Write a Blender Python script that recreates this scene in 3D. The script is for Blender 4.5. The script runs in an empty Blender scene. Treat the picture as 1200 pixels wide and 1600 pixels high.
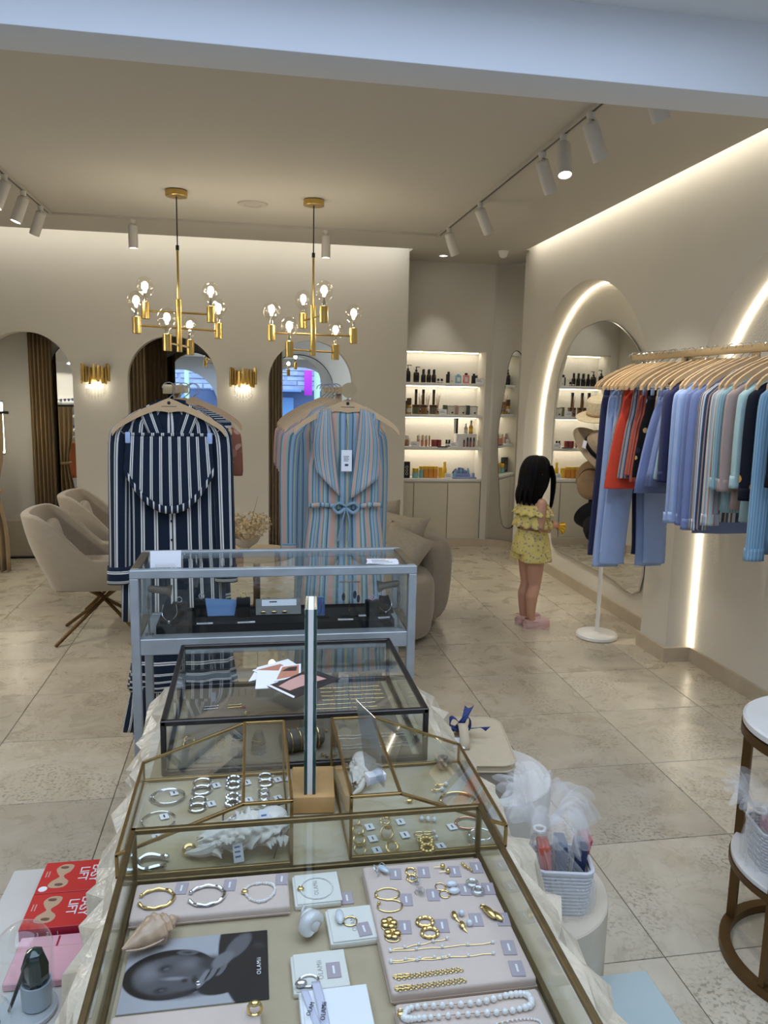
import bpy, bmesh, math, random
from math import sin, cos, pi, sqrt, radians as R
from mathutils import Vector, Matrix
from mathutils.geometry import tessellate_polygon

SC = bpy.context.scene
COL = SC.collection
rnd = random.Random(7)

# ------------------------------------------------------------------ camera
YAW, PITCH, ROLL = 0.171831, 0.155125, 0.021580
_f = Vector((sin(YAW) * cos(PITCH), cos(YAW) * cos(PITCH), -sin(PITCH)))
_r0 = Vector((cos(YAW), -sin(YAW), 0)); _u0 = _r0.cross(_f)
_r = _r0 * cos(ROLL) + _u0 * sin(ROLL); _u = _u0 * cos(ROLL) - _r0 * sin(ROLL)
cam = bpy.data.cameras.new('camera'); cam.sensor_fit = 'VERTICAL'; cam.sensor_height = 36.0
cam.lens = 36.0 * 1202.0 / 1600.0; cam.clip_start = 0.02; cam.clip_end = 200
cam_o = bpy.data.objects.new('camera', cam); COL.objects.link(cam_o)
cam_o.matrix_world = Matrix(((_r.x, _u.x, -_f.x, 0), (_r.y, _u.y, -_f.y, 0), (_r.z, _u.z, -_f.z, 1.6), (0, 0, 0, 1)))
SC.camera = cam_o

# ------------------------------------------------------------------ world (open bluish daylight sky) and exposure
W = bpy.data.worlds.new('sky'); SC.world = W; W.use_nodes = True
_bg = W.node_tree.nodes['Background']
_bg.inputs[0].default_value = (0.64, 0.77, 1.0, 1); _bg.inputs[1].default_value = 3.1
SC.view_settings.view_transform = 'Standard'; SC.view_settings.look = 'None'
SC.view_settings.exposure = 0.14; SC.view_settings.gamma = 1.0
SC.view_settings.use_curve_mapping = False
SC.cycles.max_bounces = 10; SC.cycles.diffuse_bounces = 4; SC.cycles.glossy_bounces = 5
SC.cycles.transparent_max_bounces = 24; SC.cycles.transmission_bounces = 6
SC.cycles.caustics_reflective = False; SC.cycles.caustics_refractive = False
SC.cycles.sample_clamp_indirect = 4.0
SC.cycles.use_denoising = True

WARM = (1.0, 0.91, 0.77)
WARM2 = (1.0, 0.955, 0.88)
def area(name, loc, size, power, color=WARM, rot=(0, 0, 0), portal=False, spread=None):
    l = bpy.data.lights.new(name, 'AREA'); l.shape = 'RECTANGLE'; l.size, l.size_y = size
    l.energy = power; l.color = color
    if spread: l.spread = spread
    if portal: l.cycles.is_portal = True
    o = bpy.data.objects.new(name, l); COL.objects.link(o); o.location = loc; o.rotation_euler = rot
    return o
def point(name, loc, power, color=WARM, radius=0.02):
    l = bpy.data.lights.new(name, 'POINT'); l.energy = power; l.color = color; l.shadow_soft_size = radius
    o = bpy.data.objects.new(name, l); COL.objects.link(o); o.location = loc
    return o
def spot(name, loc, target, power, angle=50, blend=0.6, color=WARM2, radius=0.03):
    l = bpy.data.lights.new(name, 'SPOT'); l.energy = power; l.color = color; l.shadow_soft_size = radius
    l.spot_size = R(angle); l.spot_blend = blend
    o = bpy.data.objects.new(name, l); COL.objects.link(o); o.location = loc
    o.rotation_euler = (Vector(target) - Vector(loc)).to_track_quat('-Z', 'Y').to_euler()
    return o
# unseen daylight opening added over the entrance (portal only guides sampling, it emits nothing itself)
area('added_skylight_portal', (0.1, 0.75, 2.95), (3.2, 2.9), 1, (1, 1, 1), (0, 0, 0), portal=True)
# LED strips in the ceiling slots that wash the back wall and the right wall
area('back_slot_led', (-0.55, 7.06, 3.0), (4.0, 0.05), 7, WARM2, (R(25), 0, 0))
area('right_slot_led', (2.42, 4.6, 3.0), (0.05, 4.4), 8.5, WARM2, (0, R(12), 0))

# ------------------------------------------------------------------ mesh helpers
class M:
    def __init__(s): s.v = []; s.f = []; s.uv = {}; s.mi = {}
    def add(s, v, f, xf=None, uv=None, mi=None):
        b = len(s.v); fb = len(s.f)
        if xf is not None: v = [tuple(xf @ Vector(p)) for p in v]
        s.v.extend(tuple(p) for p in v); s.f.extend([tuple(i + b for i in q) for q in f])
        if uv:
            for k, u in enumerate(uv): s.uv[fb + k] = u
        if mi is not None:
            for k in range(len(f)): s.mi[fb + k] = mi
        return s
    def box(s, x0, x1, y0, y1, z0, z1, xf=None, mi=None):
        v = [(x, y, z) for z in (z0, z1) for y in (y0, y1) for x in (x0, x1)]
        f = [(0, 2, 3, 1), (4, 5, 7, 6), (0, 1, 5, 4), (2, 6, 7, 3), (0, 4, 6, 2), (1, 3, 7, 5)]
        return s.add(v, f, xf, mi=mi)
    def cbox(s, c, d, xf=None, mi=None):
        return s.box(c[0] - d[0] / 2, c[0] + d[0] / 2, c[1] - d[1] / 2, c[1] + d[1] / 2, c[2] - d[2] / 2, c[2] + d[2] / 2, xf, mi)
    def rbox(s, c, d, r, seg=2, xf=None, mi=None):
        bm = bmesh.new(); bmesh.ops.create_cube(bm, size=1)
        for q in bm.verts: q.co = Vector((q.co.x * d[0], q.co.y * d[1], q.co.z * d[2]))
        bmesh.ops.bevel(bm, geom=list(bm.edges), offset=min(r, min(d) * .49), segments=seg, profile=0.5, affect='EDGES')
        v = [(q.co.x + c[0], q.co.y + c[1], q.co.z + c[2]) for q in bm.verts]
        bm.verts.index_update(); f = [tuple(q.index for q in g.verts) for g in bm.faces]; bm.free()
        return s.add(v, f, xf, mi=mi)
    def tube(s, pts, r, n=8, closed=False, cap=True, xf=None, mi=None, flat=1.0):
        P = [Vector(p) for p in pts]; N = len(P)
        rr = r if isinstance(r, (list, tuple)) else [r] * N
        T = []
        for i in range(N):
            if closed: t = P[(i + 1) % N] - P[i - 1]
            else: t = P[min(i + 1, N - 1)] - P[max(i - 1, 0)]
            T.append(t.normalized() if t.length > 1e-9 else Vector((0, 0, 1)))
        a = Vector((0, 0, 1)) if abs(T[0].z) < .9 else Vector((1, 0, 0))
        nn = (a - T[0] * a.dot(T[0])).normalized()
        v = []
        for i in range(N):
            nn = nn - T[i] * nn.dot(T[i])
            nn = nn.normalized() if nn.length > 1e-9 else T[i].orthogonal().normalized()
            bb = T[i].cross(nn)
            for k in range(n):
                q = 2 * pi * k / n
                v.append(P[i] + (nn * cos(q) * flat + bb * sin(q)) * rr[i])
        f = []
        for i in range(N if closed else N - 1):
            j = (i + 1) % N
            for k in range(n):
                k2 = (k + 1) % n
                f.append((i * n + k, j * n + k, j * n + k2, i * n + k2)[::-1])
        if cap and not closed:
            f.append(tuple(range(n))); f.append(tuple(range((N - 1) * n, N * n))[::-1])
            f[-2] = f[-2][::-1]; f[-1] = f[-1][::-1]
            f[-2], f[-1] = f[-2][::-1], f[-1][::-1]
        return s.add(v, f, xf, mi=mi)
    def ring(s, c, Rr, r, n=24, m=8, a0=0.0, a1=None, xf=None, ell=1.0, tilt=None, mi=None, flat=1.0):
        full = a1 is None
        if full: a1 = a0 + 2 * pi
        k = n if full else n + 1
        pts = [Vector((Rr * cos(a0 + (a1 - a0) * i / n), ell * Rr * sin(a0 + (a1 - a0) * i / n), 0)) for i in range(k)]
        if tilt is not None: pts = [tilt @ p for p in pts]
        return s.tube([p + Vector(c) for p in pts], r, m, closed=full, xf=xf, mi=mi, flat=flat)
    def lathe(s, prof, n=24, c=(0, 0, 0), xf=None, mi=None, sx=1.0, sy=1.0, cap=True):
        v = []; f = []; K = len(prof)
        for (r, z) in prof:
            r = max(r, 1e-5)
            for k in range(n):
                q = 2 * pi * k / n; v.append((c[0] + r * cos(q) * sx, c[1] + r * sin(q) * sy, c[2] + z))
        for i in range(K - 1):
            for k in range(n):
                k2 = (k + 1) % n
                f.append((i * n + k, i * n + k2, (i + 1) * n + k2, (i + 1) * n + k))
        if cap and prof[0][0] > 1e-4: f.append(tuple(range(n))[::-1])
        if cap and prof[-1][0] > 1e-4: f.append(tuple(range((K - 1) * n, K * n)))
        return s.add(v, f, xf, mi=mi)
    def cyl(s, c, r, h, n=20, xf=None, mi=None, r2=None, bev=0.0):
        r2 = r if r2 is None else r2
        if bev: prof = [(r - bev, 0), (r, bev), (r2, h - bev), (r2 - bev, h)]
        else: prof = [(r, 0), (r2, h)]
        return s.lathe(prof, n, c, xf, mi=mi)
    def sphere(s, c, r, nu=14, nv=8, xf=None, mi=None):
        if not isinstance(r, (tuple, list)): r = (r, r, r)
        v = [(c[0], c[1], c[2] - r[2])]
        for i in range(1, nv):
            t = -pi / 2 + pi * i / nv
            for k in range(nu):
                q = 2 * pi * k / nu
                v.append((c[0] + r[0] * cos(t) * cos(q), c[1] + r[1] * cos(t) * sin(q), c[2] + r[2] * sin(t)))
        v.append((c[0], c[1], c[2] + r[2])); L = len(v) - 1; f = []
        for k in range(nu):
            k2 = (k + 1) % nu
            f.append((0, 1 + k2, 1 + k)); f.append((L, L - nu + k, L - nu + k2))
            for i in range(nv - 2):
                a = 1 + i * nu; f.append((a + k, a + k2, a + nu + k2, a + nu + k))
        return s.add(v, f, xf, mi=mi)
    def prism(s, outline, a0, a1, plane='xy', xf=None, mi=None):
        n = len(outline)
        area2 = sum(outline[i][0] * outline[(i + 1) % n][1] - outline[(i + 1) % n][0] * outline[i][1] for i in range(n))
        o = list(outline) if area2 > 0 else list(outline)[::-1]
        mp = {'xy': lambda p, a: (p[0], p[1], a), 'xz': lambda p, a: (p[0], a, p[1]), 'yz': lambda p, a: (a, p[0], p[1])}[plane]
        v = [mp(p, a0) for p in o] + [mp(p, a1) for p in o]
        tri = tessellate_polygon([[Vector((p[0], p[1], 0)) for p in o]])
        f = []
        for t in tri:
            A, B, C = [o[i] for i in t]
            if (B[0] - A[0]) * (C[1] - A[1]) - (C[0] - A[0]) * (B[1] - A[1]) < 0: t = (t[0], t[2], t[1])
            f.append((t[0], t[2], t[1])); f.append((t[0] + n, t[1] + n, t[2] + n))
        for i in range(n):
            j = (i + 1) % n; f.append((i, j, j + n, i + n))
        flip = (a1 < a0) != (plane == 'xz')
        if flip: f = [q[::-1] for q in f]
        return s.add(v, f, xf, mi=mi)
    def sheet(s, fn, nu, nv, closeu=False, xf=None, mi=None, uvs=(1, 1)):
        v = []; f = []; uv = []
        cu = nu if closeu else nu + 1
        for j in range(nv + 1):
            for i in range(cu): v.append(tuple(fn(i / nu, j / nv)))
        for j in range(nv):
            for i in range(nu):
                i2 = (i + 1) % cu
                f.append((j * cu + i, j * cu + i2, (j + 1) * cu + i2, (j + 1) * cu + i))
                uv.append([(a * uvs[0], b * uvs[1]) for a, b in ((i / nu, j / nv), ((i + 1) / nu, j / nv), ((i + 1) / nu, (j + 1) / nv), (i / nu, (j + 1) / nv))])
        return s.add(v, f, xf, uv=uv, mi=mi)

def obj(name, m, mats, parent=None, loc=None, w=False, smooth=True, ang=35, solid=0.0, rot=None):
    """one mesh object; w: the vertices are given in room coordinates"""
    o3 = Vector((0, 0, 0))
    if w:
        if parent is not None: o3 = parent.get('_org', None); o3 = Vector(o3) if o3 is not None else Vector((0, 0, 0))
        if loc is not None: o3 = o3 * 0 + Vector(loc)
    v = [(p[0] - o3.x, p[1] - o3.y, p[2] - o3.z) for p in m.v] if w else m.v
    me = bpy.data.meshes.new(name); me.from_pydata(v, [], m.f)
    if not isinstance(mats, (list, tuple)): mats = [mats]
    for q in mats: me.materials.append(q)
    if m.uv:
        L = me.uv_layers.new(name='UVMap')
        for p in me.polygons:
            u = m.uv.get(p.index)
            if u:
                for k, li in enumerate(p.loop_indices): L.data[li].uv = u[k]
    if m.mi:
        for p in me.polygons: p.material_index = m.mi.get(p.index, 0)
    if smooth:
        me.polygons.foreach_set('use_smooth', [True] * len(me.polygons))
        me.set_sharp_from_angle(angle=R(ang))
    me.update()
    o = bpy.data.objects.new(name, me); COL.objects.link(o)
    if parent is not None: o.parent = parent
    if loc is not None: o.location = loc
    if rot is not None: o.rotation_euler = rot
    if solid:
        md = o.modifiers.new('thickness', 'SOLIDIFY'); md.thickness = solid; md.offset = 0
    return o
def tag(o, label, cat, group=None, kind=None):
    o['label'] = label; o['category'] = cat
    if group: o['group'] = group
    if kind: o['kind'] = kind
    return o
def thing(name, label, cat, loc=(0, 0, 0), rz=0.0, group=None):
    o = bpy.data.objects.new(name, None); COL.objects.link(o); o.empty_display_size = 0.05
    o.location = loc; o.rotation_euler = (0, 0, rz); o['_org'] = tuple(loc)
    return tag(o, label, cat, group)
def struct(name, m, mt, parent=None, **k):
    o = obj(name, m, mt, parent, **k)
    if parent is None: o['kind'] = 'structure'
    return o
def copy_tree(o, parent=None):
    c = o.copy(); COL.objects.link(c); c.parent = parent
    for ch in list(o.children): copy_tree(ch, c)
    return c
def XF(loc=(0, 0, 0), rx=0, ry=0, rz=0, s=1.0):
    sm = Matrix.Diagonal((s, s, s, 1)) if not isinstance(s, tuple) else Matrix.Diagonal((*s, 1))
    return Matrix.Translation(loc) @ Matrix.Rotation(rz, 4, 'Z') @ Matrix.Rotation(ry, 4, 'Y') @ Matrix.Rotation(rx, 4, 'X') @ sm

# ------------------------------------------------------------------ materials
def lin(h):
    if isinstance(h, str):
        h = h.lstrip('#'); c = [int(h[i:i + 2], 16) / 255 for i in (0, 2, 4)]
    else: c = [q / 255 for q in h]
    return tuple((q / 12.92 if q <= .04045 else ((q + .055) / 1.055) ** 2.4) for q in c)
MATS = {}
def nt(name):
    m = bpy.data.materials.new(name); m.use_nodes = True
    t = m.node_tree; b = t.nodes['Principled BSDF']; MATS[name] = m
    return m, t, b
def mat(name, col, rough=.5, metal=0.0, var=0.0, vscale=8.0, bump=0.0, bscale=60.0, sheen=0.0, coat=0.0, spec=0.5, detail=4.0, dist=0.002, rnd_obj=0.0, sub=0.0):
    m, t, b = nt(name); c = lin(col) if not (isinstance(col, tuple) and max(col) <= 1.0) else col
    b.inputs['Base Color'].default_value = (*c, 1); b.inputs['Roughness'].default_value = rough; b.inputs['Metallic'].default_value = metal
    b.inputs['Specular IOR Level'].default_value = spec
    if sheen: b.inputs['Sheen Weight'].default_value = sheen
    if coat: b.inputs['Coat Weight'].default_value = coat; b.inputs['Coat Roughness'].default_value = .08
    if sub: b.inputs['Subsurface Weight'].default_value = sub; b.inputs['Subsurface Radius'].default_value = (.01, .004, .002)
    N = t.nodes; L = t.links
    if var or bump: tc = N.new('ShaderNodeTexCoord')
    src = None
    if var:
        n = N.new('ShaderNodeTexNoise'); n.inputs['Scale'].default_value = vscale; n.inputs['Detail'].default_value = detail
        L.new(tc.outputs['Object'], n.inputs['Vector'])
        r = N.new('ShaderNodeMapRange'); r.inputs['From Min'].default_value = .25; r.inputs['From Max'].default_value = .75
        r.inputs['To Min'].default_value = 1 - var; r.inputs['To Max'].default_value = 1 + var * .6
        L.new(n.outputs['Fac'], r.inputs['Value'])
        x = N.new('ShaderNodeMix'); x.data_type = 'RGBA'; x.blend_type = 'MULTIPLY'; x.inputs[0].default_value = 1
        x.inputs[6].default_value = (*c, 1); L.new(r.outputs[0], x.inputs[7]); src = x.outputs[2]
    if rnd_obj:
        oi = N.new('ShaderNodeObjectInfo'); r = N.new('ShaderNodeMapRange')
        r.inputs['To Min'].default_value = 1 - rnd_obj; r.inputs['To Max'].default_value = 1 + rnd_obj
        L.new(oi.outputs['Random'], r.inputs['Value'])
        x = N.new('ShaderNodeMix'); x.data_type = 'RGBA'; x.blend_type = 'MULTIPLY'; x.inputs[0].default_value = 1
        if src: L.new(src, x.inputs[6])
        else: x.inputs[6].default_value = (*c, 1)
        L.new(r.outputs[0], x.inputs[7]); src = x.outputs[2]
    if src: L.new(src, b.inputs['Base Color'])
    if bump:
        n = N.new('ShaderNodeTexNoise'); n.inputs['Scale'].default_value = bscale; n.inputs['Detail'].default_value = 3
        L.new(tc.outputs['Object'], n.inputs['Vector'])
        bp = N.new('ShaderNodeBump'); bp.inputs['Strength'].default_value = bump; bp.inputs['Distance'].default_value = dist
        L.new(n.outputs['Fac'], bp.inputs['Height']); L.new(bp.outputs[0], b.inputs['Normal'])
    return m
def emit(name, col, strength):
    m, t, b = nt(name); b.inputs['Base Color'].default_value = (.8, .8, .8, 1)
    b.inputs['Emission Color'].default_value = (*col, 1); b.inputs['Emission Strength'].default_value = strength
    return m
def glass(name, tint=(.96, .98, .97), refl=.10, rough=0.0):
    """thin clear pane: mostly straight-through, with a mirror-like Fresnel sheen"""
    m, t, b = nt(name); N = t.nodes; L = t.links; N.remove(b)
    tr = N.new('ShaderNodeBsdfTransparent'); tr.inputs[0].default_value = (*tint, 1)
    gl = N.new('ShaderNodeBsdfGlossy'); gl.inputs['Roughness'].default_value = rough; gl.inputs[0].default_value = (1, 1, 1, 1)
    lw = N.new('ShaderNodeLayerWeight'); lw.inputs[0].default_value = .5
    pw = N.new('ShaderNodeMath'); pw.operation = 'POWER'; pw.inputs[1].default_value = 4.5; L.new(lw.outputs['Facing'], pw.inputs[0])
    mx = N.new('ShaderNodeMixShader'); mu = N.new('ShaderNodeMapRange'); mu.inputs['To Min'].default_value = refl; mu.inputs['To Max'].default_value = .85
    L.new(pw.outputs[0], mu.inputs[0]); L.new(mu.outputs[0], mx.inputs[0]); L.new(tr.outputs[0], mx.inputs[1]); L.new(gl.outputs[0], mx.inputs[2])
    L.new(mx.outputs[0], N['Material Output'].inputs[0])
    return m
def sheer(name, col, alpha):
    m, t, b = nt(name); b.inputs['Base Color'].default_value = (*lin(col), 1); b.inputs['Roughness'].default_value = .8
    b.inputs['Alpha'].default_value = alpha
    return m
def stripes(name, cols, period=0.05, axis='U', rough=.8, wob=0.0, bump=.15):
    """cols: [(fraction start, colour)], repeated along UV with the given period (UV units are metres)"""
    m, t, b = nt(name); N = t.nodes; L = t.links
    uv = N.new('ShaderNodeUVMap'); sp = N.new('ShaderNodeSeparateXYZ'); L.new(uv.outputs[0], sp.inputs[0])
    dv = N.new('ShaderNodeMath'); dv.operation = 'DIVIDE'; dv.inputs[1].default_value = period
    L.new(sp.outputs['X' if axis == 'U' else 'Y'], dv.inputs[0]); src = dv.outputs[0]
    if wob:
        n = N.new('ShaderNodeTexNoise'); n.inputs['Scale'].default_value = 6; L.new(uv.outputs[0], n.inputs['Vector'])
        a = N.new('ShaderNodeMath'); a.operation = 'MULTIPLY_ADD'; a.inputs[1].default_value = wob
        L.new(n.outputs['Fac'], a.inputs[0]); L.new(src, a.inputs[2]); src = a.outputs[0]
    fr = N.new('ShaderNodeMath'); fr.operation = 'FRACT'; L.new(src, fr.inputs[0])
    cr = N.new('ShaderNodeValToRGB'); cr.color_ramp.interpolation = 'CONSTANT'; e = cr.color_ramp.elements
    while len(e) < len(cols): e.new(.5)
    for k, (p, c) in enumerate(sorted(cols)): e[k].position = p; e[k].color = (*lin(c), 1)
    L.new(fr.outputs[0], cr.inputs[0]); L.new(cr.outputs[0], b.inputs['Base Color'])
    b.inputs['Roughness'].default_value = rough; b.inputs['Specular IOR Level'].default_value = .2; b.inputs['Sheen Weight'].default_value = .15
    if bump:
        n2 = N.new('ShaderNodeTexNoise'); n2.inputs['Scale'].default_value = 60; tc = N.new('ShaderNodeTexCoord'); L.new(tc.outputs['Object'], n2.inputs['Vector'])
        bp = N.new('ShaderNodeBump'); bp.inputs['Strength'].default_value = bump; bp.inputs['Distance'].default_value = .002
        L.new(n2.outputs[0], bp.inputs['Height']); L.new(bp.outputs[0], b.inputs['Normal'])
    return m
def blotch(name, base, spots, scale=18.0, rough=.8):
    """printed cloth: coloured flecks from Voronoi cells on a base colour"""
    m, t, b = nt(name); N = t.nodes; L = t.links
    tc = N.new('ShaderNodeTexCoord'); v = N.new('ShaderNodeTexVoronoi'); v.inputs['Scale'].default_value = scale
    L.new(tc.outputs['Object'], v.inputs['Vector'])
    sp = N.new('ShaderNodeSeparateColor'); L.new(v.outputs['Color'], sp.inputs[0])
    cr = N.new('ShaderNodeValToRGB'); cr.color_ramp.interpolation = 'CONSTANT'; e = cr.color_ramp.elements
    cols = [(0.0, base)] + list(spots)
    while len(e) < len(cols): e.new(.5)
    for k, (p, c) in enumerate(cols): e[k].position = p; e[k].color = (*lin(c), 1)
    L.new(sp.outputs[0], cr.inputs[0])
    lt = N.new('ShaderNodeMath'); lt.operation = 'LESS_THAN'; lt.inputs[1].default_value = .42; L.new(v.outputs['Distance'], lt.inputs[0])
    x = N.new('ShaderNodeMix'); x.data_type = 'RGBA'; L.new(lt.outputs[0], x.inputs[0]); x.inputs[6].default_value = (*lin(base), 1); L.new(cr.outputs[0], x.inputs[7])
    L.new(x.outputs[2], b.inputs['Base Color']); b.inputs['Roughness'].default_value = rough; b.inputs['Specular IOR Level'].default_value = .2
    return m

m_wall = mat('wall_plaster', (215, 210, 197), .9, bump=.12, bscale=25, var=.02, vscale=3)
m_ceil = mat('ceiling_plaster', (203, 198, 187), .92, bump=.05, bscale=40)
m_beam = mat('beam_paint_daylight_tint', (222, 228, 236), .85, bump=.05, bscale=30)  # slight cool tint puts bluish daylight into the paint colour
m_tex = mat('textured_plaster', (226, 220, 206), .92, bump=.9, bscale=95, dist=.004)
m_basebd = mat('limestone_baseboard', (196, 182, 158), .5, var=.12, vscale=7)
m_cab = mat('cabinet_paint', (214, 206, 186), .6)
m_white = mat('white_paint', (238, 236, 230), .5)
m_brass = mat('brushed_brass', (196, 166, 98), .32, 1.0, var=.08, vscale=30)
m_brassh = mat('antique_brass', (158, 132, 84), .36, 1.0, var=.15, vscale=40)
m_brassd = mat('aged_brass', (118, 102, 70), .42, 1.0, var=.2, vscale=40)
m_bronze = mat('bronze_paint', (104, 78, 44), .45, .7, var=.1, vscale=20)
m_mirror = mat('mirror_silver', (.86, .87, .86), .01, 1.0)
m_glass = glass('clear_glass', refl=.055)
m_glass2 = glass('display_glass', (.96, .975, .97), refl=.032)
m_black = mat('black_plastic', (18, 18, 19), .4)
m_led = emit('led_strip', (1.0, .89, .70), 6.5)
m_ledw = emit('led_tube', (1.0, .93, .8), 30.0)
m_chrome = mat('chrome_steel', (200, 200, 200), .18, 1.0)
m_paper = mat('white_paper', (240, 240, 242), .8)

def m_floor_tile():
    m, t, b = nt('limestone_tile'); N = t.nodes; L = t.links
    tc = N.new('ShaderNodeTexCoord'); oi = N.new('ShaderNodeObjectInfo')
    vm = N.new('ShaderNodeVectorMath'); vm.operation = 'MULTIPLY_ADD'
    cb = N.new('ShaderNodeCombineXYZ'); L.new(oi.outputs['Random'], cb.inputs[0]); L.new(oi.outputs['Random'], cb.inputs[1])
    vm.inputs[1].default_value = (37, 53, 0); L.new(cb.outputs[0], vm.inputs[0]); L.new(tc.outputs['Object'], vm.inputs[2])
    n1 = N.new('ShaderNodeTexNoise'); n1.inputs['Scale'].default_value = 5; n1.inputs['Detail'].default_value = 8; n1.inputs['Roughness'].default_value = .65; n1.inputs['Distortion'].default_value = .6
    L.new(vm.outputs[0], n1.inputs['Vector'])
    cr = N.new('ShaderNodeValToRGB'); e = cr.color_ramp.elements
    e[0].position = .3; e[0].color = (*lin((184, 172, 149)), 1); e[1].position = .72; e[1].color = (*lin((212, 203, 183)), 1)
    L.new(n1.outputs[0], cr.inputs[0])
    # fine pitting, gathered in patches
    n2 = N.new('ShaderNodeTexNoise'); n2.inputs['Scale'].default_value = 70; n2.inputs['Detail'].default_value = 4; L.new(vm.outputs[0], n2.inputs['Vector'])
    n3 = N.new('ShaderNodeTexNoise'); n3.inputs['Scale'].default_value = 3.2; L.new(vm.outputs[0], n3.inputs['Vector'])
    r3 = N.new('ShaderNodeMapRange'); r3.inputs['From Min'].default_value = .45; r3.inputs['From Max'].default_value = .62; L.new(n3.outputs[0], r3.inputs[0])
    r2 = N.new('ShaderNodeMapRange'); r2.inputs['From Min'].default_value = .52; r2.inputs['From Max'].default_value = .62; L.new(n2.outputs[0], r2.inputs[0])
    mu = N.new('ShaderNodeMath'); mu.operation = 'MULTIPLY'; L.new(r3.outputs[0], mu.inputs[0]); L.new(r2.outputs[0], mu.inputs[1])
    # veins and cracks
    vo = N.new('ShaderNodeTexVoronoi'); vo.feature = 'DISTANCE_TO_EDGE'; vo.inputs['Scale'].default_value = 3.2
    wn = N.new('ShaderNodeTexNoise'); wn.inputs['Scale'].default_value = 6; wn.inputs['Detail'].default_value = 6; L.new(vm.outputs[0], wn.inputs['Vector'])
    va = N.new('ShaderNodeVectorMath'); va.operation = 'MULTIPLY_ADD'; va.inputs[1].default_value = (.55, .55, .55); L.new(wn.outputs['Color'], va.inputs[0]); L.new(vm.outputs[0], va.inputs[2])
    L.new(va.outputs[0], vo.inputs['Vector'])
    rv = N.new('ShaderNodeMapRange'); rv.inputs['From Min'].default_value = 0; rv.inputs['From Max'].default_value = .018; rv.inputs['To Min'].default_value = .45; rv.inputs['To Max'].default_value = 0
    L.new(vo.outputs['Distance'], rv.inputs[0])
    n5 = N.new('ShaderNodeTexNoise'); n5.inputs['Scale'].default_value = 4; L.new(vm.outputs[0], n5.inputs['Vector'])
    mv = N.new('ShaderNodeMath'); mv.operation = 'MULTIPLY'; L.new(rv.outputs[0], mv.inputs[0]); L.new(n5.outputs[0], mv.inputs[1])
    mxm = N.new('ShaderNodeMath'); mxm.operation = 'MAXIMUM'
    mq = N.new('ShaderNodeMath'); mq.operation = 'MULTIPLY'; mq.inputs[1].default_value = .5; L.new(mu.outputs[0], mq.inputs[0])
    L.new(mq.outputs[0], mxm.inputs[0]); L.new(mv.outputs[0], mxm.inputs[1])
    x = N.new('ShaderNodeMix'); x.data_type = 'RGBA'; x.inputs[7].default_value = (*lin((98, 84, 62)), 1)
    L.new(mxm.outputs[0], x.inputs[0]); L.new(cr.outputs[0], x.inputs[6])
    hv = N.new('ShaderNodeMapRange'); hv.inputs['To Min'].default_value = .84; hv.inputs['To Max'].default_value = 1.08; L.new(oi.outputs['Random'], hv.inputs[0])
    x2 = N.new('ShaderNodeMix'); x2.data_type = 'RGBA'; x2.blend_type = 'MULTIPLY'; x2.inputs[0].default_value = 1
    L.new(x.outputs[2], x2.inputs[6]); L.new(hv.outputs[0], x2.inputs[7]); L.new(x2.outputs[2], b.inputs['Base Color'])
    rr = N.new('ShaderNodeMapRange'); rr.inputs['To Min'].default_value = .16; rr.inputs['To Max'].default_value = .42; L.new(n1.outputs[0], rr.inputs[0]); L.new(rr.outputs[0], b.inputs['Roughness'])
    bp = N.new('ShaderNodeBump'); bp.inputs['Strength'].default_value = .25; bp.inputs['Distance'].default_value = .002; bp.invert = True
    L.new(mxm.outputs[0], bp.inputs['Height']); L.new(bp.outputs[0], b.inputs['Normal'])
    return m
m_tile = m_floor_tile()
m_grout = mat('grout', (92, 82, 66), .9)

# ------------------------------------------------------------------ the room
XW, XB = 2.49, 2.66            # right wall face, alcove back
YB, YN = 7.30, 7.75            # arched back wall face, shelf-niche wall face
XL = -2.75                     # left wall face
ZC = 2.85                      # ceiling
YF = -2.0                      # shop front

fl = struct('floor', M().box(-4, 4.0, -3.0, 9.2, -.12, -.004), m_grout, smooth=False)
TX, TY = .572, .557
tile_mesh = None
for iy in range(-8, 14):
    for ix in range(-8, 5):
        x0 = 1.172 + (ix - 1) * TX; y0 = 1.833 + (iy - 1) * TY
        if x0 > 2.66 or x0 + TX < -3.0 or y0 > 8.9 or y0 < -1.9: continue
        if y0 < 1.0 and not (-2.2 < x0 < 2.0): continue
        if tile_mesh is None:
            g = .0016
            tm = M(); tm.prism([(g, g), (TX - g, g), (TX - g, TY - g), (g, TY - g)], -.02, -.0009)
            tm2 = M(); v = []
            e = .0022
            v = [(g, g, -.0012), (TX - g, g, -.0012), (TX - g, TY - g, -.0012), (g, TY - g, -.0012), (g + e, g + e, 0), (TX - g - e, g + e, 0), (TX - g - e, TY - g - e, 0), (g + e, TY - g - e, 0),
                 (g, g, -.02), (TX - g, g, -.02), (TX - g, TY - g, -.02), (g, TY - g, -.02)]
            f = [(4, 5, 6, 7)] + [(i, (i + 1) % 4, 4 + (i + 1) % 4, 4 + i) for i in range(4)] + [(8 + i, 8 + (i + 1) % 4, (i + 1) % 4, i) for i in range(4)] + [(11, 10, 9, 8)]
            tm2.add(v, f)
            t = obj('floor_tile', tm2, m_tile, fl, smooth=False); tile_mesh = t.data
        else:
            t = bpy.data.objects.new('floor_tile', tile_mesh); COL.objects.link(t); t.parent = fl
        t.location = (x0, y0, 0)

def arc(cx, cz, r, a0, a1, n):
    return [(cx + r * cos(a0 + (a1 - a0) * i / n), cz + r * sin(a0 + (a1 - a0) * i / n)) for i in range(n + 1)]
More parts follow.
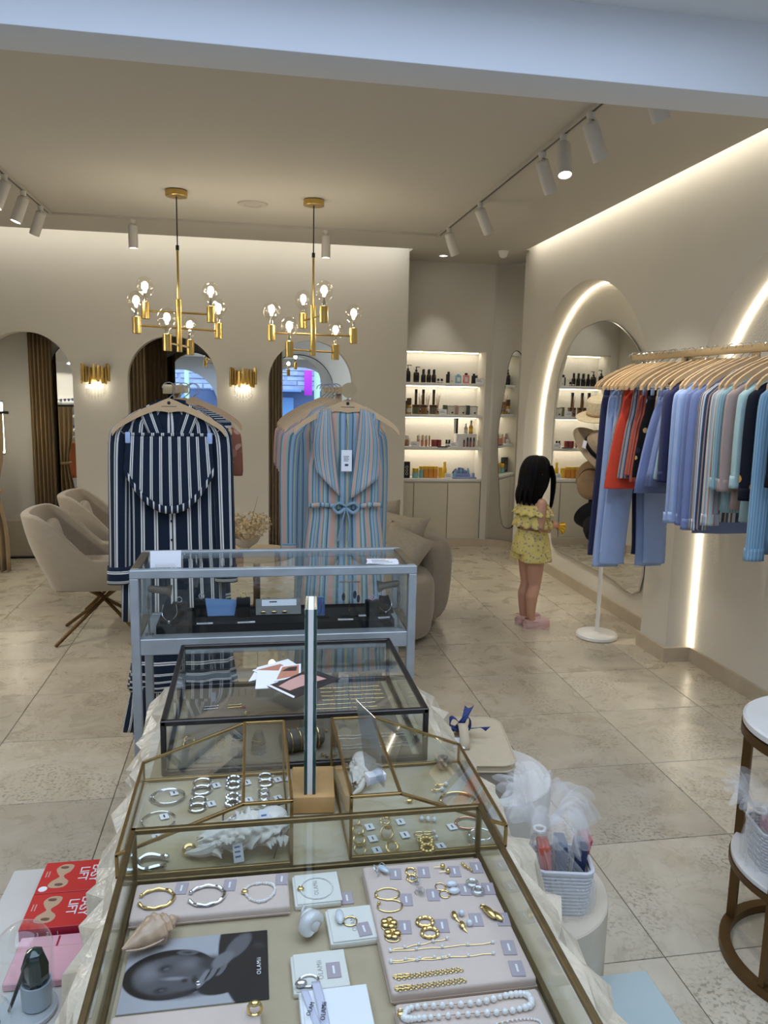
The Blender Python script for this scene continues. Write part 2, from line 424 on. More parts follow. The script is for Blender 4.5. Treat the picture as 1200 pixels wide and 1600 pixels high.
# back wall with three tall arched openings
ARCH = (-1.958, -0.705, 0.548)
AR, AZ = .393, 1.662
ol = [(XL, 0)]
for c in ARCH: ol += [(c - AR, 0)] + arc(c, AZ, AR, pi, 0, 28) + [(c + AR, 0)]
ol += [(1.455, 0), (1.455, 3.2), (XL, 3.2)]
struct('wall_back', M().prism(ol, YB, YB + .12, 'xz'), m_wall, ang=30)
# return beside the shelf niche, niche wall with its opening
struct('wall_niche_return', M().box(1.335, 1.455, YB + .12, 8.2, 0, 3.2), m_wall, smooth=False)
NX0, NX1, NZ0, NZ1, ND = 1.535, 2.375, .715, 2.022, .30
nm = M().box(1.455, NX0, YN, YN + .33, 0, 3.2).box(NX1, 2.44, YN, YN + .33, 0, 3.2).box(NX0, NX1, YN, YN + .33, NZ1, 3.2)
nm.box(NX0, NX1, YN + .001, YN + .33, 0, .079)
nm.box(NX0, NX1, YN + ND + .001, YN + .33, .079, .66)
struct('wall_niche', nm, m_wall, smooth=False)
struct('wall_niche_back', M().box(NX0, NX1, YN + ND, YN + .33, .66, NZ1), m_tex, smooth=False)
# rounded corner between niche wall and right wall
def curvew(u, v):
    a = u * pi / 2
    return (2.44 + .30 * sin(a), YN - .45 * (1 - cos(a)), 3.2 * v)
cm = M().sheet(lambda u, v: curvew(u, v), 16, 1)
struct('wall_corner', cm, m_wall, solid=.02)
# right wall: two arched alcoves
R1, C1, C2, RS = 1.18, 5.66, 2.99, 1.28
ol = [(YF, 0), (C2 - R1, 0)] + arc(C2, RS, R1, pi, 0, 40) + [(C2 + R1, 0), (C1 - R1, 0)] + arc(C1, RS, R1, pi, 0, 40) + [(C1 + R1, 0), (7.02, 0), (7.02, 3.2), (YF, 3.2)]
struct('wall_right', M().prism(ol, XW, XB, 'yz'), m_wall, ang=30)
struct('wall_alcove_back', M().box(XB, XB + .1, YF, 7.32, 0, 3.2), m_tex, smooth=False)
# LED strips along the inner edge of both alcoves
for k, (c, lab) in enumerate(((C1, 'warm LED strip lining the arched alcove with the mirror'), (C2, 'warm LED strip lining the arched alcove behind the clothes rail'))):
    path = [(XB - .012, c + R1 - .012, .09)] + [(XB - .012, c + (R1 - .012) * cos(a), RS + (R1 - .012) * sin(a)) for a in [pi * i / 48 for i in range(49)]] + [(XB - .012, c - R1 + .012, .09)]
    t = thing('led_strip', lab, 'light', (XB - .012, c, 0), group='alcove LED strips')
    obj('diffuser', M().tube(path, .0075, 6), m_led, t, w=True)
    obj('channel', M().tube([(XB - .004, p[1] + (c - p[1]) * -.006, p[2]) for p in path], .007, 6), m_white, t, w=True)
# baseboards
bb = M()
for y0, y1, x in ((YF, C2 - R1, XW), (C2 - R1, C2 + R1, XB), (C2 + R1, C1 - R1, XW), (C1 - R1, C1 + R1, XB), (C1 + R1, 7.02, XW)):
    bb.box(x - .018, x, y0 - (.018 if x == XW else 0), y1 + (.018 if x == XW else 0), 0, .09)
for y0, y1 in ((C2 - R1, C2 - R1 + .018), (C2 + R1 - .018, C2 + R1), (C1 - R1, C1 - R1 + .018), (C1 + R1 - .018, C1 + R1)):
    pass
for y in (C2 + R1, C1 - R1, C1 + R1, C2 - R1):
    s = -.018 if y in (C2 + R1, C1 + R1) else .018
    a, b_ = sorted((y, y + s)); bb.box(XW, XB, a, b_, 0, .0899)
struct('baseboard_right', bb, m_basebd, smooth=False)
bb = M().box(1.455, 2.44, YN - .016, YN, 0, .075)
bb.sheet(lambda u, v: (curvew(u, 0)[0] - .014, curvew(u, 0)[1] - .012, .075 * v), 16, 1)
struct('baseboard_niche', bb, m_basebd, smooth=False)
bb = M()
for a, b_ in ((XL, ARCH[0] - AR), (ARCH[0] + AR, ARCH[1] - AR), (ARCH[1] + AR, ARCH[2] - AR), (ARCH[2] + AR, 1.455)): bb.box(a, b_, YB - .014, YB, 0, .08)
struct('baseboard_back', bb, m_basebd, smooth=False)
# ceiling with light slots along the back and right walls, raised strip over the niche
cl = M().box(XL, 2.375, 2.74, 6.92, ZC, ZC + .1)
struct('ceiling', cl, m_ceil, smooth=False)
struct('ceiling_niche', M().box(1.455, 2.8, 6.921, 8.1, 2.89, 2.97), m_ceil, smooth=False)
struct('ceiling_slot', M().box(XL, 1.455, 6.9, 7.3, 3.2, 3.25).box(2.3, 2.7, YF, 7.05, 3.2, 3.25).box(XL, 2.8, 6.90, 6.92, ZC + .1, 3.2).box(2.355, 2.375, 2.74, 6.92, ZC + .1, 3.2).box(1.455, 2.8, 6.92, 7.8, 2.97, 3.0), m_ceil, smooth=False)
# beam at the entrance and the unseen entrance ceiling, its sky opening added to let daylight in
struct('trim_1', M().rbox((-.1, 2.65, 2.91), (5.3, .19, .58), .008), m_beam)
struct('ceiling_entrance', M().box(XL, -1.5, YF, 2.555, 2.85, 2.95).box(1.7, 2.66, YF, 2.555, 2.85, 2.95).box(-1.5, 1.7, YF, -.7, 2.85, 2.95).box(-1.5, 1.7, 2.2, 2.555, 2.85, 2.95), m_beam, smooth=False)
struct('ceiling_front', M().box(XL, 2.66, YF, -1.25, 2.34, 2.36).box(XL, 2.66, -1.27, -1.25, 2.36, 2.85), m_ceil, smooth=False)
# left wall, fitting rooms behind the arches
struct('wall_left', M().box(XL - .1, XL, YF, 9.1, 0, 3.2), m_wall, smooth=False)
struct('wall_fitting_back', M().box(XL, 1.335, 9.02, 9.12, 0, 2.6), m_wall, smooth=False)
struct('wall_fitting_left', M().box(XL, -1.38, 8.215, 8.3, 0, 2.6), m_wall, smooth=False)
for k, x in enumerate((-1.33, -.08)):
    struct('wall_fitting_%d' % (k + 1), M().box(x - .05, x + .05, YB + .12, 9.02, 0, 2.6), m_wall, smooth=False)
struct('ceiling_fitting', M().box(XL, 1.335, YB + .12, 9.02, 2.4, 2.5), m_ceil, smooth=False)
# shop front with two arched openings to the street
ol = [(XL, 0), (-3.0 + .55, 0)]
WA = ((-2.05, .93), (1.25, 1.05))
ol = [(XL, 0)]
for c, r in ((-1.75, .92), (1.2, 1.05)): ol += [(c - r, 0)] + arc(c, 1.12, r, pi, 0, 32) + [(c + r, 0)]
ol += [(2.66, 0), (2.66, 2.9), (XL, 2.9)]
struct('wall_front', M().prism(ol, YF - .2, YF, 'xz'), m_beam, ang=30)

# ------------------------------------------------------------------ street outside the shop front
m_pave = mat('street_paving', (150, 156, 166), .8, var=.2, vscale=3)
m_stone_b = mat('blue_grey_stone', (176, 194, 220), .85, var=.3, vscale=2.5, rnd_obj=.18)
m_shopdk = mat('dark_shop_paint', (84, 104, 140), .5)
m_purple = mat('magenta_sign', (196, 60, 210), .5)
m_greenc = mat('pale_green_column', (190, 226, 190), .6)
m_glassb = mat('blue_shop_glass', (120, 170, 220), .1)
struct('ground_street', M().box(-14, 14, -16, -2.2, -.2, -.02), m_pave, smooth=False)
t = thing('street_building', 'blue grey stone building across the street seen in the fitting room mirrors', 'building', (0, -6.6, 0))
obj('lower_storey', M().box(-9, 9, -7.2, -6.6, -.02, 1.56), m_shopdk, t, w=True, smooth=False)
obj('upper_storey', M().box(-9, 9, -7.2, -6.58, 1.56, 3.6), m_stone_b, t, w=True, smooth=False)
obj('shop_window', M().box(-.4, 1.3, -6.6, -6.57, .3, 1.35), m_glassb, t, w=True, smooth=False)
obj('shop_window', M().box(-4.2, -1.9, -6.6, -6.57, .3, 1.45), m_glassb, t, w=True, smooth=False)
sm = None
for r in range(9):
    for q in range(9):
        b0 = -4.2 + q * .8 + (.4 if r % 2 else 0) + rnd.uniform(-.08, .08)
        o = obj('stone_course', M().rbox((0, 0, 0), (.76, .12, .135), .015, 1), m_stone_b, t, smooth=False) if sm is None else bpy.data.objects.new('stone_course', sm)
        if sm is None: sm = o.data
        else: COL.objects.link(o); o.parent = t
        o.location = (b0, .02 + rnd.uniform(-.03, .03), 1.65 + r * .15)
obj('awning', M().box(-1.2, 1.5, -6.6, -5.9, 1.54, 1.6), mat('awning_cloth', (110, 150, 200), .8), t, w=True, smooth=False)
tag(obj('street_sign', M().rbox((1.74, -6.35, 1.82), (.24, .08, .78), .02).box(1.70, 1.74, -6.5, -6.35, 2.0, 2.04), m_purple, loc=(1.74, -6.35, 1.4), w=True), 'vertical magenta sign on the building across the street', 'sign')
tag(obj('street_column', M().lathe([(.13, 0), (.13, .08), (.09, .1), (.09, 2.3), (.12, 2.36), (.12, 2.42)], 16, (1.98, -5.9, -.02)), m_greenc, loc=(1.98, -5.9, -.02), w=True), 'pale green column across the street seen in the mirror', 'column')
tag(obj('street_column', M().lathe([(.1, 0), (.1, .1), (.07, .12), (.07, 2.3)], 16, (-1.9, -5.9, -.02)), m_greenc, loc=(-1.9, -5.9, -.02), w=True), 'slim pale green column behind the left shop front arch', 'column')

# ------------------------------------------------------------------ shelf niche: cabinet, shelves, LED lines
t = thing('base_cabinet', 'built-in off-white cabinet with flat doors under the lit shelves', 'cabinet', (1.955, YN, 0))
obj('body', M().box(NX0 + .002, NX1 - .002, YN + .022, YN + ND - .005, .075, NZ0 - .03), m_cab, t, w=True, smooth=False)
obj('worktop', M().rbox(((NX0 + NX1) / 2, YN + ND / 2 - .004, NZ0 - .014), (NX1 - NX0 - .004, ND - .012, .028), .003), m_white, t, w=True)
obj('filler_panel', M().rbox((1.594, YN + .011, .375), (.11, .02, .59), .003), m_cab, t, w=True)
obj('door', M().rbox((1.835, YN + .011, .375), (.355, .02, .59), .003), m_cab, t, w=True)
obj('door', M().rbox((2.192, YN + .011, .375), (.345, .02, .59), .003), m_cab, t, w=True)
SHZ = (1.703, 1.379, 1.045)
labs = ('top shelf board in the niche, under the dark pump bottles', 'middle shelf board in the niche, under the reed diffusers', 'lowest shelf board in the niche, under the lip glosses')
for z, lb in zip(SHZ, labs):
    tag(obj('shelf_board', M().rbox(((NX0 + NX1) / 2, YN + .165, z - .016), (NX1 - NX0 - .006, .265, .03), .003), m_white, loc=((NX0 + NX1) / 2, YN + .165, z - .03), w=True), 'white ' + lb, 'shelf', 'niche shelves')
for z in (NZ1, SHZ[0] - .031, SHZ[1] - .031, SHZ[2] - .031):
    area('shelf_led', ((NX0 + NX1) / 2, YN + .20, z - .006), (.80, .02), .55, WARM2, (R(12), 0, 0))
for k, (z, lb) in enumerate(((NZ1, 'warm LED line at the top of the shelf niche'), (SHZ[0] - .031, 'warm LED line under the top niche shelf'), (SHZ[1] - .031, 'warm LED line under the middle niche shelf'), (SHZ[2] - .031, 'warm LED line under the lowest niche shelf'))):
    tag(obj('led_line', M().rbox(((NX0 + NX1) / 2, YN + .236, z - .0055), (.81, .012, .009), .002, 1), m_led, loc=((NX0 + NX1) / 2, YN + .236, z - .01), w=True), lb, 'light', 'shelf LED lines')

# ------------------------------------------------------------------ mirrors
def arch_mirror(cx, y, r, zs, z0, lab):
    t = thing('arched_mirror', lab, 'mirror', (cx, y, z0), group='arched fitting room mirrors')
    ol = [(cx - r, z0)] + arc(cx, zs, r, pi, 0, 30)[::1] + [(cx + r, z0)]
    obj('glass', M().prism(ol, y - .006, y, 'xz'), m_mirror, t, w=True, ang=20)
    ol2 = [(cx + (p[0] - cx) * 1.012, z0 + (p[1] - z0) * 1.005) for p in ol]
    obj('backing', M().prism(ol2, y, y + .012, 'xz'), m_black, t, w=True, ang=20)
arch_mirror(-1.70, 8.2, .25, 1.77, .08, 'tall arched mirror in the leftmost fitting room')
for cx, lab in ((-.68, 'tall arched mirror in the middle fitting room'), (.535, 'tall arched mirror in the right-hand fitting room')):
    arch_mirror(cx, 9.0, .40, 1.59, .08, lab)
# big organic arch mirror in the right alcove
pts = [(4.815, .275), (5.3, .262), (5.9, .258), (6.30, .262), (6.42, .34), (6.49, .7), (6.51, 1.1), (6.50, 1.5), (6.44, 1.78), (6.30, 1.97), (6.06, 2.115), (5.85, 2.155), (5.67, 2.165), (5.5, 2.145), (5.30, 2.07), (5.1, 1.95), (4.97, 1.80), (4.88, 1.6), (4.83, 1.3), (4.81, .9)]
def smooth_loop(p, n=4):
    out = []; N = len(p)
    for i in range(N):
        a, b_, c, d = p[i - 1], p[i], p[(i + 1) % N], p[(i + 2) % N]
        for k in range(n):
            u = k / n
            out.append(tuple(.5 * (2 * b_[j] + (c[j] - a[j]) * u + (2 * a[j] - 5 * b_[j] + 4 * c[j] - d[j]) * u * u + (3 * b_[j] - a[j] - 3 * c[j] + d[j]) * u ** 3) for j in range(len(b_))))
    return out
def smooth_path(p, n=4):
    out = []; N = len(p)
    for i in range(N - 1):
        a, b_, c, d = p[max(i - 1, 0)], p[i], p[i + 1], p[min(i + 2, N - 1)]
        for k in range(n):
            u = k / n
            out.append(tuple(.5 * (2 * b_[j] + (c[j] - a[j]) * u + (2 * a[j] - 5 * b_[j] + 4 * c[j] - d[j]) * u * u + (3 * b_[j] - a[j] - 3 * c[j] + d[j]) * u ** 3) for j in range(len(b_))))
    out.append(tuple(p[-1])); return out
t = thing('alcove_mirror', 'large rounded arch mirror in the lit right-hand alcove', 'mirror', (2.645, 5.66, .26))
lp = smooth_loop(pts)
obj('glass', M().prism(lp, 2.638, 2.644, 'yz'), m_mirror, t, w=True, ang=20)
obj('edge', M().tube([(2.643, p[0], p[1]) for p in lp], .007, 6, closed=True), m_chrome, t, w=True)
obj('backing', M().prism([(5.66 + (p[0] - 5.66) * .97, 1.2 + (p[1] - 1.2) * .97) for p in lp], 2.6441, 2.6595, 'yz'), m_black, t, w=True)
# wavy mirror on the rounded corner
t = thing('wavy_mirror', 'slim wavy-edged mirror on the rounded corner beside the shelves', 'mirror', (2.565, 7.46, .25))
rot = Matrix.Translation((2.565, 7.46, 0)) @ Matrix.Rotation(math.atan2(-.9, .43), 4, 'Z')
wp = smooth_loop([(-.02, .25), (.12, .30), (.2, .6), (.21, 1.1), (.2, 1.7), (.12, 1.97), (.02, 2.02), (-.05, 1.9), (-.10, 1.6), (-.16, 1.25), (-.15, .95), (-.11, .62), (-.08, .38)])
mm = M().prism(wp, -.006, 0, 'xz'); mm.v = [tuple(rot @ Vector(p)) for p in mm.v]
obj('glass', mm, m_mirror, t, w=True, ang=20)
mm = M().tube([(p[0], -.001, p[1]) for p in wp], .006, 6, closed=True); mm.v = [tuple(rot @ Vector(p)) for p in mm.v]
obj('edge', mm, m_black, t, w=True)
mm = M().cbox((.0, .04, 1.1), (.06, .08, .3)); mm.v = [tuple(rot @ Vector(p)) for p in mm.v]
obj('wall_mount', mm, m_black, t, w=True)

# ------------------------------------------------------------------ curtains and fitting rooms
m_curt = mat('brown_curtain', (158, 132, 90), .85, var=.08, vscale=20, sheen=.2)
m_curt2 = mat('tan_curtain', (158, 132, 92), .85, var=.08, vscale=20, sheen=.2)
def curtain(name, lab, x0, x1, y, z0, z1, folds, mt, amp=.03, tie=None):
    t = thing(name, lab, 'curtain', ((x0 + x1) / 2, y, z0), group='fitting room curtains')
    def fn(u, v):
        z = z0 + (z1 - z0) * v; k = 1.0
        if tie: k = 1 - .45 * math.exp(-((z - tie) / .22) ** 2)
        xm = (x0 + x1) / 2
        return (xm + (u - .5) * (x1 - x0) * k, y + amp * (1.1 - .35 * v) * sin(u * folds * 2 * pi + .5 * sin(7 * u)) , z)
    obj('drape', M().sheet(fn, folds * 10, 10), mt, t, w=True, solid=.004)
    obj('rod', M().tube([(x0 - .05, y, z1 + .01), (x1 + .05, y, z1 + .01)], .012, 8), m_black, t, w=True)
    if tie: obj('tieback', M().ring(((x0 + x1) / 2, y, tie), (x1 - x0) * .34, .014, 20, 6, ell=.8), mt, t, w=True)
    return t
curtain('curtain', 'gathered brown curtain inside the leftmost arch, above the ottoman', -2.14, -1.93, 8.1, .03, 2.12, 6, m_curt)
curtain('curtain', 'brown curtain nearest the wall in the middle arch', -1.14, -.975, 7.55, .03, 2.12, 5, m_curt)
curtain('curtain', 'darker brown curtain deeper inside the middle arch', -1.15, -.90, 8.75, .03, 2.2, 6, m_curt)
curtain('curtain', 'narrow brown curtain at the left side of the right arch', .15, .295, 7.6, .03, 2.25, 5, m_curt)
curtain('tied_curtain', 'tan curtain tied back at the left end of the back wall', -2.32, -2.05, 6.9, .01, 1.35, 5, m_curt2, tie=.7)
t = thing('tube_light', 'vertical white LED tube on the wall at the left edge', 'light', (-2.235, 7.5, .96))
obj('tube', M().cyl((-2.235, 7.5, .97), .014, .46, 12), m_ledw, t, w=True)
obj('end_cap', M().cyl((-2.235, 7.5, 1.43), .016, .02, 12), m_chrome, t, w=True)
obj('end_cap', M().cyl((-2.235, 7.5, .955), .016, .02, 12), m_chrome, t, w=True)
obj('mounting_bar', M().box(-2.36, -2.25, 7.49, 7.51, 1.15, 1.2), m_white, t, w=True, smooth=False)
m_otto = mat('grey_velvet', (156, 146, 126), .9, var=.06, vscale=25, sheen=.3)
for (x, y, sx, sy, h, lb) in ((-2.10, 7.60, .26, .36, .37, 'square taupe upholstered ottoman in front of the brown curtain'), (-2.03, 7.90, .28, .20, .385, 'second taupe ottoman behind the square one at the curtain foot')):
    t = thing('ottoman', lb, 'ottoman', (x, y, 0), group='fitting room ottomans')
    obj('cushion', M().rbox((0, 0, .02 + (h - .02) / 2), (sx, sy, h - .02), .02, 3), m_otto, t)
    obj('plinth', M().box(-sx / 2 + .02, sx / 2 - .02, -sy / 2 + .02, sy / 2 - .02, 0, .022), m_black, t, smooth=False)
    obj('seam', M().tube([(-sx / 2 - .001, -sy / 2 - .001, h - .035), (sx / 2 + .001, -sy / 2 - .001, h - .035), (sx / 2 + .001, sy / 2 + .001, h - .035), (-sx / 2 - .001, sy / 2 + .001, h - .035)], .003, 6, closed=True), m_otto, t)

# ------------------------------------------------------------------ chandeliers
m_bulb = glass('bulb_glass', (.985, .975, .94), refl=.10)
m_fil = emit('filament', (1.0, .80, .50), 38.0)
def chandelier(x, y, lab, bars):
    t = thing('chandelier', lab, 'chandelier', (x, y, ZC), group='brass chandeliers')
    obj('canopy', M().lathe([(.066, -.001), (.07, -.006), (.07, -.036), (.066, -.04)], 28), m_brass, t)
    obj('cord', M().tube([(0, 0, -.04), (0, 0, -.36)], .004, 6), m_black, t)
    obj('rod', M().cyl((0, 0, -.69), .0075, .34, 10), m_brass, t)
    obj('ferrule', M().cyl((0, 0, -.37), .011, .03, 10), m_black, t)
    obj('stem', M().cyl((0, 0, -1.02), .019, .34, 20, bev=.002), m_brass, t)
    for (dx, dy, z) in bars:
        zz = z - ZC
        obj('arm', M().tube([(-dx, -dy, zz), (dx, dy, zz)], .0065, 8), m_brass, t)
        for s in (-1, 1):
            hx, hy = dx * s, dy * s
            h = obj('lamp_holder', M().lathe([(.024, -.052), (.027, -.05), (.027, .052), (.024, .054), (.02, .05)], 20, (hx, hy, zz)), m_brass, t)
            b0 = zz + .062
            obj('bulb', M().lathe([(.014, 0), (.016, .014), (.030, .026), (.050, .046), (.060, .075), (.0605, .090), (.054, .116), (.038, .138), (.018, .149), (.0, .151)], 20, (hx, hy, b0)), m_bulb, h)
            obj('cap', M().lathe([(.013, -.012), (.013, .014), (.006, .03), (.004, .045)], 12, (hx, hy, b0)), m_chrome, h)
            fm = M()
            for q in range(4):
                a = q * pi / 2; fm.tube([(hx + .005 * cos(a), hy + .005 * sin(a), b0 + .052), (hx + .010 * cos(a), hy + .010 * sin(a), b0 + .098)], .0032, 6)
            obj('filament', fm, m_fil, h)
            point('bulb_light', (x + hx, y + hy, ZC + b0 + .08), 1.5, WARM, .025)
chandelier(-.47, 5.36, 'brass chandelier with clear globe bulbs hanging left, above the striped clothes', [(.205, .05, 2.085), (.25, .13, 1.985), (.05, .26, 1.875)])
chandelier(.415, 5.38, 'brass chandelier with clear globe bulbs hanging right, above the pastel dress', [(.05, -.26, 2.085), (.28, .02, 1.975), (.165, .1, 1.865)])

# ------------------------------------------------------------------ wall sconces
m_crys = glass('crystal', (.97, .97, .95), refl=.18)
def sconce(xc, lab):
    t = thing('wall_sconce', lab, 'wall lamp', (xc, YB, 1.7), group='brass and crystal sconces')
    obj('back_plate', M().rbox((0, -.008, .0), (.12, .016, .12), .004), m_brass, t)
    obj('bracket', M().box(-.1, .1, -.05, -.014, -.006, .006), m_brass, t, smooth=False)
    N = 11
    for i in range(N):
        a = pi * (.02 + .96 * i / (N - 1)); px = -.115 * cos(a); py = -.03 - .068 * sin(a)
        h = .135 + .02 * ((i * 7) % 5) / 4; dz = .012 * ((i * 3) % 4 - 1.5)
        obj('brass_tube', M().rbox((0, 0, 0), (.021, .021, h), .002, 1, xf=XF((px, py, dz), 0, 0, a)), m_brass, t)
    for i in range(9):
        a = pi * (.08 + .84 * i / 8); px = -.085 * cos(a); py = -.03 - .055 * sin(a); L = .09 + .07 * sin(a)
        obj('crystal_drop', M().lathe([(.007, 0), (.009, -.01), (.009, -L * .8), (.0, -L)][::-1], 6, (px, py, -.075)), m_crys, t)
    for s in (-1, 1):
        b = obj('bulb', M().sphere((s * .04, -.055, -.085), (.011, .011, .02), 10, 6), emit('sconce_bulb' + str(len(MATS)), (1, .86, .6), 11), t)
        point('sconce_light', (xc + s * .04, YB - .06, 1.62 - .03), .32, WARM, .02)
sconce(-1.365, 'brass tube sconce with crystal drops between the left and middle arches')
sconce(-.075, 'brass tube sconce with crystal drops between the middle and right arches')

# ------------------------------------------------------------------ ceiling: tracks, spotlights, speaker, camera dome, downlight
m_trk = mat('grey_track', (186, 180, 168), .5)
tr = thing('lighting_track', 'white U-shaped lighting track on the ceiling', 'lighting track', (0, 6.25, ZC))
obj('rail', M().box(1.463, 1.497, 2.75, 6.27, ZC - .018, ZC), m_trk, tr, w=True, smooth=False)
obj('rail', M().box(-1.467, -1.433, 2.75, 6.27, ZC - .018, ZC), m_trk, tr, w=True, smooth=False)
obj('rail', M().box(-1.433, 1.463, 6.24, 6.27, ZC - .014, ZC), m_trk, tr, w=True, smooth=False)
for x in (1.48, -1.45): obj('contact_slot', M().box(x - .006, x + .006, 2.76, 6.2, ZC - .0186, ZC - .017), m_black, tr, w=True, smooth=False)
m_spotw = mat('spot_body_white', (206, 202, 194), .5)
m_lens = emit('spot_lens', (1, .95, .85), 14)
SPOTS = [(1.48, 2.90, (.5, .1, -1), 'rightmost spotlight on the right track, half behind the beam'), (1.48, 3.42, (.52, .15, -1), 'spotlight on the right track just inside the beam'),
         (1.48, 3.72, (-.03, -.35, -1), 'spotlight on the right track aimed at the entrance, lens showing bright'), (1.48, 4.0, (.5, .2, -1), 'spotlight on the right track, third inside the beam'),
         (1.48, 5.1, (.55, .2, -1), 'spotlight on the right track, second from its far corner'), (1.48, 5.92, (.42, .1, -1), 'spotlight on the right track at its far corner'),
         (-1.45, 5.17, (-.35, -.15, -1), 'spotlight on the left track, nearest of the three in view'), (-1.45, 5.56, (-.35, -.1, -1), 'spotlight on the left track, middle of the three in view'),
         (-1.45, 5.98, (-.42, .25, -1), 'spotlight on the left track, farthest of the three in view'),
         (-.87, 6.255, (.0, .05, -1), 'upright spotlight on the back track left of the chandeliers'), (.58, 6.255, (0, .05, -1), 'upright spotlight on the back track right of the chandeliers')]
for i, (x, y, d, lb) in enumerate(SPOTS):
    t = thing('track_spotlight', 'white cylindrical ' + lb, 'spotlight', (x, y, ZC - .018), group='track spotlights')
    dv = Vector(d).normalized(); q = dv.to_track_quat('Z', 'Y').to_matrix().to_4x4()
    base = Vector((0, 0, -.05)); bq = Matrix.Translation(base) @ q
    obj('adapter', M().lathe([(.0, -.03), (.016, -.028), (.02, -.01), (.02, 0)], 14), m_spotw, t)
    obj('stem', M().tube([(0, 0, -.02), tuple(base + dv * .02)], .007, 8), m_spotw, t)
    b_ = obj('body', M().lathe([(.026, -.012), (.033, -.006), (.035, .0), (.035, .155), (.031, .155), (.029, .145)], 20, xf=bq), m_spotw, t)
    obj('lens', M().lathe([(.0, .147), (.030, .147), (.030, .150), (.0, .151)], 16, xf=bq), m_lens, t)
    p0 = Vector((x, y, ZC - .018)) + base + dv * .165
    spot('spot_light', p0, p0 + dv, 34 if i < 6 else 26, 62, .8, WARM2)
tag(obj('ceiling_speaker', M().lathe([(.0, -.004), (.055, -.005), (.06, -.012), (.1, -.008), (.105, 0)][::-1], 32, (.015, 5.6, ZC - .0005)).ring((.015, 5.6, ZC - .007), .075, .003, 32, 6), m_trk, loc=(.015, 5.6, ZC), w=True), 'round flush ceiling speaker between the chandeliers', 'speaker')
t = thing('camera_dome', 'small white security camera dome near the ceiling corner', 'camera', (2.2, 6.8, ZC))
obj('base', M().lathe([(.04, -.02), (.045, -.015), (.045, 0)], 24), m_white, t)
obj('dome', M().lathe([(.0, -.062), (.02, -.058), (.034, -.042), (.038, -.02)], 24), m_white, t)
t = thing('recessed_downlight', 'small recessed downlight above the shelf niche', 'downlight', (1.80, 7.38, 2.89))
obj('ring', M().ring((0, 0, -.004), .04, .006, 24, 6), m_white, t)
obj('lens', M().lathe([(.0, -.006), (.036, -.005), (.036, -.001)], 20), m_lens, t)
spot('downlight_light', (1.80, 7.38, 2.87), (1.84, 7.62, 1.6), 16, 55, .8, WARM2)

# ------------------------------------------------------------------ products on the niche shelves
def PX(px): return 1.559 + (px - 636) * .00674
PM = .00674
m_amber = mat('amber_glass', (36, 22, 12), .12, coat=.5)
m_labelk = mat('black_label', (14, 14, 15), .5)
m_labelw = mat('cream_label', (226, 222, 212), .6)
m_gold = mat('gold_liquid', (190, 150, 70), .2)
m_tan = mat('tan_carton', (150, 112, 62), .6)
m_brownc = mat('brown_carton', (92, 66, 38), .6)
m_greenb = mat('olive_green_carton', (104, 108, 74), .6)
m_greyb = mat('grey_brown_carton', (112, 100, 90), .6)
m_pinkb = mat('pink_bottle', (226, 140, 140), .35)
m_blueb = mat('sky_blue_bottle', (120, 178, 200), .35)
m_teal = mat('aqua_plastic', (140, 190, 186), .4)
m_yel = mat('yellow_plastic', (232, 190, 60), .4)
m_orange = mat('orange_carton', (222, 146, 44), .5)
m_peri = mat('periwinkle_card', (138, 152, 196), .5)
m_perid = mat('slate_blue_card', (84, 98, 146), .5)
m_red = mat('dark_red_carton', (132, 40, 34), .5)
m_nude = mat('nude_pink_gloss', (196, 138, 116), .3)
m_acry = glass('acrylic', (.97, .97, .96), refl=.08)
m_reed = mat('reed_stick', (150, 110, 66), .8)
m_clear = glass('bottle_glass', (.9, .9, .86), refl=.1)
m_ink = mat('printed_ink', (70, 66, 66), .8)

YS = YN + .11
def bottle(x, y, z, r, h, mt, lab, cat='bottle', cap=m_black, neck=.25, lbl=None, group=None, sq=False, name='bottle', cap_h=None, capw=.55):
    t = thing(name, lab, cat, (x, y, z), group=group)
    ch = cap_h if cap_h else h * neck; bh = h - ch
    if sq:
        obj('body', M().rbox((0, 0, bh / 2), (r * 2, r * 1.3, bh), r * .12, 2), mt, t)
    else:
        obj('body', M().lathe([(r * .9, 0), (r, r * .1), (r, bh * .8), (r * .82, bh * .92), (r * .4, bh)], 16), mt, t)
    obj('cap', M().lathe([(r * capw, bh - .001), (r * capw, h - .003), (r * capw * .85, h)], 14), cap, t)
    if lbl:
        if sq: obj('label', M().box(-r * .55, r * .55, -r * .65 - .0012, -r * .65 + .0005, bh * .2, bh * .75), lbl, t, smooth=False)
        else: obj('label', M().lathe([(r * 1.015, bh * .2), (r * 1.015, bh * .62)], 16), lbl, t)
    return t
def pump(x, y, z, r, h, lab):
    t = thing('pump_bottle', lab, 'bottle', (x, y, z), group='amber pump bottles')
    obj('body', M().lathe([(r * .92, 0), (r, .005), (r, h * .50), (r * .85, h * .58), (r * .38, h * .64)], 16), m_amber, t)
    p = obj('pump', M().lathe([(r * .42, h * .63), (r * .42, h * .72), (r * .15, h * .74), (r * .15, h * .86), (r * .3, h * .87), (r * .3, h * .91), (0, h * .92)], 12), m_black, t)
    obj('nozzle', M().tube([(0, 0, h * .89), (.03, -.005, h * .9), (.036, -.006, h * .87)], .004, 6), m_black, p)
    obj('label', M().lathe([(r * 1.015, h * .12), (r * 1.015, h * .42)], 16), m_labelk, t)
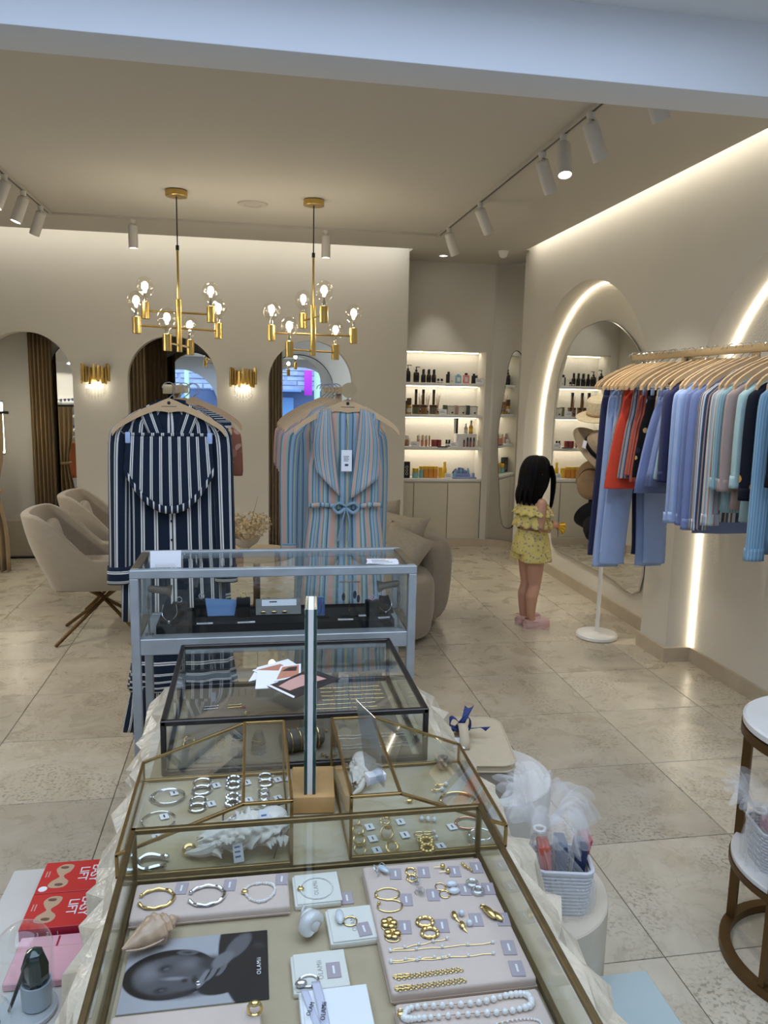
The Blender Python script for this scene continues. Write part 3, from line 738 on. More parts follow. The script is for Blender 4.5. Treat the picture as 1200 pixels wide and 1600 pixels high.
def carton(x, y, z, w, d, h, mt, lab, band=None, cat='box', group=None, name='carton', dot=None, rz=0.0):
    t = thing(name, lab, cat, (x, y, z), rz, group=group)
    obj('body', M().rbox((0, 0, h / 2), (w, d, h), min(w, d) * .04, 1), mt, t)
    if band: obj('band', M().box(-w / 2 - .0006, w / 2 + .0006, -d / 2 - .0006, d / 2 + .0006, h * .76, h * 1.002), band, t, smooth=False)
    else: obj('lid_flap', M().box(-w / 2 + .001, w / 2 - .001, -d / 2 + .001, d / 2 - .001, h, h + .0012), mt, t, smooth=False)
    if dot: obj('print', M().cyl((0, 0, 0), w * .13, .001, 14, xf=XF((0, -d / 2 - .0002, h * .22), R(90))), dot, t)
    return t
def card(x, y, z, w, h, lab, lines=2):
    t = thing('price_card', lab, 'card', (x, y, z), group='price cards on the niche shelves')
    obj('panel', M().rbox((0, 0, h / 2), (w, .004, h), .001, 1, xf=XF((0, 0, 0), R(-8))), m_paper, t)
    obj('foot', M().box(-w * .4, w * .4, 0, .03, 0, .003), m_paper, t, smooth=False)
    for k in range(lines): obj('print_line', M().box(-w * .38, w * (.1 + .14 * k), -.0032, -.0022, h * (.62 - .25 * k), h * (.68 - .25 * k), xf=XF((0, 0, 0), R(-8))), m_ink, t, smooth=False)
z = SHZ[0]
pump(PX(639.5), YS, z, .027, .190, 'amber pump bottle at the left end of the top niche shelf')
pump(PX(652.5), YS, z, .030, .172, 'amber pump bottle second from the left on the top niche shelf')
for k, px in enumerate((662.5, 671, 679)):
    n = ('left', 'middle', 'right')[k]
    bottle(PX(px), YS - .02, z, .0215, .128, m_amber, 'black-capped amber bottle at the front, %s of three pairs on the top shelf' % n, lbl=m_labelk, neck=.34, group='black-capped amber bottles')
    bottle(PX(px + 3.2), YS + .05, z, .0215, .136, m_amber, 'black-capped amber bottle at the back, %s of three pairs on the top shelf' % n, lbl=m_labelk, neck=.34, group='black-capped amber bottles')
for k, px in enumerate((686.5, 692)):
    bottle(PX(px), YS - .02, z, .013, .042, m_amber, ('left' if k == 0 else 'right') + ' one of two tiny dark jars on the top shelf', 'jar', lbl=m_labelw, neck=.35, capw=.9, group='tiny dark jars', name='jar')
bottle(PX(703), YS, z, .024, .115, m_labelk, 'flat black perfume bottle with a pale label on the top shelf', sq=True, neck=.22)
carton(PX(706.5), YS - .04, z, .036, .014, .085, m_labelw, 'small pale carton leaning before the black perfume bottle', dot=m_labelk)
bottle(PX(718.5), YS, z, .030, .092, m_blueb, 'sky blue square perfume bottle on the top shelf', sq=True, neck=.14, cap=m_blueb, lbl=m_labelw)
bottle(PX(731), YS, z, .030, .106, m_pinkb, 'pink square perfume bottle with a black cap on the top shelf', sq=True, neck=.2, lbl=m_labelw)
bottle(PX(743.5), YS, z, .024, .102, m_labelk, 'flat black perfume bottle nearest the right end of the top shelf', sq=True, neck=.22)
carton(PX(748), YS + .03, z, .03, .03, .085, m_greyb, 'grey carton behind the price card on the top shelf')
card(PX(750.5), YS - .06, z, .088, .056, 'white price card at the right end of the top shelf')
z = SHZ[1]
carton(PX(637.5), YS + .03, z, .038, .04, .135, m_tan, 'pale gold carton at the left end of the diffuser shelf', band=m_brownc)
bottle(PX(641.8), YS - .02, z, .026, .162, m_gold, 'gold bottle with a brown cap on the diffuser shelf', cap=m_brownc, neck=.42, lbl=m_labelw, capw=.95)
for k, (px, mc, n) in enumerate(((655, m_greenb, 'left'), (666.5, m_tan, 'middle'), (682.5, m_greyb, 'right'))):
    carton(PX(px), YS + .05, z, .072, .05, .094, mc, '%s of the three low cartons standing behind the reed diffusers' % n, group='cartons behind the reed diffusers', band=m_brownc)
    t = carton(PX(px - .5 + (.5 if k == 2 else 0)), YS + .05, z + .0955, .023, .024, .158, m_brownc, '%s of the three slim dark cartons standing on the diffuser cartons' % n, group='slim dark cartons on the diffuser shelf', band=m_black)
    d = thing('reed_diffuser', 'reed diffuser bottle, %s of three on the diffuser shelf' % n, 'reed diffuser', (PX(px + 3.2), YS - .035, z), group='reed diffusers')
    obj('bottle', M().lathe([(.018, 0), (.021, .004), (.021, .05), (.012, .062), (.009, .066), (.009, .08)], 14), m_clear, d)
    obj('liquid', M().lathe([(.017, .003), (.019, .006), (.019, .034), (0.0, .035)], 12), m_gold, d)
    obj('label', M().cyl((0, 0, 0), .008, .001, 12, xf=XF((0, -.0215, .028), R(90))), m_labelk, d)
    for q in range(5):
        a = q * 1.26; obj('reed', M().tube([(0, 0, .01), (.022 * cos(a) + .008, .015 * sin(a), .215 - .02 * (q % 3))], .0016, 5), m_reed, d)
card(PX(694.5), YS - .05, z, .080, .054, 'white price card in the middle of the diffuser shelf')
for k, (px, mc, n) in enumerate(((709, m_greenb, 'green'), (726.5, mat('dusty_pink_carton', (188, 156, 150), .6), 'pink'), (745, mat('dark_teal_carton', (58, 70, 70), .6), 'dark'))):
    carton(PX(px - 8.5), YS + .03, z, .042, .05, .096, mc, '%s candle carton on the diffuser shelf' % n, group='candle cartons')
    c = thing('candle', 'white candle in a tapered glass beside the %s carton' % n, 'candle', (PX(px), YS - .015, z), group='white candles')
    obj('cup', M().lathe([(.033, 0), (.035, .003), (.041, .085), (.038, .085), (.036, .07), (0, .07)], 20), m_labelw, c)
    obj('print', M().cyl((0, 0, 0), .0095, .003, 14, xf=XF((0, -.0345, .022), R(94))), m_labelk, c)
    obj('lid', M().lathe([(.0, .093), (.03, .093), (.042, .088), (.042, .084)][::-1], 20), m_greyb, c)
z = SHZ[2]
def gloss(x, y, z, h, lab, capm, grp, col=m_nude, name='lip_gloss'):
    t = thing(name, lab, 'lip gloss', (x, y, z), group=grp)
    obj('tube', M().lathe([(.0075, 0), (.0085, .002), (.0085, h * .6)], 10), col, t)
    obj('cap', M().lathe([(.0078, h * .6), (.0078, h - .002), (.006, h)], 10), capm, t)
t = thing('acrylic_holder', 'clear acrylic holder of lip glosses at the left end of the lowest shelf', 'holder', (PX(638.5), YS, z))
obj('tray', M().box(-.044, .044, -.03, .03, 0, .004).box(-.044, .044, -.03, -.027, 0, .05).box(-.044, .044, .027, .03, 0, .08).box(-.044, -.041, -.03, .03, 0, .08).box(.041, .044, -.03, .03, 0, .08), m_acry, t, smooth=False)
for k in range(4): gloss(PX(638.5) - .027 + k * .018, YS, z + .0045, .108, 'lip gloss in the acrylic holder, number %s from its left' % ('one', 'two', 'three', 'four')[k], m_labelw, 'glosses in the acrylic holder')
card(PX(651.5), YS - .06, z, .086, .054, 'white price card beside the acrylic lip gloss holder')
for k in range(7): gloss(PX(657 + 3.1 * k), YS + (.02 if k % 2 else -.01), z, .112 + .006 * (k % 2), '%s lip gloss from the left in the row of seven on the lowest shelf' % ('first', 'second', 'third', 'fourth', 'fifth', 'sixth', 'seventh')[k], m_labelw if k % 3 else m_brass, 'row of nude lip glosses')
for k in range(4): carton(PX(681.3 + 3.9 * k), YS, z, .022, .03, .07, m_red if k % 2 == 0 else mat('crimson_carton%d' % k, (164, 70, 62), .5), 'small red carton, %s of four on the lowest shelf' % ('first', 'second', 'third', 'last')[k], group='small red cartons')
tag(obj('display_tray', M().rbox((PX(694), YS - .07, z + .004), (.11, .05, .008), .002), m_black, loc=(PX(694), YS - .07, z), w=True), 'thin black tray at the front of the lowest shelf', 'tray')
for k in range(2): bottle(PX(703.5 + 4.4 * k), YS, z, .014, .072, m_labelk, ('left' if k == 0 else 'right') + ' small black bottle beside the white display box', lbl=m_labelw, neck=.3, capw=.8, group='small black bottles')
card(PX(713), YS - .07, z, .082, .052, 'white price card before the white display box')
tag(obj('display_box', M().rbox((PX(735), YS + .04, z + .068), (.218, .10, .136), .003), m_white, loc=(PX(735), YS + .04, z), w=True), 'white display box raising bottles on the lowest shelf', 'display box')
for k, px in enumerate((730.5, 736, 741, 746.3)): gloss(PX(px), YS - .03, z, .074 if k == 0 else .10, 'black-capped lip gloss before the white box, %s from left' % ('first', 'second', 'third', 'fourth')[k], m_black, 'black-capped lip glosses', mat('mauve_gloss%d' % k, (150, 92, 88), .3))
for k, (px, mc) in enumerate(((717, m_labelw), (720.5, m_labelk))): carton(PX(px), YS + .03, z + .1365, .018, .02, .158, mc, ('white' if k == 0 else 'black') + ' slim tall carton standing on the white display box', group='slim cartons on the display box')
bottle(PX(734.8), YS + .03, z + .1365, .021, .105, mat('frosted_bottle', (196, 196, 186), .3), 'frosted pale bottle standing on the white display box', cap=m_labelw, neck=.3, lbl=m_labelw)
bottle(PX(743.2), YS + .03, z + .1365, .023, .138, m_gold, 'yellow oil bottle standing on the white display box', cap=m_labelw, neck=.35, lbl=m_yel)
z = NZ0
t = carton(PX(639), YS, z, .092, .05, .168, m_black, 'black gift carton with white print at the left of the cabinet top')
for k in range(3): obj('print', M().ring((.012, -.0258, .045 + .035 * k), .012, .002, 14, 4, tilt=Matrix.Rotation(R(90), 4, 'X')), m_labelw, t)
bottle(PX(655), YS - .01, z, .034, .104, m_teal, 'wide aqua tub with a yellow lid on the cabinet top', 'jar', cap=m_yel, neck=.38, capw=.95, name='jar')
bottle(PX(664.3), YS, z, .024, .122, m_teal, 'slim aqua tube with a yellow cap on the cabinet top', cap=m_yel, neck=.25, capw=.95)
for k in range(3): carton(PX(671.5 + 7.7 * k), YS, z, .045, .04, .122, m_orange, 'orange carton with a yellow top, %s of three on the cabinet top' % ('left', 'middle', 'right')[k], band=m_yel, group='orange cartons')
carton(PX(695), YS, z, .038, .035, .108, m_yel, 'plain yellow carton right of the orange ones')
bottle(PX(703.3), YS + .04, z, .024, .165, m_yel, 'tall yellow pump bottle behind the price card', neck=.3, cap=m_yel, capw=.6)
card(PX(706.8), YS - .06, z, .086, .054, 'white price card before the tall yellow bottle')
t = thing('arch_display', 'periwinkle blue arched product display on the cabinet top', 'display stand', (PX(731), YS, z))
obj('base', M().rbox((0, -.02, .008), (.255, .15, .016), .003), m_peri, t)
obj('step', M().rbox((-.005, .0, .032), (.17, .05, .032), .003), m_peri, t)
obj('arch_panel', M().prism(arc(-.02, .016, .09, 0, pi, 24), .035, .045, 'xz'), m_perid, t)
for k, (dx, dy, zz) in enumerate(((-.1, -.06, .0165), (-.06, 0, .0485), (-.02, 0, .0485), (.02, 0, .0485), (.06, 0, .0485), (.1, -.06, .0165))):
    bottle(PX(731) + dx, YS + dy, z + zz, .016, .066 if zz < .02 else .056, m_blueb if k % 2 == 0 else m_peri, '%s pale blue bottle from the left on the arched display' % ('first', 'second', 'third', 'fourth', 'fifth', 'sixth')[k], neck=.3, cap=m_labelw if k % 2 else m_peri, group='bottles on the arched display')

# ------------------------------------------------------------------ left wall: sunglasses shelves and rail (seen in the left mirror)
m_gl = mat('dark_sunglass', (26, 24, 26), .15)
for k, z in enumerate((1.36, 1.16, .96)):
    nm = ('top', 'middle', 'lowest')[k]
    tag(obj('wall_shelf', M().rbox((XL + .09, 4.15, z - .02), (.18, 1.9, .04), .004), m_white, loc=(XL + .09, 4.15, z - .04), w=True), 'white wall shelf of sunglasses on the left wall, %s one' % nm, 'shelf', 'sunglasses shelves')
    for q in range(7):
        y = 3.42 + q * .24
        t = thing('sunglasses', 'dark sunglasses, %s pair from the front on the %s left wall shelf' % (('first', 'second', 'third', 'fourth', 'fifth', 'sixth', 'seventh')[q], nm), 'sunglasses', (XL + .11, y, z), group='sunglasses on the left wall')
        obj('lens', M().rbox((0, -.034, .022), (.006, .056, .042), .006, 2), m_gl, t)
        obj('lens', M().rbox((0, .034, .022), (.006, .056, .042), .006, 2), m_gl, t)
        obj('bridge', M().tube([(0, -.01, .03), (0, .01, .03)], .003, 5), m_gl, t)
        for s in (-1, 1): obj('temple_arm', M().tube([(0, s * .064, .034), (-.08, s * .06, .03), (-.1, s * .06, .006)], .0025, 5), m_gl, t)
area('left_wall_added_light', (XL + .25, 4.15, 1.9), (.05, 1.6), 22, WARM2, (0, R(-25), 0))  # lamp added to brighten the left wall as the mirror shows it
t = thing('added_led_bar', 'slim white LED bar added to light the sunglasses shelves on the left wall', 'light', (XL, 4.15, 1.92))  # made-up housing for the added left wall lamp
obj('housing', M().rbox((.25, 0, 0), (.06, 1.62, .018), .003), m_white, t)
for yy in (-.6, .6): obj('arm', M().tube([(.002, yy, 0), (.24, yy, 0)], .007, 8), m_white, t)
for nm, lab, c, d in (('back', 'white LED profile recessed in the ceiling slot above the back wall', (-.55, 7.06, 3.02), (4.0, .06, .02)), ('right', 'white LED profile recessed in the ceiling slot above the right wall', (2.42, 4.6, 3.02), (.06, 4.4, .02))):
    t = thing('led_profile', lab, 'light', c, group='ceiling slot LED profiles')
    obj('housing', M().rbox((0, 0, .004), d, .003, 1), m_white, t)
    for s in (-1, 1): obj('hanger_rod', M().tube([(s * d[0] * .4 if d[0] > 1 else 0, s * d[1] * .4 if d[1] > 1 else 0, .01), (s * d[0] * .4 if d[0] > 1 else 0, s * d[1] * .4 if d[1] > 1 else 0, .178)], .004, 6), m_white, t)

# ------------------------------------------------------------------ armchairs
m_uph = mat('taupe_upholstery', (160, 147, 126), .9, var=.06, vscale=30, sheen=.3, bump=.1, bscale=250)
def armchair(x, y, rz, lab):
    t = thing('armchair', lab, 'armchair', (x, y, 0), rz, group='taupe armchairs')
    path = smooth_path([(.30, -.27), (.10, -.285), (-.12, -.285), (-.25, -.25), (-.30, -.14), (-.31, 0), (-.30, .14), (-.25, .25), (-.12, .285), (.10, .285), (.30, .27)], 4)
    N = len(path) - 1
    def fn(u, v):
        f = u * N; i = min(int(f), N - 1); k = f - i
        px = path[i][0] * (1 - k) + path[i + 1][0] * k; py = path[i][1] * (1 - k) + path[i + 1][1] * k
        s = max(0, min(1, (-.02 - px) / .22)); s = s * s * (3 - 2 * s)
        top = .555 + .275 * s - .05 * max(0, (px - .18) / .12) ** 2 * (1 - s)
        z = .37 + (top - .37) * v
        lean = max(0, z - .45) * .32 * s
        bulge = .02 * sin(v * pi)
        tuck = -.035 * (1 - v) ** 3
        L = sqrt(px * px + py * py) + 1e-6
        return (px - lean + (px / L) * (bulge + tuck), py + (py / L) * (bulge + tuck) * .6, z)
    o = obj('shell', M().sheet(fn, 44, 8), m_uph, t)
    md = o.modifiers.new('t', 'SOLIDIFY'); md.thickness = .055; md.offset = 0
    bv = o.modifiers.new('b', 'BEVEL'); bv.width = .018; bv.segments = 3; bv.limit_method = 'ANGLE'
    obj('seat_cushion', M().rbox((.02, 0, .425), (.54, .5, .12), .045, 4), m_uph, t)
    obj('back_cushion', M().rbox((0, 0, 0), (.08, .50, .30), .038, 4, xf=XF((-.292, 0, .595), 0, R(-17))), m_uph, t)
    obj('seam', M().tube([(-.248, -.2, .62), (-.243, 0, .62), (-.248, .2, .62)], .003, 5), m_uph, t)
    obj('underside', M().rbox((.0, 0, .362), (.5, .5, .02), .008), m_uph, t)
    for a in (1, -1):
        for b_ in (1, -1):
            obj('leg', M().tube([(-a * .13, -b_ * .1, .36), (a * .27, b_ * .22, .006)], [.0125, .011], 10), m_bronze, t)
    obj('leg_hub', M().sphere((0, 0, .245), .02, 10, 6), m_bronze, t)
armchair(-.945, 5.06, R(4), 'taupe upholstered armchair on crossed bronze legs, the nearer one')
armchair(-.92, 5.86, R(2), 'taupe upholstered armchair partly hidden behind the nearer armchair')

# ------------------------------------------------------------------ sofa with cushions
t = thing('curved_sofa', 'taupe curved sofa beside the pastel dress rack', 'sofa', (.62, 5.0, 0))
def sofa_seat():
    m = M()
    def ring(k, z):
        return [( .775 + (.42 * k) * math.copysign(abs(cos(a)) ** .62, cos(a)), 5.02 + (.50 * k) * math.copysign(abs(sin(a)) ** .7, sin(a)), z) for a in [2 * pi * i / 48 for i in range(48)]]
    prof = [(.93, .05), (.96, .07), (1.0, .2), (1.0, .34), (.985, .385), (.95, .41), (.88, .42), (0.3, .425)]
    rr = [ring(k, z) for k, z in prof]
    m.sheet(lambda u, v: rr[min(int(round(v * (len(prof) - 1))), len(prof) - 1)][int(round(u * 48)) % 48], 48, len(prof) - 1, closeu=True)
    return m
obj('seat', sofa_seat(), m_uph, t, w=True, ang=60)
spth = smooth_path([(1.22, 5.0), (1.265, 5.15), (1.245, 5.36), (1.12, 5.55), (.92, 5.68), (.68, 5.70), (.50, 5.66), (.42, 5.58)], 5)
def sofa_back(u, v):
    N = len(spth) - 1; f = u * N; i = min(int(f), N - 1); k = f - i
    c = Vector((spth[i][0] * (1 - k) + spth[i + 1][0] * k, spth[i][1] * (1 - k) + spth[i + 1][1] * k, 0))
    tv = (Vector((*spth[i + 1], 0)) - Vector((*spth[i], 0))).normalized(); nv = Vector((tv.y, -tv.x, 0))
    u = .5 - .5 * cos(pi * u) if False else u
    e = max(0.0, (1 - abs(2 * u - 1) ** 8)) ** .5
    h = (.62 - .06 * u) * (.70 + .30 * e); w = .135 * e
    a = 2 * pi * v
    ca, sa = cos(a), sin(a)
    zz = .05 + (h - .05) * (.5 + .5 * math.copysign(abs(sa) ** .6, sa))
    return c + nv * (w * math.copysign(abs(ca) ** .7, ca)) * (1.0 - .25 * (1 - zz / h)) + Vector((0, 0, zz))
sb = M().sheet(sofa_back, 44, 24)
obj('backrest', sb, m_uph, t, w=True, ang=70)
obj('plinth', M().prism([(.775 + .36 * cos(a), 5.04 + .44 * sin(a)) for a in [2 * pi * i / 32 for i in range(32)]], 0.0, .055), m_black, t, w=True)
def cushion(x, y, z, s, rx, ry, rz, lab):
    def fn(u, v):
        a, b_ = 2 * u - 1, 2 * v - 1
        k = (1 - a ** 4) * (1 - b_ ** 4)
        pin = 1 - .10 * (1 - abs(a) ** 2) * abs(b_) ** 3
        pin2 = 1 - .10 * (1 - abs(b_) ** 2) * abs(a) ** 3
        return (a * s / 2 * pin2, b_ * s / 2 * pin, .075 * max(k, 0) ** .55)
    m = M().sheet(fn, 16, 16); m.sheet(lambda u, v: (fn(u, v)[0], fn(u, v)[1], -fn(u, v)[2]), 16, 16)
    o = obj('throw_cushion', m, mat('cushion_linen%d' % len(MATS), (172, 160, 138), .95, var=.1, vscale=60, bump=.3, bscale=300), loc=(x, y, z), rot=(rx, ry, rz), ang=60)
    return tag(o, lab, 'cushion', 'sofa cushions')
cushion(.88, 5.40, .62, .42, R(72), R(0), R(10), 'large taupe throw cushion at the back of the sofa')
cushion(1.0, 5.18, .59, .38, R(60), R(5), R(-35), 'taupe throw cushion with pointed corner, middle of the three')
cushion(.97, 4.93, .545, .36, R(52), R(18), R(-40), 'small heathered throw cushion nearest the sofa arm')

# ------------------------------------------------------------------ coffee table with dried flowers
m_ctop = mat('beige_table_top', (190, 174, 142), .5, var=.1, vscale=9)
t = thing('coffee_table', 'round beige pedestal coffee table between armchairs and sofa', 'table', (.03, 5.45, 0))
obj('top', M().lathe([(.24, .42), (.265, .425), (.27, .44), (.265, .455), (.0, .456)], 40), m_ctop, t)
obj('pedestal', M().lathe([(.03, .015), (.025, .1), (.025, .42)], 16), m_bronze, t)
obj('foot', M().lathe([(.19, 0), (.195, .006), (.18, .014), (.03, .02)], 32), m_bronze, t)
t = thing('flower_bowl', 'white footed bowl of dried hydrangeas on the coffee table', 'flower vase', (-.05, 5.42, .456))
obj('bowl', M().lathe([(.05, 0), (.052, .008), (.03, .02), (.035, .035), (.09, .075), (.11, .115), (.106, .115), (.085, .08), (0, .06)], 24), mat('bowl_glaze', (206, 200, 188), .5), t)
m_dry = mat('dried_petals', (222, 200, 156), .9, var=.3, vscale=40)
for k in range(7):
    a = k * 2.4; r0 = .05 + .02 * (k % 3); c = Vector((cos(a) * r0 * 1.5, sin(a) * r0, .17 + .07 * ((k * 2) % 4) / 3))
    m = M()
    for q in range(110):
        d = Vector((rnd.gauss(0, 1), rnd.gauss(0, 1), rnd.gauss(0, 1))).normalized()
        p = c + d * .072 * rnd.uniform(.8, 1.05); sz = .011
        e1 = d.orthogonal().normalized(); e1.rotate(Matrix.Rotation(rnd.uniform(0, 6), 3, d)); e2 = d.cross(e1)
        m.add([p + e1 * sz, p + e2 * sz * .8 + d * .004, p - e1 * sz, p - e2 * sz * .8 + d * .004], [(0, 1, 2, 3)])
    obj('hydrangea_head', m, m_dry, t, smooth=False)
for k, (dx, dz) in enumerate(((.09, .30), (.13, .12), (-.1, .2))):
    obj('twig', M().tube([(0, 0, .08), (dx * .5, -.02, .08 + dz * .5), (dx, -.03, .1 + dz)], [.003, .002, .001], 5), m_reed, t)

# ------------------------------------------------------------------ hangers and garments
m_wood = mat('hanger_wood', (206, 172, 128), .5, var=.08, vscale=30)
m_clip = mat('pale_blue_clip', (170, 190, 226), .4)
def hanger_outline():
    up, lo = [], []
    for i in range(-16, 17):
        s = i / 16; x = .212 * s; a = abs(s)
        zc = -.058 - .018 * a - .082 * a ** 1.7 - (.012 * max(0, (a - .86) / .14) ** 2)
        hh = .0145 - .004 * a + (.010 * max(0, 1 - a / .24))
        up.append((x, zc + hh)); lo.append((x, zc - hh - .006 * max(0, 1 - a / .24)))
    return up + lo[::-1]
_ho = hanger_outline()
_hm = M().prism(_ho, -.0065, .0065, 'xz')
_hk = M().tube(smooth_path([(0, 0, -.05), (0, 0, -.034), (.017, 0, -.019), (.0255, 0, 0), (.018, 0, .0185), (0, 0, .026), (-.018, 0, .0185), (-.0245, 0, .004)], 3), .0019, 6)
_hb = _hkd = None
def hanger(x, y, z, lab, rz=0.0, group='wooden hangers', logo=False, clips=0.0, sc=1.0):
    global _hb, _hkd
    t = thing('clothes_hanger', lab, 'hanger', (x, y, z), rz, group=group)
    if _hb is None:
        b_ = obj('shoulder_bar', _hm, m_wood, t); h = obj('hook', _hk, m_chrome, t); _hb, _hkd = b_.data, h.data
    else:
        for n, d in (('shoulder_bar', _hb), ('hook', _hkd)):
            o = bpy.data.objects.new(n, d); COL.objects.link(o); o.parent = t
    if logo:
        obj('logo_dot', M().cyl((0, 0, 0), .0065, .0006, 14, xf=XF((0, -.0066, -.052), R(90))), m_black, t)
        obj('logo_text', M().box(-.028, .028, -.0072, -.0066, -.0665, -.0645), m_ink, t, smooth=False)
    if clips:
        obj('clip_bar', M().tube([(-.19, 0, -.150), (-.17, -.010, -.170), (.17, -.010, -.170), (.19, 0, -.150)], .0022, 6), m_chrome, t)
        for s in (-1, 1): obj('clip', M().rbox((s * clips, -.018 if clips > .12 else -.008, -.185), (.019, .022 if clips > .12 else .014, .042), .003), m_clip, t)
    return t
def loft(m, secs, n=28, fold=0.0, nf=5, ph=0.0, sub=3, a0=0.0, a1=2 * pi, mi=None, grow=1.0):
    """secs: (cx, cy, cz, rx, ry) from the top down; smooth interpolated; UV in metres"""
    S = smooth_path(secs, sub); K = len(S) - 1
    per = max(pi * (s[3] + s[4]) * 1.15 for s in S); L = sum((Vector(S[i + 1][:3]) - Vector(S[i][:3])).length for i in range(K))
    def fn(u, v):
        s = S[int(round(v * K))]; a = a0 + (a1 - a0) * u
        f = fold * min(1.0, v * 1.4) ** grow * sin(nf * a + ph + .6 * sin(3 * v))
        return (s[0] + (s[3] + f) * math.copysign(abs(cos(a)) ** .8, cos(a)), s[1] + (s[4] + f * .8) * math.copysign(abs(sin(a)) ** .8, sin(a)), s[2])
    return m.sheet(fn, n, K, closeu=(a1 - a0 > 6.28), uvs=(per * (a1 - a0) / (2 * pi), L), mi=mi)
def shirt(name, lab, x, y, z, H, mt, cat='shirt', w=.2, sleeve=.5, collar=True, group=None, trim=None, fold=.006, flare=1.0, nf=6, button=True, rz=0.0, dp=.03, cuff=True):
    t = thing(name, lab, cat, (x, y, z), rz, group=group)
    trim = trim or mt
    m = loft(M(), [(0, 0, .0, .06, dp * .8), (0, 0, -.018, .10, dp), (0, 0, -.06, w * .80, dp), (0, 0, -.108, w, dp * .9), (0, 0, -.2, w * .98, dp), (0, 0, -H * .55, w * .97 * (1 + (flare - 1) * .4), dp), (0, 0, -H, w * flare, dp * 1.05)], 40, fold, nf, ph=rnd.uniform(0, 6))
    obj('body', m, mt, t, solid=.002)
    if sleeve:
        for s in (-1, 1):
            m = loft(M(), [(s * (w - .045), 0, -.072, .03, dp * .55), (s * (w - .006), 0, -.108, .042, dp * .75), (s * (w + .012), 0, -.14, .042, dp * .8), (s * (w + .022), -.004, -.28, .038, dp * .8), (s * (w + .022), -.004, -sleeve * .92, .034, dp * .75), (s * (w + .02), -.004, -sleeve, .036, dp * .75)], 16, fold * .8, 3, ph=rnd.uniform(0, 6))
            o = obj('sleeve', m, mt, t, solid=.002)
            if cuff and sleeve > .3: obj('cuff', loft(M(), [(s * (w + .02), -.004, -sleeve + .045, .0385, dp * .82), (s * (w + .02), -.004, -sleeve - .004, .040, dp * .84)], 16, 0), trim, o, solid=.002)
    if collar:
        for s in (-1, 1):
            obj('collar', M().sheet(lambda u, v: (s * (.012 + .055 * u) , -dp * .9 - .012 * v + .02 * u * u, .012 - .02 * u * (1 - v) - .045 * v * (1 - .3 * u)), 6, 4, uvs=(.07, .05)), trim, t, solid=.002)
    if button:
        for k in range(4): obj('button', M().cyl((0, 0, 0), .005, .002, 10, xf=XF((0, -dp - .0025, -.13 - k * H * .19), R(90))), m_labelw, t)
    return t
def trousers(name, lab, x, y, z, H, mt, cat='trousers', w=.165, hemw=.1, group=None, fold=.004, spread=.09, dp=.018, trim=None):
    t = thing(name, lab, cat, (x, y, z), 0, group=group)
    obj('waistband', loft(M(), [(0, 0, 0, w, dp), (0, 0, -.018, w * 1.01, dp * 1.1), (0, 0, -.038, w * 1.01, dp * 1.1)], 28, 0), trim or mt, t, solid=.002)
    for s in (-1, 1):
        obj('leg', loft(M(), [(s * w * .5, 0, -.03, w * .52, dp), (s * w * .52, 0, -.12, w * .56, dp * 1.1), (s * (w * .5 + spread * .15), 0, -H * .45, (w * .5 + hemw) * .52, dp * 1.15), (s * (w * .5 + spread * .3), 0, -H * .9, hemw, dp * 1.2), (s * (w * .5 + spread * .3), 0, -H, hemw * 1.02, dp * 1.2)], 20, fold, 4, ph=rnd.uniform(0, 6)), mt, t, solid=.002)
    return t
def skirt(name, lab, x, y, z, H, mt, w=.16, hem=.24, cat='skirt', group=None, fold=.01, nf=6, dp=.02):
    t = thing(name, lab, cat, (x, y, z), 0, group=group)
    obj('waistband', loft(M(), [(0, 0, 0, w, dp), (0, 0, -.035, w * 1.02, dp)], 28, 0), mt, t, solid=.002)
    obj('panel', loft(M(), [(0, 0, -.03, w * 1.01, dp), (0, 0, -H * .4, (w + hem) * .5, dp * 1.3), (0, 0, -H, hem, dp * 1.5)], 40, fold, nf, ph=rnd.uniform(0, 6)), mt, t, solid=.002)
    return t

NAVY, WH = (22, 34, 50), (226, 222, 214)
st_navy = stripes('navy_white_stripe', [(0, NAVY), (.50, WH), (.62, NAVY), (.68, WH), (.80, NAVY)], .036)
st_navyd = stripes('navy_white_diagonal', [(0, NAVY), (.50, WH), (.62, NAVY), (.68, WH), (.80, NAVY)], .036, axis='V')
PAST = [(0, (134, 160, 172)), (.06, (84, 104, 116)), (.10, (160, 178, 178)), (.16, (204, 160, 142)), (.30, (158, 174, 160)), (.36, (96, 120, 128)), (.42, (152, 174, 188)), (.50, (112, 136, 160)), (.54, (186, 180, 140)), (.58, (132, 158, 168)), (.66, (90, 108, 128)), (.70, (150, 172, 184)), (.78, (208, 168, 146)), (.88, (116, 146, 146)), (.94, (172, 188, 184))]
st_past = stripes('pastel_stripe', PAST, .125)
st_pastd = stripes('pastel_stripe_cross', PAST, .085, axis='V')
m_rail = mat('rail_champagne', (176, 152, 112), .4, .5)

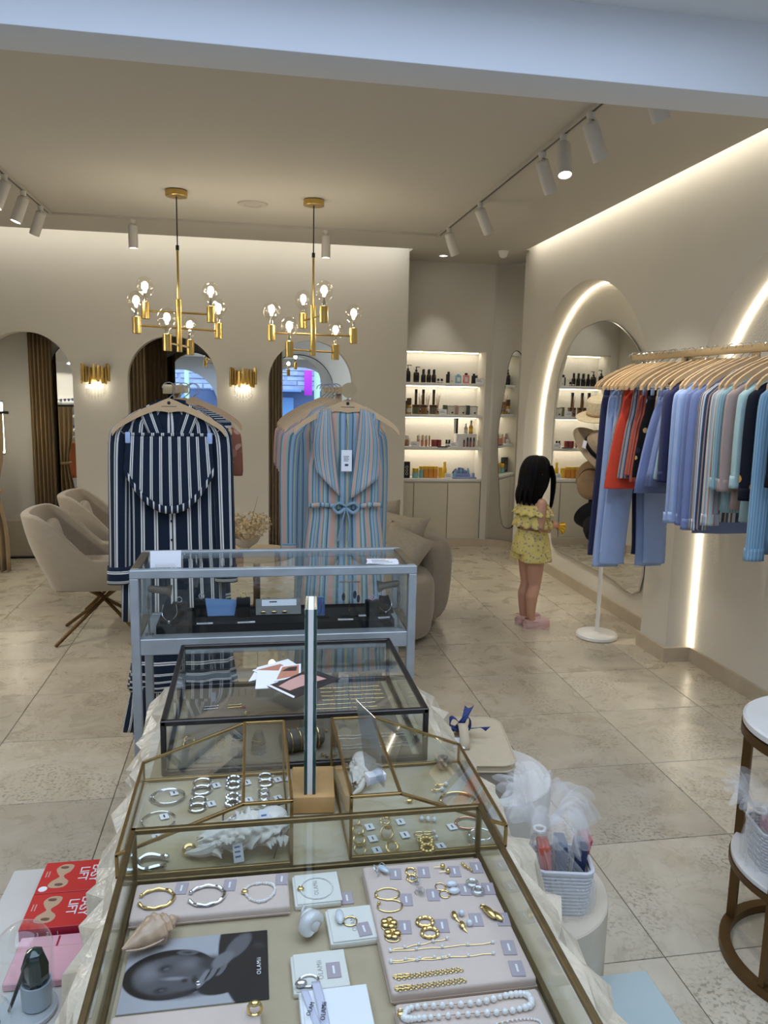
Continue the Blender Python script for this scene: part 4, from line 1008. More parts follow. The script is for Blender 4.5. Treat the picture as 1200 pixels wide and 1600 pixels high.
def t_stand(x, y0, y1, zr, lab, round_end):
    t = thing('garment_stand', lab, 'clothes rack', (x, (y0 + y1) / 2, 0), group='floor garment stands')
    yp = y0 + .38
    if round_end:
        obj('rail', M().cbox((0, (y0 + y1) / 2 - (y0 + y1) / 2, zr), (.03, y1 - y0, .026)), m_rail, t, smooth=False)
        obj('end_disc', M().cyl((0, 0, 0), .03, .012, 24, xf=XF((0, y0 - (y0 + y1) / 2, zr), R(90))), m_rail, t)
    else: obj('rail', M().rbox((0, 0, zr), (.036, y1 - y0, .036), .003), m_rail, t)
    obj('post', M().rbox((0, yp - (y0 + y1) / 2, (zr - .02) / 2 + .01), (.03, .03, zr - .03), .003), m_rail, t)
    obj('base_plate', M().rbox((0, yp - (y0 + y1) / 2, .008), (.38, .44, .016), .004), m_rail, t)
t_stand(-.315, 3.06, 3.82, 1.592, 'champagne T-shaped garment stand holding the navy striped clothes', False)
t_stand(.38, 3.06, 4.0, 1.602, 'champagne garment stand with a round end disc holding the pastel clothes', True)
ZR1 = 1.592
# --- rack with the navy striped clothes
hx = -.312
hanger(hx, 3.075, ZR1, 'front wooden hanger with pale blue clips on the navy striped rack', logo=True, clips=.152, group='wooden hangers on the navy rack')
t = thing('striped_blouse', 'navy and white striped long-sleeved blouse at the front of its rack', 'blouse', (hx, 3.11, ZR1 - .062), group='navy striped clothes')
m = loft(M(), [(0, 0, .0, .06, .02), (0, 0, -.016, .11, .026), (0, 0, -.05, .165, .026), (0, 0, -.10, .188, .024), (0, 0, -.25, .185, .028), (0, 0, -.5, .188, .03), (0, 0, -.86, .20, .034)], 56, .007, 8)
obj('body', m, st_navy, t, solid=.002)
for s in (-1, 1):
    m = loft(M(), [(s * .145, 0, -.058, .03, .018), (s * .176, 0, -.09, .04, .022), (s * .192, 0, -.15, .04, .024), (s * .198, -.012, -.35, .038, .024), (s * .204, -.02, -.62, .036, .024), (s * .205, -.02, -.645, .037, .024)], 18, .005, 3, ph=s)
    o = obj('sleeve', m, st_navy, t, solid=.002)
    obj('cuff', loft(M(), [(s * .206, -.02, -.63, .043, .028), (s * .208, -.02, -.70, .045, .03)], 18, 0), st_navyd, o, solid=.002)
def lapel(m, pts, nu=6, nv=8):
    a, b_, c, d = [Vector(p) for p in pts]
    return m.sheet(lambda u, v: (a.lerp(b_, u)).lerp(d.lerp(c, u), v) + Vector((0, -.006 * sin(pi * u), 0)), nu, nv, uvs=((a - b_).length, (a - d).length))
obj('collar_stand', M().sheet(lambda u, v: (.058 * cos(pi * u), .024 - .018 * sin(pi * u) * 0 + .006, .018 - .05 * v + .006 * sin(pi * u)), 14, 3, uvs=(.18, .05)), st_navyd, t, solid=.002)
for s in (-1, 1):
    lm = lapel(M(), [(s * .06, -.022, .012), (s * .115, -.03, -.02), (s * .075, -.034, -.12), (s * .012, -.036, -.14)])
    obj('collar', lm, st_navy, t, solid=.002)
obj('inner_yoke', M().sheet(lambda u, v: ((u - .5) * .1, .0 + .01 * v, .004 - .11 * v), 6, 4, uvs=(.1, .12)), st_navyd, t, solid=.002)
obj('neck_label', M().rbox((0, -.0045, -.052), (.046, .002, .016), .0005, 1), m_black, t)
for k in range(6): obj('button', M().cyl((0, 0, 0), .005, .003, 10, xf=XF((.0, -.034, -.30 - k * .075), R(90))), m_black, t)
t = thing('striped_skirt', 'navy and white striped scallop-hem skirt clipped across the blouse', 'skirt', (hx, 3.058, ZR1 - .172), group='navy striped clothes')
def scal(u, v):
    a = 2 * u - 1; zb = -.128 - .155 * max(0, 1 - abs(a) ** 2.2)
    return (a * (.156 + .012 * v), -.004 - .012 * sin(v * pi * .6) + .004 * sin(u * 26) * v, zb * v)
obj('panel', M().sheet(scal, 40, 14, uvs=(.33, .28)), st_navy, t, solid=.003)
obj('trim', M().sheet(lambda u, v: (scal(u, 1)[0], scal(u, 1)[1] - .002, scal(u, 1)[2] - .022 + .03 * v), 40, 2, uvs=(.45, .03)), stripes('navy_trim', [(0, NAVY), (.6, WH), (.85, NAVY)], .03, axis='U'), t, solid=.003)
obj('waist_edge', M().sheet(lambda u, v: ((2 * u - 1) * .157, -.006, .006 - .012 * v), 20, 1, uvs=(.31, .01)), st_navy, t, solid=.004)
t = thing('striped_dress', 'navy striped maxi dress hanging behind the blouse, hem under the glass case', 'dress', (hx + .02, 3.22, ZR1 - .062), group='navy striped clothes')
obj('body', loft(M(), [(0, 0, 0, .06, .02), (0, 0, -.02, .12, .026), (0, 0, -.06, .19, .026), (0, 0, -.12, .205, .026), (0, 0, -.6, .19, .03), (0, 0, -.95, .2, .035)], 48, .008, 8), st_navyd, t, solid=.002)
obj('skirt_tier', loft(M(), [(0, -.02, -.93, .19, .035), (0, -.03, -1.1, .21, .05), (0, -.03, -1.18, .22, .055)], 56, .012, 9), st_navyd, t, solid=.002)
obj('hem_ruffle', loft(M(), [(0, -.03, -1.16, .205, .05), (0, -.03, -1.26, .22, .06), (0, -.03, -1.36, .235, .065)], 56, .014, 10), st_navy, t, solid=.002)
hanger(hx + .02, 3.22, ZR1, 'wooden hanger behind the front one on the navy striped rack', group='wooden hangers on the navy rack')
m_rust = blotch('rust_print', (150, 96, 74), [(.3, (176, 120, 96)), (.6, (120, 70, 56)), (.85, (196, 150, 126))], 22)
shirt('rust_top', 'rust pink printed top at the right side of the navy rack', hx + .03, 3.40, ZR1 - .066, .46, m_rust, 'top', .185, .3, False, button=False, group='tops behind the navy dress', cuff=False)
hanger(hx + .03, 3.40, ZR1, 'wooden hanger of the rust pink top on the navy rack', group='wooden hangers on the navy rack')
for k, yy in enumerate((3.52, 3.62)):
    hanger(hx + .055, yy, ZR1, '%s wooden hanger from the back of the navy rack' % ('second', 'last')[k], rz=R(6), group='wooden hangers on the navy rack')
# --- rack with the pastel striped dress
ZR2 = 1.602; hx = .357
hanger(hx + .02, 3.075, ZR2, 'front wooden hanger with a logo dot on the pastel rack', logo=True, group='wooden hangers on the pastel rack')
t = thing('pastel_dress', 'pastel striped sleeveless wrap dress with wide lapels and waist tie', 'dress', (hx + .015, 3.105, ZR2 - .062), group='pastel striped clothes')
m = loft(M(), [(0, 0, -.005, .09, .022), (0, 0, -.03, .135, .03), (0, 0, -.07, .142, .03), (0, 0, -.17, .135, .03), (0, 0, -.24, .15, .034), (0, 0, -.38, .152, .038), (0, 0, -.44, .146, .034), (0, 0, -.60, .165, .042), (0, 0, -1.1, .20, .055)], 64, .006, 9)
obj('body', m, st_past, t, solid=.002)
for s, pts in ((-1, [(-.062, -.034, -.008), (-.105, -.036, -.02), (-.118, -.056, -.262), (-.022, -.060, -.362)]), (1, [(.055, -.034, -.008), (.10, -.036, -.022), (.128, -.056, -.29), (.012, -.062, -.372)])):
    m = M(); a, b_, c, d = [Vector(p) for p in pts]
    m.sheet(lambda u, v: a.lerp(b_, u).lerp(d.lerp(c, u), v) + Vector((s * .02 * sin(pi * v) * u, -.014 * sin(pi * u) - .008 * sin(pi * v * 2), 0)), 10, 14, uvs=(.13, .36))
    obj('lapel', m, stripes('pastel_lapel%d' % s, PAST, .07), t, solid=.002)
    obj('shoulder_strap', M().sheet(lambda u, v: (s * (.075 + .06 * u), -.036 + .004 * sin(9 * u), -.01 - .03 * u - .11 * v), 8, 6, uvs=(.09, .12)), st_past, t, solid=.002)
obj('inner_back', M().sheet(lambda u, v: ((u - .5) * .13, .012 + .0 * v, -.004 - .3 * v), 6, 6, uvs=(.14, .3)), st_past, t, solid=.002)
obj('neck_label', M().rbox((0, .0085, -.03), (.05, .002, .018), .0005, 1), m_greyb, t)
b_ = obj('waist_tie', M().sheet(lambda u, v: ((u - .5) * .30, -.044 - .004 * cos((u - .5) * pi), -.392 - .018 * v + .006 * sin(u * 9)), 24, 2, uvs=(.3, .02)), st_past, t, solid=.003)
for s in (-1, 1):
    obj('bow_loop', M().tube(smooth_path([(0, -.055, -.40), (s * .03, -.065, -.385), (s * .05, -.062, -.405), (s * .03, -.064, -.425), (0, -.055, -.405)], 4), .0095, 6, flat=.6), st_past, b_)
    obj('bow_tail', M().tube(smooth_path([(0, -.056, -.405), (s * .014, -.06, -.46), (s * .02 - .01, -.058, -.54)], 4), .0085, 6, flat=.5), st_past, b_)
tg = obj('price_tag', M().rbox((.0, -.064, -.215), (.042, .0012, .085), .0004, 1), m_paper, t)
for q in range(4): obj('tag_print', M().box(-.012, .010 - .003 * (q % 2), -.0652, -.0646, -.1985 - .006 * q, -.1965 - .006 * q), m_ink, tg, smooth=False)
obj('tag_barcode', M().box(-.007, .007, -.0652, -.0646, -.236, -.228), m_ink, tg, smooth=False)
obj('tag_string', M().tube([(0, -.064, -.173), (.004, -.05, -.1), (0, -.02, -.03)], .0008, 4), m_black, tg)
t = shirt('pastel_robe', 'pastel striped long-sleeved robe behind the wrap dress, left sleeve showing', hx - .012, 3.22, ZR2 - .066, 1.0, st_past, 'robe', .168, .62, False, button=False, group='pastel striped clothes', trim=st_pastd, flare=1.05)
hanger(hx - .012, 3.22, ZR2, 'second wooden hanger from the front on the pastel rack', group='wooden hangers on the pastel rack')
m_blush = stripes('blush_stripe', [(0, (206, 170, 164)), (.4, (190, 140, 136)), (.5, (214, 190, 180)), (.8, (170, 120, 124))], .05)
for k, (yy, dx, mt, lb) in enumerate(((3.34, -.09, m_blush, 'blush striped blouse third from the front on the pastel rack'), (3.46, -.10, st_past, 'pastel striped blouse fourth from the front on the pastel rack'), (3.6, -.11, mat('dusty_rose_cloth', (176, 140, 128), .85), 'dusty rose blouse fifth from the front on the pastel rack'), (3.75, -.12, m_blush, 'blush striped blouse farthest back on the pastel rack'))):
    shirt('blouse', lb, hx + dx * .25, yy, ZR2 - .07, .62, mt, 'blouse', .165, .25, False, button=False, group='blouses on the pastel rack', cuff=False)
    hanger(hx + dx * .25 + .006, yy, ZR2, 'wooden hanger of the ' + lb.split(' on the')[0].replace(' from the front', ''), group='wooden hangers on the pastel rack')

# ------------------------------------------------------------------ wall rail with clothes on the right
RX, RZ = 2.10, 1.815
t = thing('clothes_rail', 'long champagne clothes rail bracketed to the right wall', 'clothes rail', (RX, 3.2, RZ))
obj('bar', M().rbox((0, -.02, 0), (.024, 1.78, .034), .003), m_rail, t)
for yy in (3.55, 2.75):
    b_ = obj('bracket', M().rbox((.195, yy - 3.2, -.03), (.39, .022, .03), .003).box(-.012, .012, yy - 3.211, yy - 3.189, -.04, -.016), m_rail, t)
    obj('wall_plate', M().rbox((.384, yy - 3.2, -.03), (.012, .06, .1), .002), m_rail, b_)
st_check = stripes('grey_check', [(0, (120, 118, 118)), (.3, (196, 190, 184)), (.5, (70, 74, 84)), (.62, (150, 140, 136)), (.85, (176, 110, 96))], .018)
st_check2 = stripes('steel_check', [(0, (90, 98, 108)), (.35, (160, 164, 166)), (.6, (60, 66, 80)), (.8, (186, 182, 176))], .016, axis='V')
st_grey = stripes('grey_multi_stripe', [(0, (96, 104, 118)), (.25, (196, 180, 168)), (.4, (140, 160, 176)), (.6, (60, 64, 80)), (.75, (200, 150, 130)), (.85, (120, 130, 140))], .05)
st_rust = stripes('rust_stripe', [(0, (160, 78, 62)), (.4, (186, 108, 90)), (.55, (146, 66, 54)), (.8, (176, 92, 76))], .04)
st_mul = stripes('candy_stripe', [(0, (186, 196, 190)), (.3, (170, 130, 130)), (.45, (150, 170, 186)), (.7, (214, 206, 190)), (.85, (186, 150, 130))], .05)
st_teal = stripes('aqua_fine_stripe', [(0, (140, 172, 178)), (.5, (112, 146, 156)), (.75, (168, 192, 192))], .012)
st_bt = stripes('blue_ribbed', [(0, (120, 156, 180)), (.45, (92, 124, 150)), (.6, (146, 178, 194))], .012)
st_dark = stripes('dark_multi_stripe', [(0, (190, 196, 204)), (.2, (60, 74, 96)), (.45, (200, 160, 140)), (.55, (80, 96, 116)), (.75, (214, 210, 204)), (.88, (110, 90, 90))], .045)
m_nv = mat('navy_twill', (28, 32, 70), .85, sheen=.1, bump=.15, bscale=300)
m_lb = mat('light_blue_cotton', (150, 170, 208), .85, var=.06, vscale=14, bump=.15, bscale=80)
m_pw = mat('periwinkle_cotton', (116, 130, 172), .85, var=.06, vscale=14, bump=.15, bscale=80)
m_or = mat('vermilion_cotton', (206, 66, 40), .85, var=.06, vscale=20, bump=.12, bscale=80)
m_tn = mat('tan_linen', (196, 160, 112), .9, var=.06, vscale=20)
m_rose = mat('rose_taupe_cotton', (168, 146, 136), .9, var=.06, vscale=20)
m_aqua = mat('pale_aqua_cotton', (170, 196, 192), .9, var=.06, vscale=20)
m_fl = blotch('dark_floral_print', (22, 24, 34), [(.55, (30, 36, 60)), (.68, (206, 150, 70)), (.78, (180, 84, 60)), (.86, (96, 130, 160)), (.94, (200, 196, 186))], 26)
m_fl2 = blotch('black_floral_print', (16, 16, 20), [(.6, (190, 160, 110)), (.72, (110, 140, 170)), (.84, (34, 40, 60)), (.93, (196, 120, 80))], 24)
GR = [('T', 4.04, .93, m_nv, 'navy straight trousers at the far end of the wall rail', .17, .07), ('T', 3.985, .985, m_lb, 'light blue trousers, farther of two beside the navy pair', .165, .075), ('T', 3.93, .96, m_lb, 'light blue trousers, nearer of two beside the navy pair', .155, .07),
      ('S', 3.885, .47, st_check, 'red and grey checked shorts', .15, .10), ('S', 3.845, .45, st_check2, 'steel grey checked shorts', .15, .10), ('S', 3.80, .52, m_or, 'vermilion orange shorts', .185, .135),
      ('S', 3.755, .46, st_grey, 'grey multi-striped shorts', .14, .085), ('S', 3.715, .44, st_rust, 'rust striped shorts', .13, .08), ('S', 3.675, .47, st_rust, 'rust striped shorts next to the black floral pair', .125, .08), ('S', 3.63, .44, m_fl2, 'black floral printed shorts', .13, .08),
      ('S', 3.58, .44, m_tn, 'tan linen shorts', .12, .075), ('S', 3.54, .42, st_mul, 'candy striped shorts', .125, .075), ('K', 3.48, .50, m_pw, 'flared periwinkle blue skirt', .15, .25), ('K', 3.42, .46, m_pw, 'second periwinkle blue skirt', .15, .23),
      ('S', 3.36, .42, st_teal, 'pale aqua crinkled shorts', .16, .10),
      ('H', 3.29, .68, m_nv, 'dark navy long shirt', 0, .52), ('H', 3.225, .66, m_lb, 'light blue shirt, farther of two', 0, .70), ('H', 3.165, .66, m_lb, 'light blue shirt, nearer of two', 0, .69),
      ('H', 3.105, .66, m_pw, 'periwinkle shirt, farther of two', 0, .69), ('H', 3.045, .72, m_pw, 'periwinkle shirt, nearer of two', 0, .70), ('H', 2.985, .66, st_dark, 'dark multi-striped shirt', 0, .69),
      ('H', 2.925, .60, st_mul, 'candy striped shirt', 0, .66), ('H', 2.865, .60, st_teal, 'aqua fine-striped shirt', 0, .5), ('H', 2.805, .58, m_rose, 'rose taupe shirt', 0, .5), ('H', 2.745, .62, m_aqua, 'pale aqua shirt', 0, .48),
      ('H', 2.68, .68, m_fl, 'dark floral printed shirt', 0, .52), ('H', 2.60, .72, st_bt, 'ribbed mid-blue shirt with puffed sleeves', 0, .74), ('H', 2.52, .78, m_fl2, 'black floral printed dress nearest the camera', 0, .45)]
for (k, y, H, mt, lb, w, e) in GR:
    if 'end of' not in lb and 'nearest' not in lb and 'beside' not in lb: full = lb + ' on the wall rail'
    else: full = lb
    jx = rnd.uniform(-.012, .012); g = 'clothes on the wall rail'
    hanger(RX + jx, y, RZ, 'wooden hanger of the ' + lb.replace(' at the far end of the wall rail', ' at the far end'), group='wooden hangers on the wall rail', clips=(.11 if k in 'TSK' else 0.0))
    if k == 'T': trousers('trousers', full, RX + jx, y, RZ - .178, H, mt, w=w, hemw=e, group=g, spread=.16)
    elif k == 'S': trousers('shorts', full, RX + jx, y, RZ - .178, H, mt, 'shorts', w=w, hemw=e, group=g, spread=.12, dp=.014)
    elif k == 'K': skirt('skirt', full, RX + jx, y, RZ - .178, H, mt, w, e, group=g)
    else: shirt('shirt', full, RX + jx, y, RZ - .078, H, mt, 'dress' if 'dress' in lb else 'shirt', .185, e, True, g, dp=.024, nf=5, fold=.005)
# extra bare hangers among the far trousers
for k, y in enumerate((4.065, 3.955, 3.91, 3.865, 3.823, 3.778, 3.735, 3.695, 3.65)):
    hanger(RX - .01, y, RZ, 'spare wooden hanger, number %s from the far end of the wall rail' % ('one', 'two', 'three', 'four', 'five', 'six', 'seven', 'eight', 'nine')[k], group='wooden hangers on the wall rail')

# ------------------------------------------------------------------ hat stand
m_straw = mat('straw_weave', (224, 206, 168), .9, var=.2, vscale=90, bump=.6, bscale=180)
m_felt = mat('brown_felt', (168, 148, 120), .95, var=.1, vscale=60, bump=.3, bscale=220)
m_felt2 = mat('tan_suede', (170, 138, 98), .95, var=.08, vscale=30)
m_blackf = mat('black_felt', (14, 14, 17), .95)
t = thing('hat_stand', 'white pole hat stand on a round white base', 'hat stand', (2.28, 4.67, 0))
obj('base', M().lathe([(.125, 0), (.135, .006), (.135, .024), (.128, .032), (.03, .034), (.02, .04)], 40), m_white, t)
obj('pole', M().cyl((0, 0, .03), .0135, 1.6, 16), m_white, t)
obj('finial', M().sphere((0, 0, 1.64), .018, 12, 8), m_white, t)
PEG = [((-.12, -.12, 1.52)), ((-.14, -.13, 1.27)), ((-.13, -.10, 1.05)), ((-.10, -.12, .84)), ((.05, .12, .98))]
for p in PEG: obj('peg', M().tube([(0, 0, p[2] + .03), (p[0] * .75, p[1] * .75, p[2] + .03), (p[0] * .85, p[1] * .85, p[2] + .055)], .006, 8), m_white, t)
def hat(name, lab, p, axis, prof, mt, band=None, pinch=0.0, oval=1.12, brimwave=.0, tagp=False, spin=0.0):
    t = thing(name, lab, 'hat', (2.28 + p[0], 4.67 + p[1], p[2]), group='hats on the stand')
    q = Vector(axis).normalized().to_track_quat('Z', 'Y').to_matrix().to_4x4() @ Matrix.Rotation(spin, 4, 'Z')
    n = 40
    def fn(u, v):
        K = len(prof) - 1; f = v * K; i = min(int(f), K - 1); k = f - i
        r = prof[i][0] * (1 - k) + prof[i + 1][0] * k; z = prof[i][1] * (1 - k) + prof[i + 1][1] * k
        a = 2 * pi * u
        hmax = max(z0 for _, z0 in prof)
        if pinch and z > hmax * .5:
            s = (z / hmax - .5) * 2; r *= 1 - pinch * s * max(0, cos(a - .5)) ** 2; z -= pinch * .06 * s * (1 - abs(sin(a)))
        zz = z + brimwave * (r / prof[0][0]) ** 4 * cos(2 * a)
        return q @ Vector((r * cos(a), r * sin(a) * oval, zz))
    obj('felt' if 'felt' in mt.name else 'shell', M().sheet(fn, n, (len(prof) - 1) * 4, closeu=True), mt, t, solid=.004)
    if band:
        zb, h, rb = band[0], band[1], band[2]
        obj('hat_band', M().sheet(lambda u, v: q @ Vector((rb * cos(2 * pi * u), rb * oval * sin(2 * pi * u), zb + h * v)), n, 1, closeu=True), band[3], t, solid=.003)
    if tagp: obj('price_tag', M().box(-.012, .012, -.002, .0, -.05, 0, xf=XF(tagp, R(-20), R(20))), m_paper, t, smooth=False)
    return t
hat('straw_hat', 'pale woven straw boater at the top of the hat stand', (-.13, -.12, 1.49), (-.15, -.2, 1.0), [(.15, -.012), (.10, -.004), (.082, .0), (.084, .05), (.082, .09), (.07, .102), (.0, .105)], m_straw, (.004, .014, .0855, m_felt2))
hat('fedora', 'wide-brimmed brown felt fedora with a black band on the stand', (-.17, -.17, 1.27), (.35, -.72, .75), [(.168, .006), (.15, -.004), (.09, .0), (.086, .03), (.08, .085), (.06, .115), (.03, .122), (.0, .112)], m_felt, (.008, .026, .0895, m_blackf), pinch=.38, brimwave=.012, tagp=(-.1, -.06, .06))
hat('bucket_hat', 'tan suede cap hanging under the brown fedora', (-.15, -.12, 1.06), (-.55, -.5, -.35), [(.12, -.03), (.095, -.005), (.088, .0), (.084, .05), (.066, .09), (.03, .1), (.0, .1)], m_felt2, (.0, .018, .0905, mat('saddle_band', (96, 66, 40), .8)), brimwave=.02)
hat('bucket_hat', 'soft black bucket hat low on the hat stand', (-.11, -.14, .80), (-.25, -.6, -.75), [(.15, -.05), (.12, -.02), (.09, .0), (.088, .05), (.074, .09), (.03, .1), (.0, .1)], m_blackf, brimwave=.015, tagp=(.07, -.1, .0))
hat('bucket_hat', 'black cap between the tan cap and the black bucket hat', (-.06, -.13, .93), (.1, -.9, .2), [(.1, -.04), (.085, .0), (.08, .05), (.06, .08), (.0, .085)], m_blackf)
hat('sun_hat', 'sand coloured sun hat on the far side of the stand', (.10, .14, .96), (.4, .6, -.3), [(.14, -.03), (.09, .0), (.085, .05), (.06, .09), (.0, .095)], m_tn)

# ------------------------------------------------------------------ girl
m_skin = mat('skin', (198, 150, 124), .55, var=.03, vscale=20, sub=.08)
m_hair = mat('black_hair', (7, 6, 7), .6, bump=.3, bscale=120, spec=.15)
m_yfl = blotch('yellow_floral_cotton', (214, 198, 120), [(.35, (206, 190, 116)), (.45, (160, 146, 140)), (.8, (178, 162, 124)), (.92, (226, 212, 150))], 55)
m_clog = mat('pale_pink_rubber', (214, 178, 172), .6)
girl = thing('person', 'girl in a yellow floral ruffled top and shorts, standing by the mirror', 'person', (1.90, 4.97, 0), R(12))
bm_ = M()
def limb(pts, rad, n=14): bm_.tube(pts, rad, n)
def ball(c, r): bm_.sphere(c, r, 16, 10)
limb([(0, 0, .56), (.0, 0, .62), (-.005, 0, .70), (-.008, 0, .78), (-.005, 0, .85), (0, 0, .905)], [.085, .095, .082, .084, .082, .05], 20)
ball((0, .03, .60), (.085, .075, .08)); ball((0, -.03, .60), (.085, .075, .08))
ball((0, .055, .845), (.062, .075, .07)); ball((0, -.055, .845), (.062, .075, .07))
limb([(0, 0, .87), (.006, 0, .93), (.018, 0, .985)], [.046, .037, .038])
ball((.02, 0, 1.08), (.092, .077, .105)); ball((.045, 0, 1.035), (.064, .058, .06))
bm_.sphere((.112, 0, 1.068), (.014, .011, .013), 10, 6); bm_.sphere((.104, 0, 1.022), (.012, .022, .008), 10, 6); ball((.085, 0, .995), (.02, .022, .015))
for s in (-1, 1):
    bm_.sphere((.01, s * .077, 1.07), (.018, .010, .026), 10, 6)
    limb([(0, s * .05, .585), (.004, s * .054, .50), (.008, s * .052, .40), (.012, s * .05, .315)], [.075, .066, .055, .044])
    limb([(.012, s * .05, .33), (.010, s * .05, .29), (-.008, s * .05, .22), (-.008, s * .05, .14), (-.004, s * .05, .065)], [.043, .042, .043, .034, .026])
    limb([(-.015, s * .05, .06), (.02, s * .052, .04), (.075, s * .054, .024), (.11, s * .055, .018)], [.027, .027, .022, .014])
    ball((-.003, s * .105, .875), .038)
    limb([(-.003, s * .11, .872), (-.012, s * .125, .80), (-.018, s * .128, .715)], [.035, .030, .026])
    limb([(-.018, s * .128, .72), (.05, s * .098, .70), (.125, s * .05, .708)], [.027, .024, .018])
    hb = Vector((.135, s * .042, .710))
    bm_.sphere(hb + Vector((.022, -s * .008, 0)), (.030, .014, .022), 12, 8)
    for k in range(4):
        z = .016 - .0105 * k; L = (.92, 1.05, 1.0, .8)[k]
        b0 = hb + Vector((.044, -s * .010, z)); b1 = b0 + Vector((.022 * L, -s * .010, -.004)); b2 = b1 + Vector((.010, -s * .014 * L, -.010)); b3 = b2 + Vector((-.003, -s * .010, -.008))
        limb([b0, b1, b2, b3], [.0068, .0062, .0056, .0046], 8)
    limb([hb + Vector((.01, -s * .012, .014)), hb + Vector((.028, -s * .022, .024)), hb + Vector((.046, -s * .026, .022))], [.0085, .0072, .0055], 8)
o = obj('body', bm_, m_skin, girl)
md = o.modifiers.new('r', 'REMESH'); md.mode = 'VOXEL'; md.voxel_size = .0052; md.use_smooth_shade = True
md = o.modifiers.new('s', 'SMOOTH'); md.iterations = 4; md.factor = .5
for s in (-1, 1): obj('eye', M().sphere((.100, s * .03, 1.082), (.009, .011, .006), 10, 6), m_black, girl)
obj('mouth', M().sphere((.1135, 0, 1.021), (.004, .016, .003), 10, 6), mat('lip', (170, 96, 90), .5), girl)
hm = M()
loft(hm, [(.012, 0, 1.196, .012, .012), (.01, 0, 1.188, .05, .048), (.008, 0, 1.16, .080, .070), (.004, 0, 1.11, .100, .084), (-.002, 0, 1.05, .102, .088), (-.014, 0, .98, .094, .090), (-.028, 0, .935, .078, .090), (-.034, 0, .905, .066, .090), (-.036, 0, .885, .054, .086)], 48, .005, 13, sub=4, grow=.5)
ho = obj('hair', hm, m_hair, girl, ang=60)
for k in range(26):
    a = R(70 + k * 8.6); rr = (.075 + .02 * (k % 3) / 2)
    x = -.034 + rr * .85 * cos(a); y = .09 * sin(a)
    obj('hair_lock', M().tube(smooth_path([(x * .6, y * .85, 1.06), (x, y, .95), (x * 1.05 + .004 * (k % 2), y * 1.0, .880 - .006 * (k % 4))], 3), [.018, .019, .019, .018, .016, .013, .007], 6, flat=.5), m_hair, ho)
for k, (dy, zb) in enumerate(((-.075, .83), (-.06, .81), (-.085, .85), (.075, .84))):
    obj('hair_lock', M().tube(smooth_path([(.075, dy * .9, 1.13), (.10, dy, 1.05), (.098, dy * 1.1, .95), (.085, dy * 1.15, zb)], 3), [.016, .018, .018, .017, .016, .014, .012, .009, .007, .002], 6, flat=.5), m_hair, ho)
def ruffle(z0, z1, r0, r1, nf, amp, ry=1.05, sag=0.0):
    m = M()
    m.sheet(lambda u, v: ((r0 + (r1 - r0) * v + amp * v * sin(nf * 2 * pi * u)) * cos(2 * pi * u), ry * (r0 + (r1 - r0) * v + amp * v * sin(nf * 2 * pi * u)) * sin(2 * pi * u), z0 + (z1 - z0) * v - sag * v * sin(nf * 2 * pi * u + 1)), 120, 5, closeu=True)
    return m
top = obj('top', loft(M(), [(0, 0, .855, .092, .112), (0, 0, .80, .097, .112), (0, 0, .735, .100, .112)], 40, .003, 8), m_yfl, girl, solid=.003)
obj('ruffle', ruffle(.862, .795, .096, .128, 13, .010, 1.22, .006), m_yfl, top, solid=.002)
obj('ruffle', ruffle(.805, .712, .102, .130, 12, .009, 1.16, .006), m_yfl, top, solid=.002)
for s in (-1, 1): obj('strap', M().tube([(-.075, s * .05, .85), (-.055, s * .052, .895), (-.0, s * .052, .925), (.06, s * .05, .88), (.085, s * .05, .85)], .006, 6, flat=.4), m_yfl, top)
sh = obj('shorts', loft(M(), [(0, 0, .69, .092, .098), (0, 0, .675, .090, .097), (0, 0, .655, .100, .106), (0, 0, .60, .112, .122), (0, 0, .55, .118, .13), (0, 0, .525, .118, .13)], 56, .003, 12), m_yfl, girl, solid=.003)
for s in (-1, 1): obj('shorts_leg', loft(M(), [(.0, s * .058, .56, .105, .07), (.0, s * .064, .52, .104, .073), (.002, s * .068, .475, .108, .076)], 32, .004, 6, ph=s), m_yfl, sh, solid=.003)
obj('waist_bow', M().tube(smooth_path([(.1, -.02, .675), (.118, -.05, .69), (.12, -.03, .66), (.1, -.015, .67), (.122, 0, .64), (.125, .0, .60)], 3), .005, 6, flat=.4), m_yfl, sh)
for s in (-1, 1):
    def clog(u, v):
        a = 2 * pi * u; t_ = v
        x = -.055 + .19 * (0.5 - .5 * cos(pi * t_)); w = .036 + .013 * sin(pi * min(1, t_ * 1.1) ** 1.4); w *= (max(0.0, 1 - abs(2 * t_ - 1) ** 5)) ** .5
        h = (.048 if t_ < .3 else .048 + .022 * sin(pi * min(1, (t_ - .3) / .75))) * (.55 + .45 * (max(0.0, 1 - abs(2 * t_ - 1) ** 5)) ** .5)
        return (x, s * .054 + w * math.copysign(abs(cos(a)) ** .7, cos(a)), max(0.002, h * .5 + h * .5 * math.copysign(abs(sin(a)) ** .6, sin(a))))
    c = obj('clog', M().sheet(clog, 24, 24), m_clog, girl, ang=60)
    obj('heel_strap', M().tube([(.03, s * .054 - .046, .05), (-.03, s * .054 - .048, .062), (-.062, s * .054 - .02, .066), (-.062, s * .054 + .02, .066), (-.03, s * .054 + .048, .062), (.03, s * .054 + .046, .05)], .008, 6, flat=.4), m_clog, c)
    obj('sole', M().prism([(-.055 + .095 + .105 * cos(a), s * .054 + (.048 + .006 * cos(a)) * sin(a)) for a in [2 * pi * i / 24 for i in range(24)]], 0, .016), m_clog, c)
    for k in range(5): obj('vent_hole', M().sphere((.06 + .02 * (k % 3), s * .054 + (-.015 + .015 * (k % 3)), .0665 - .004 * (k % 3)), (.005, .005, .003), 8, 4), m_felt2, c)
t = thing('yellow_pouch', 'small yellow fabric fan held in the girl\'s hands', 'cloth', (2.085, 5.0, .68))
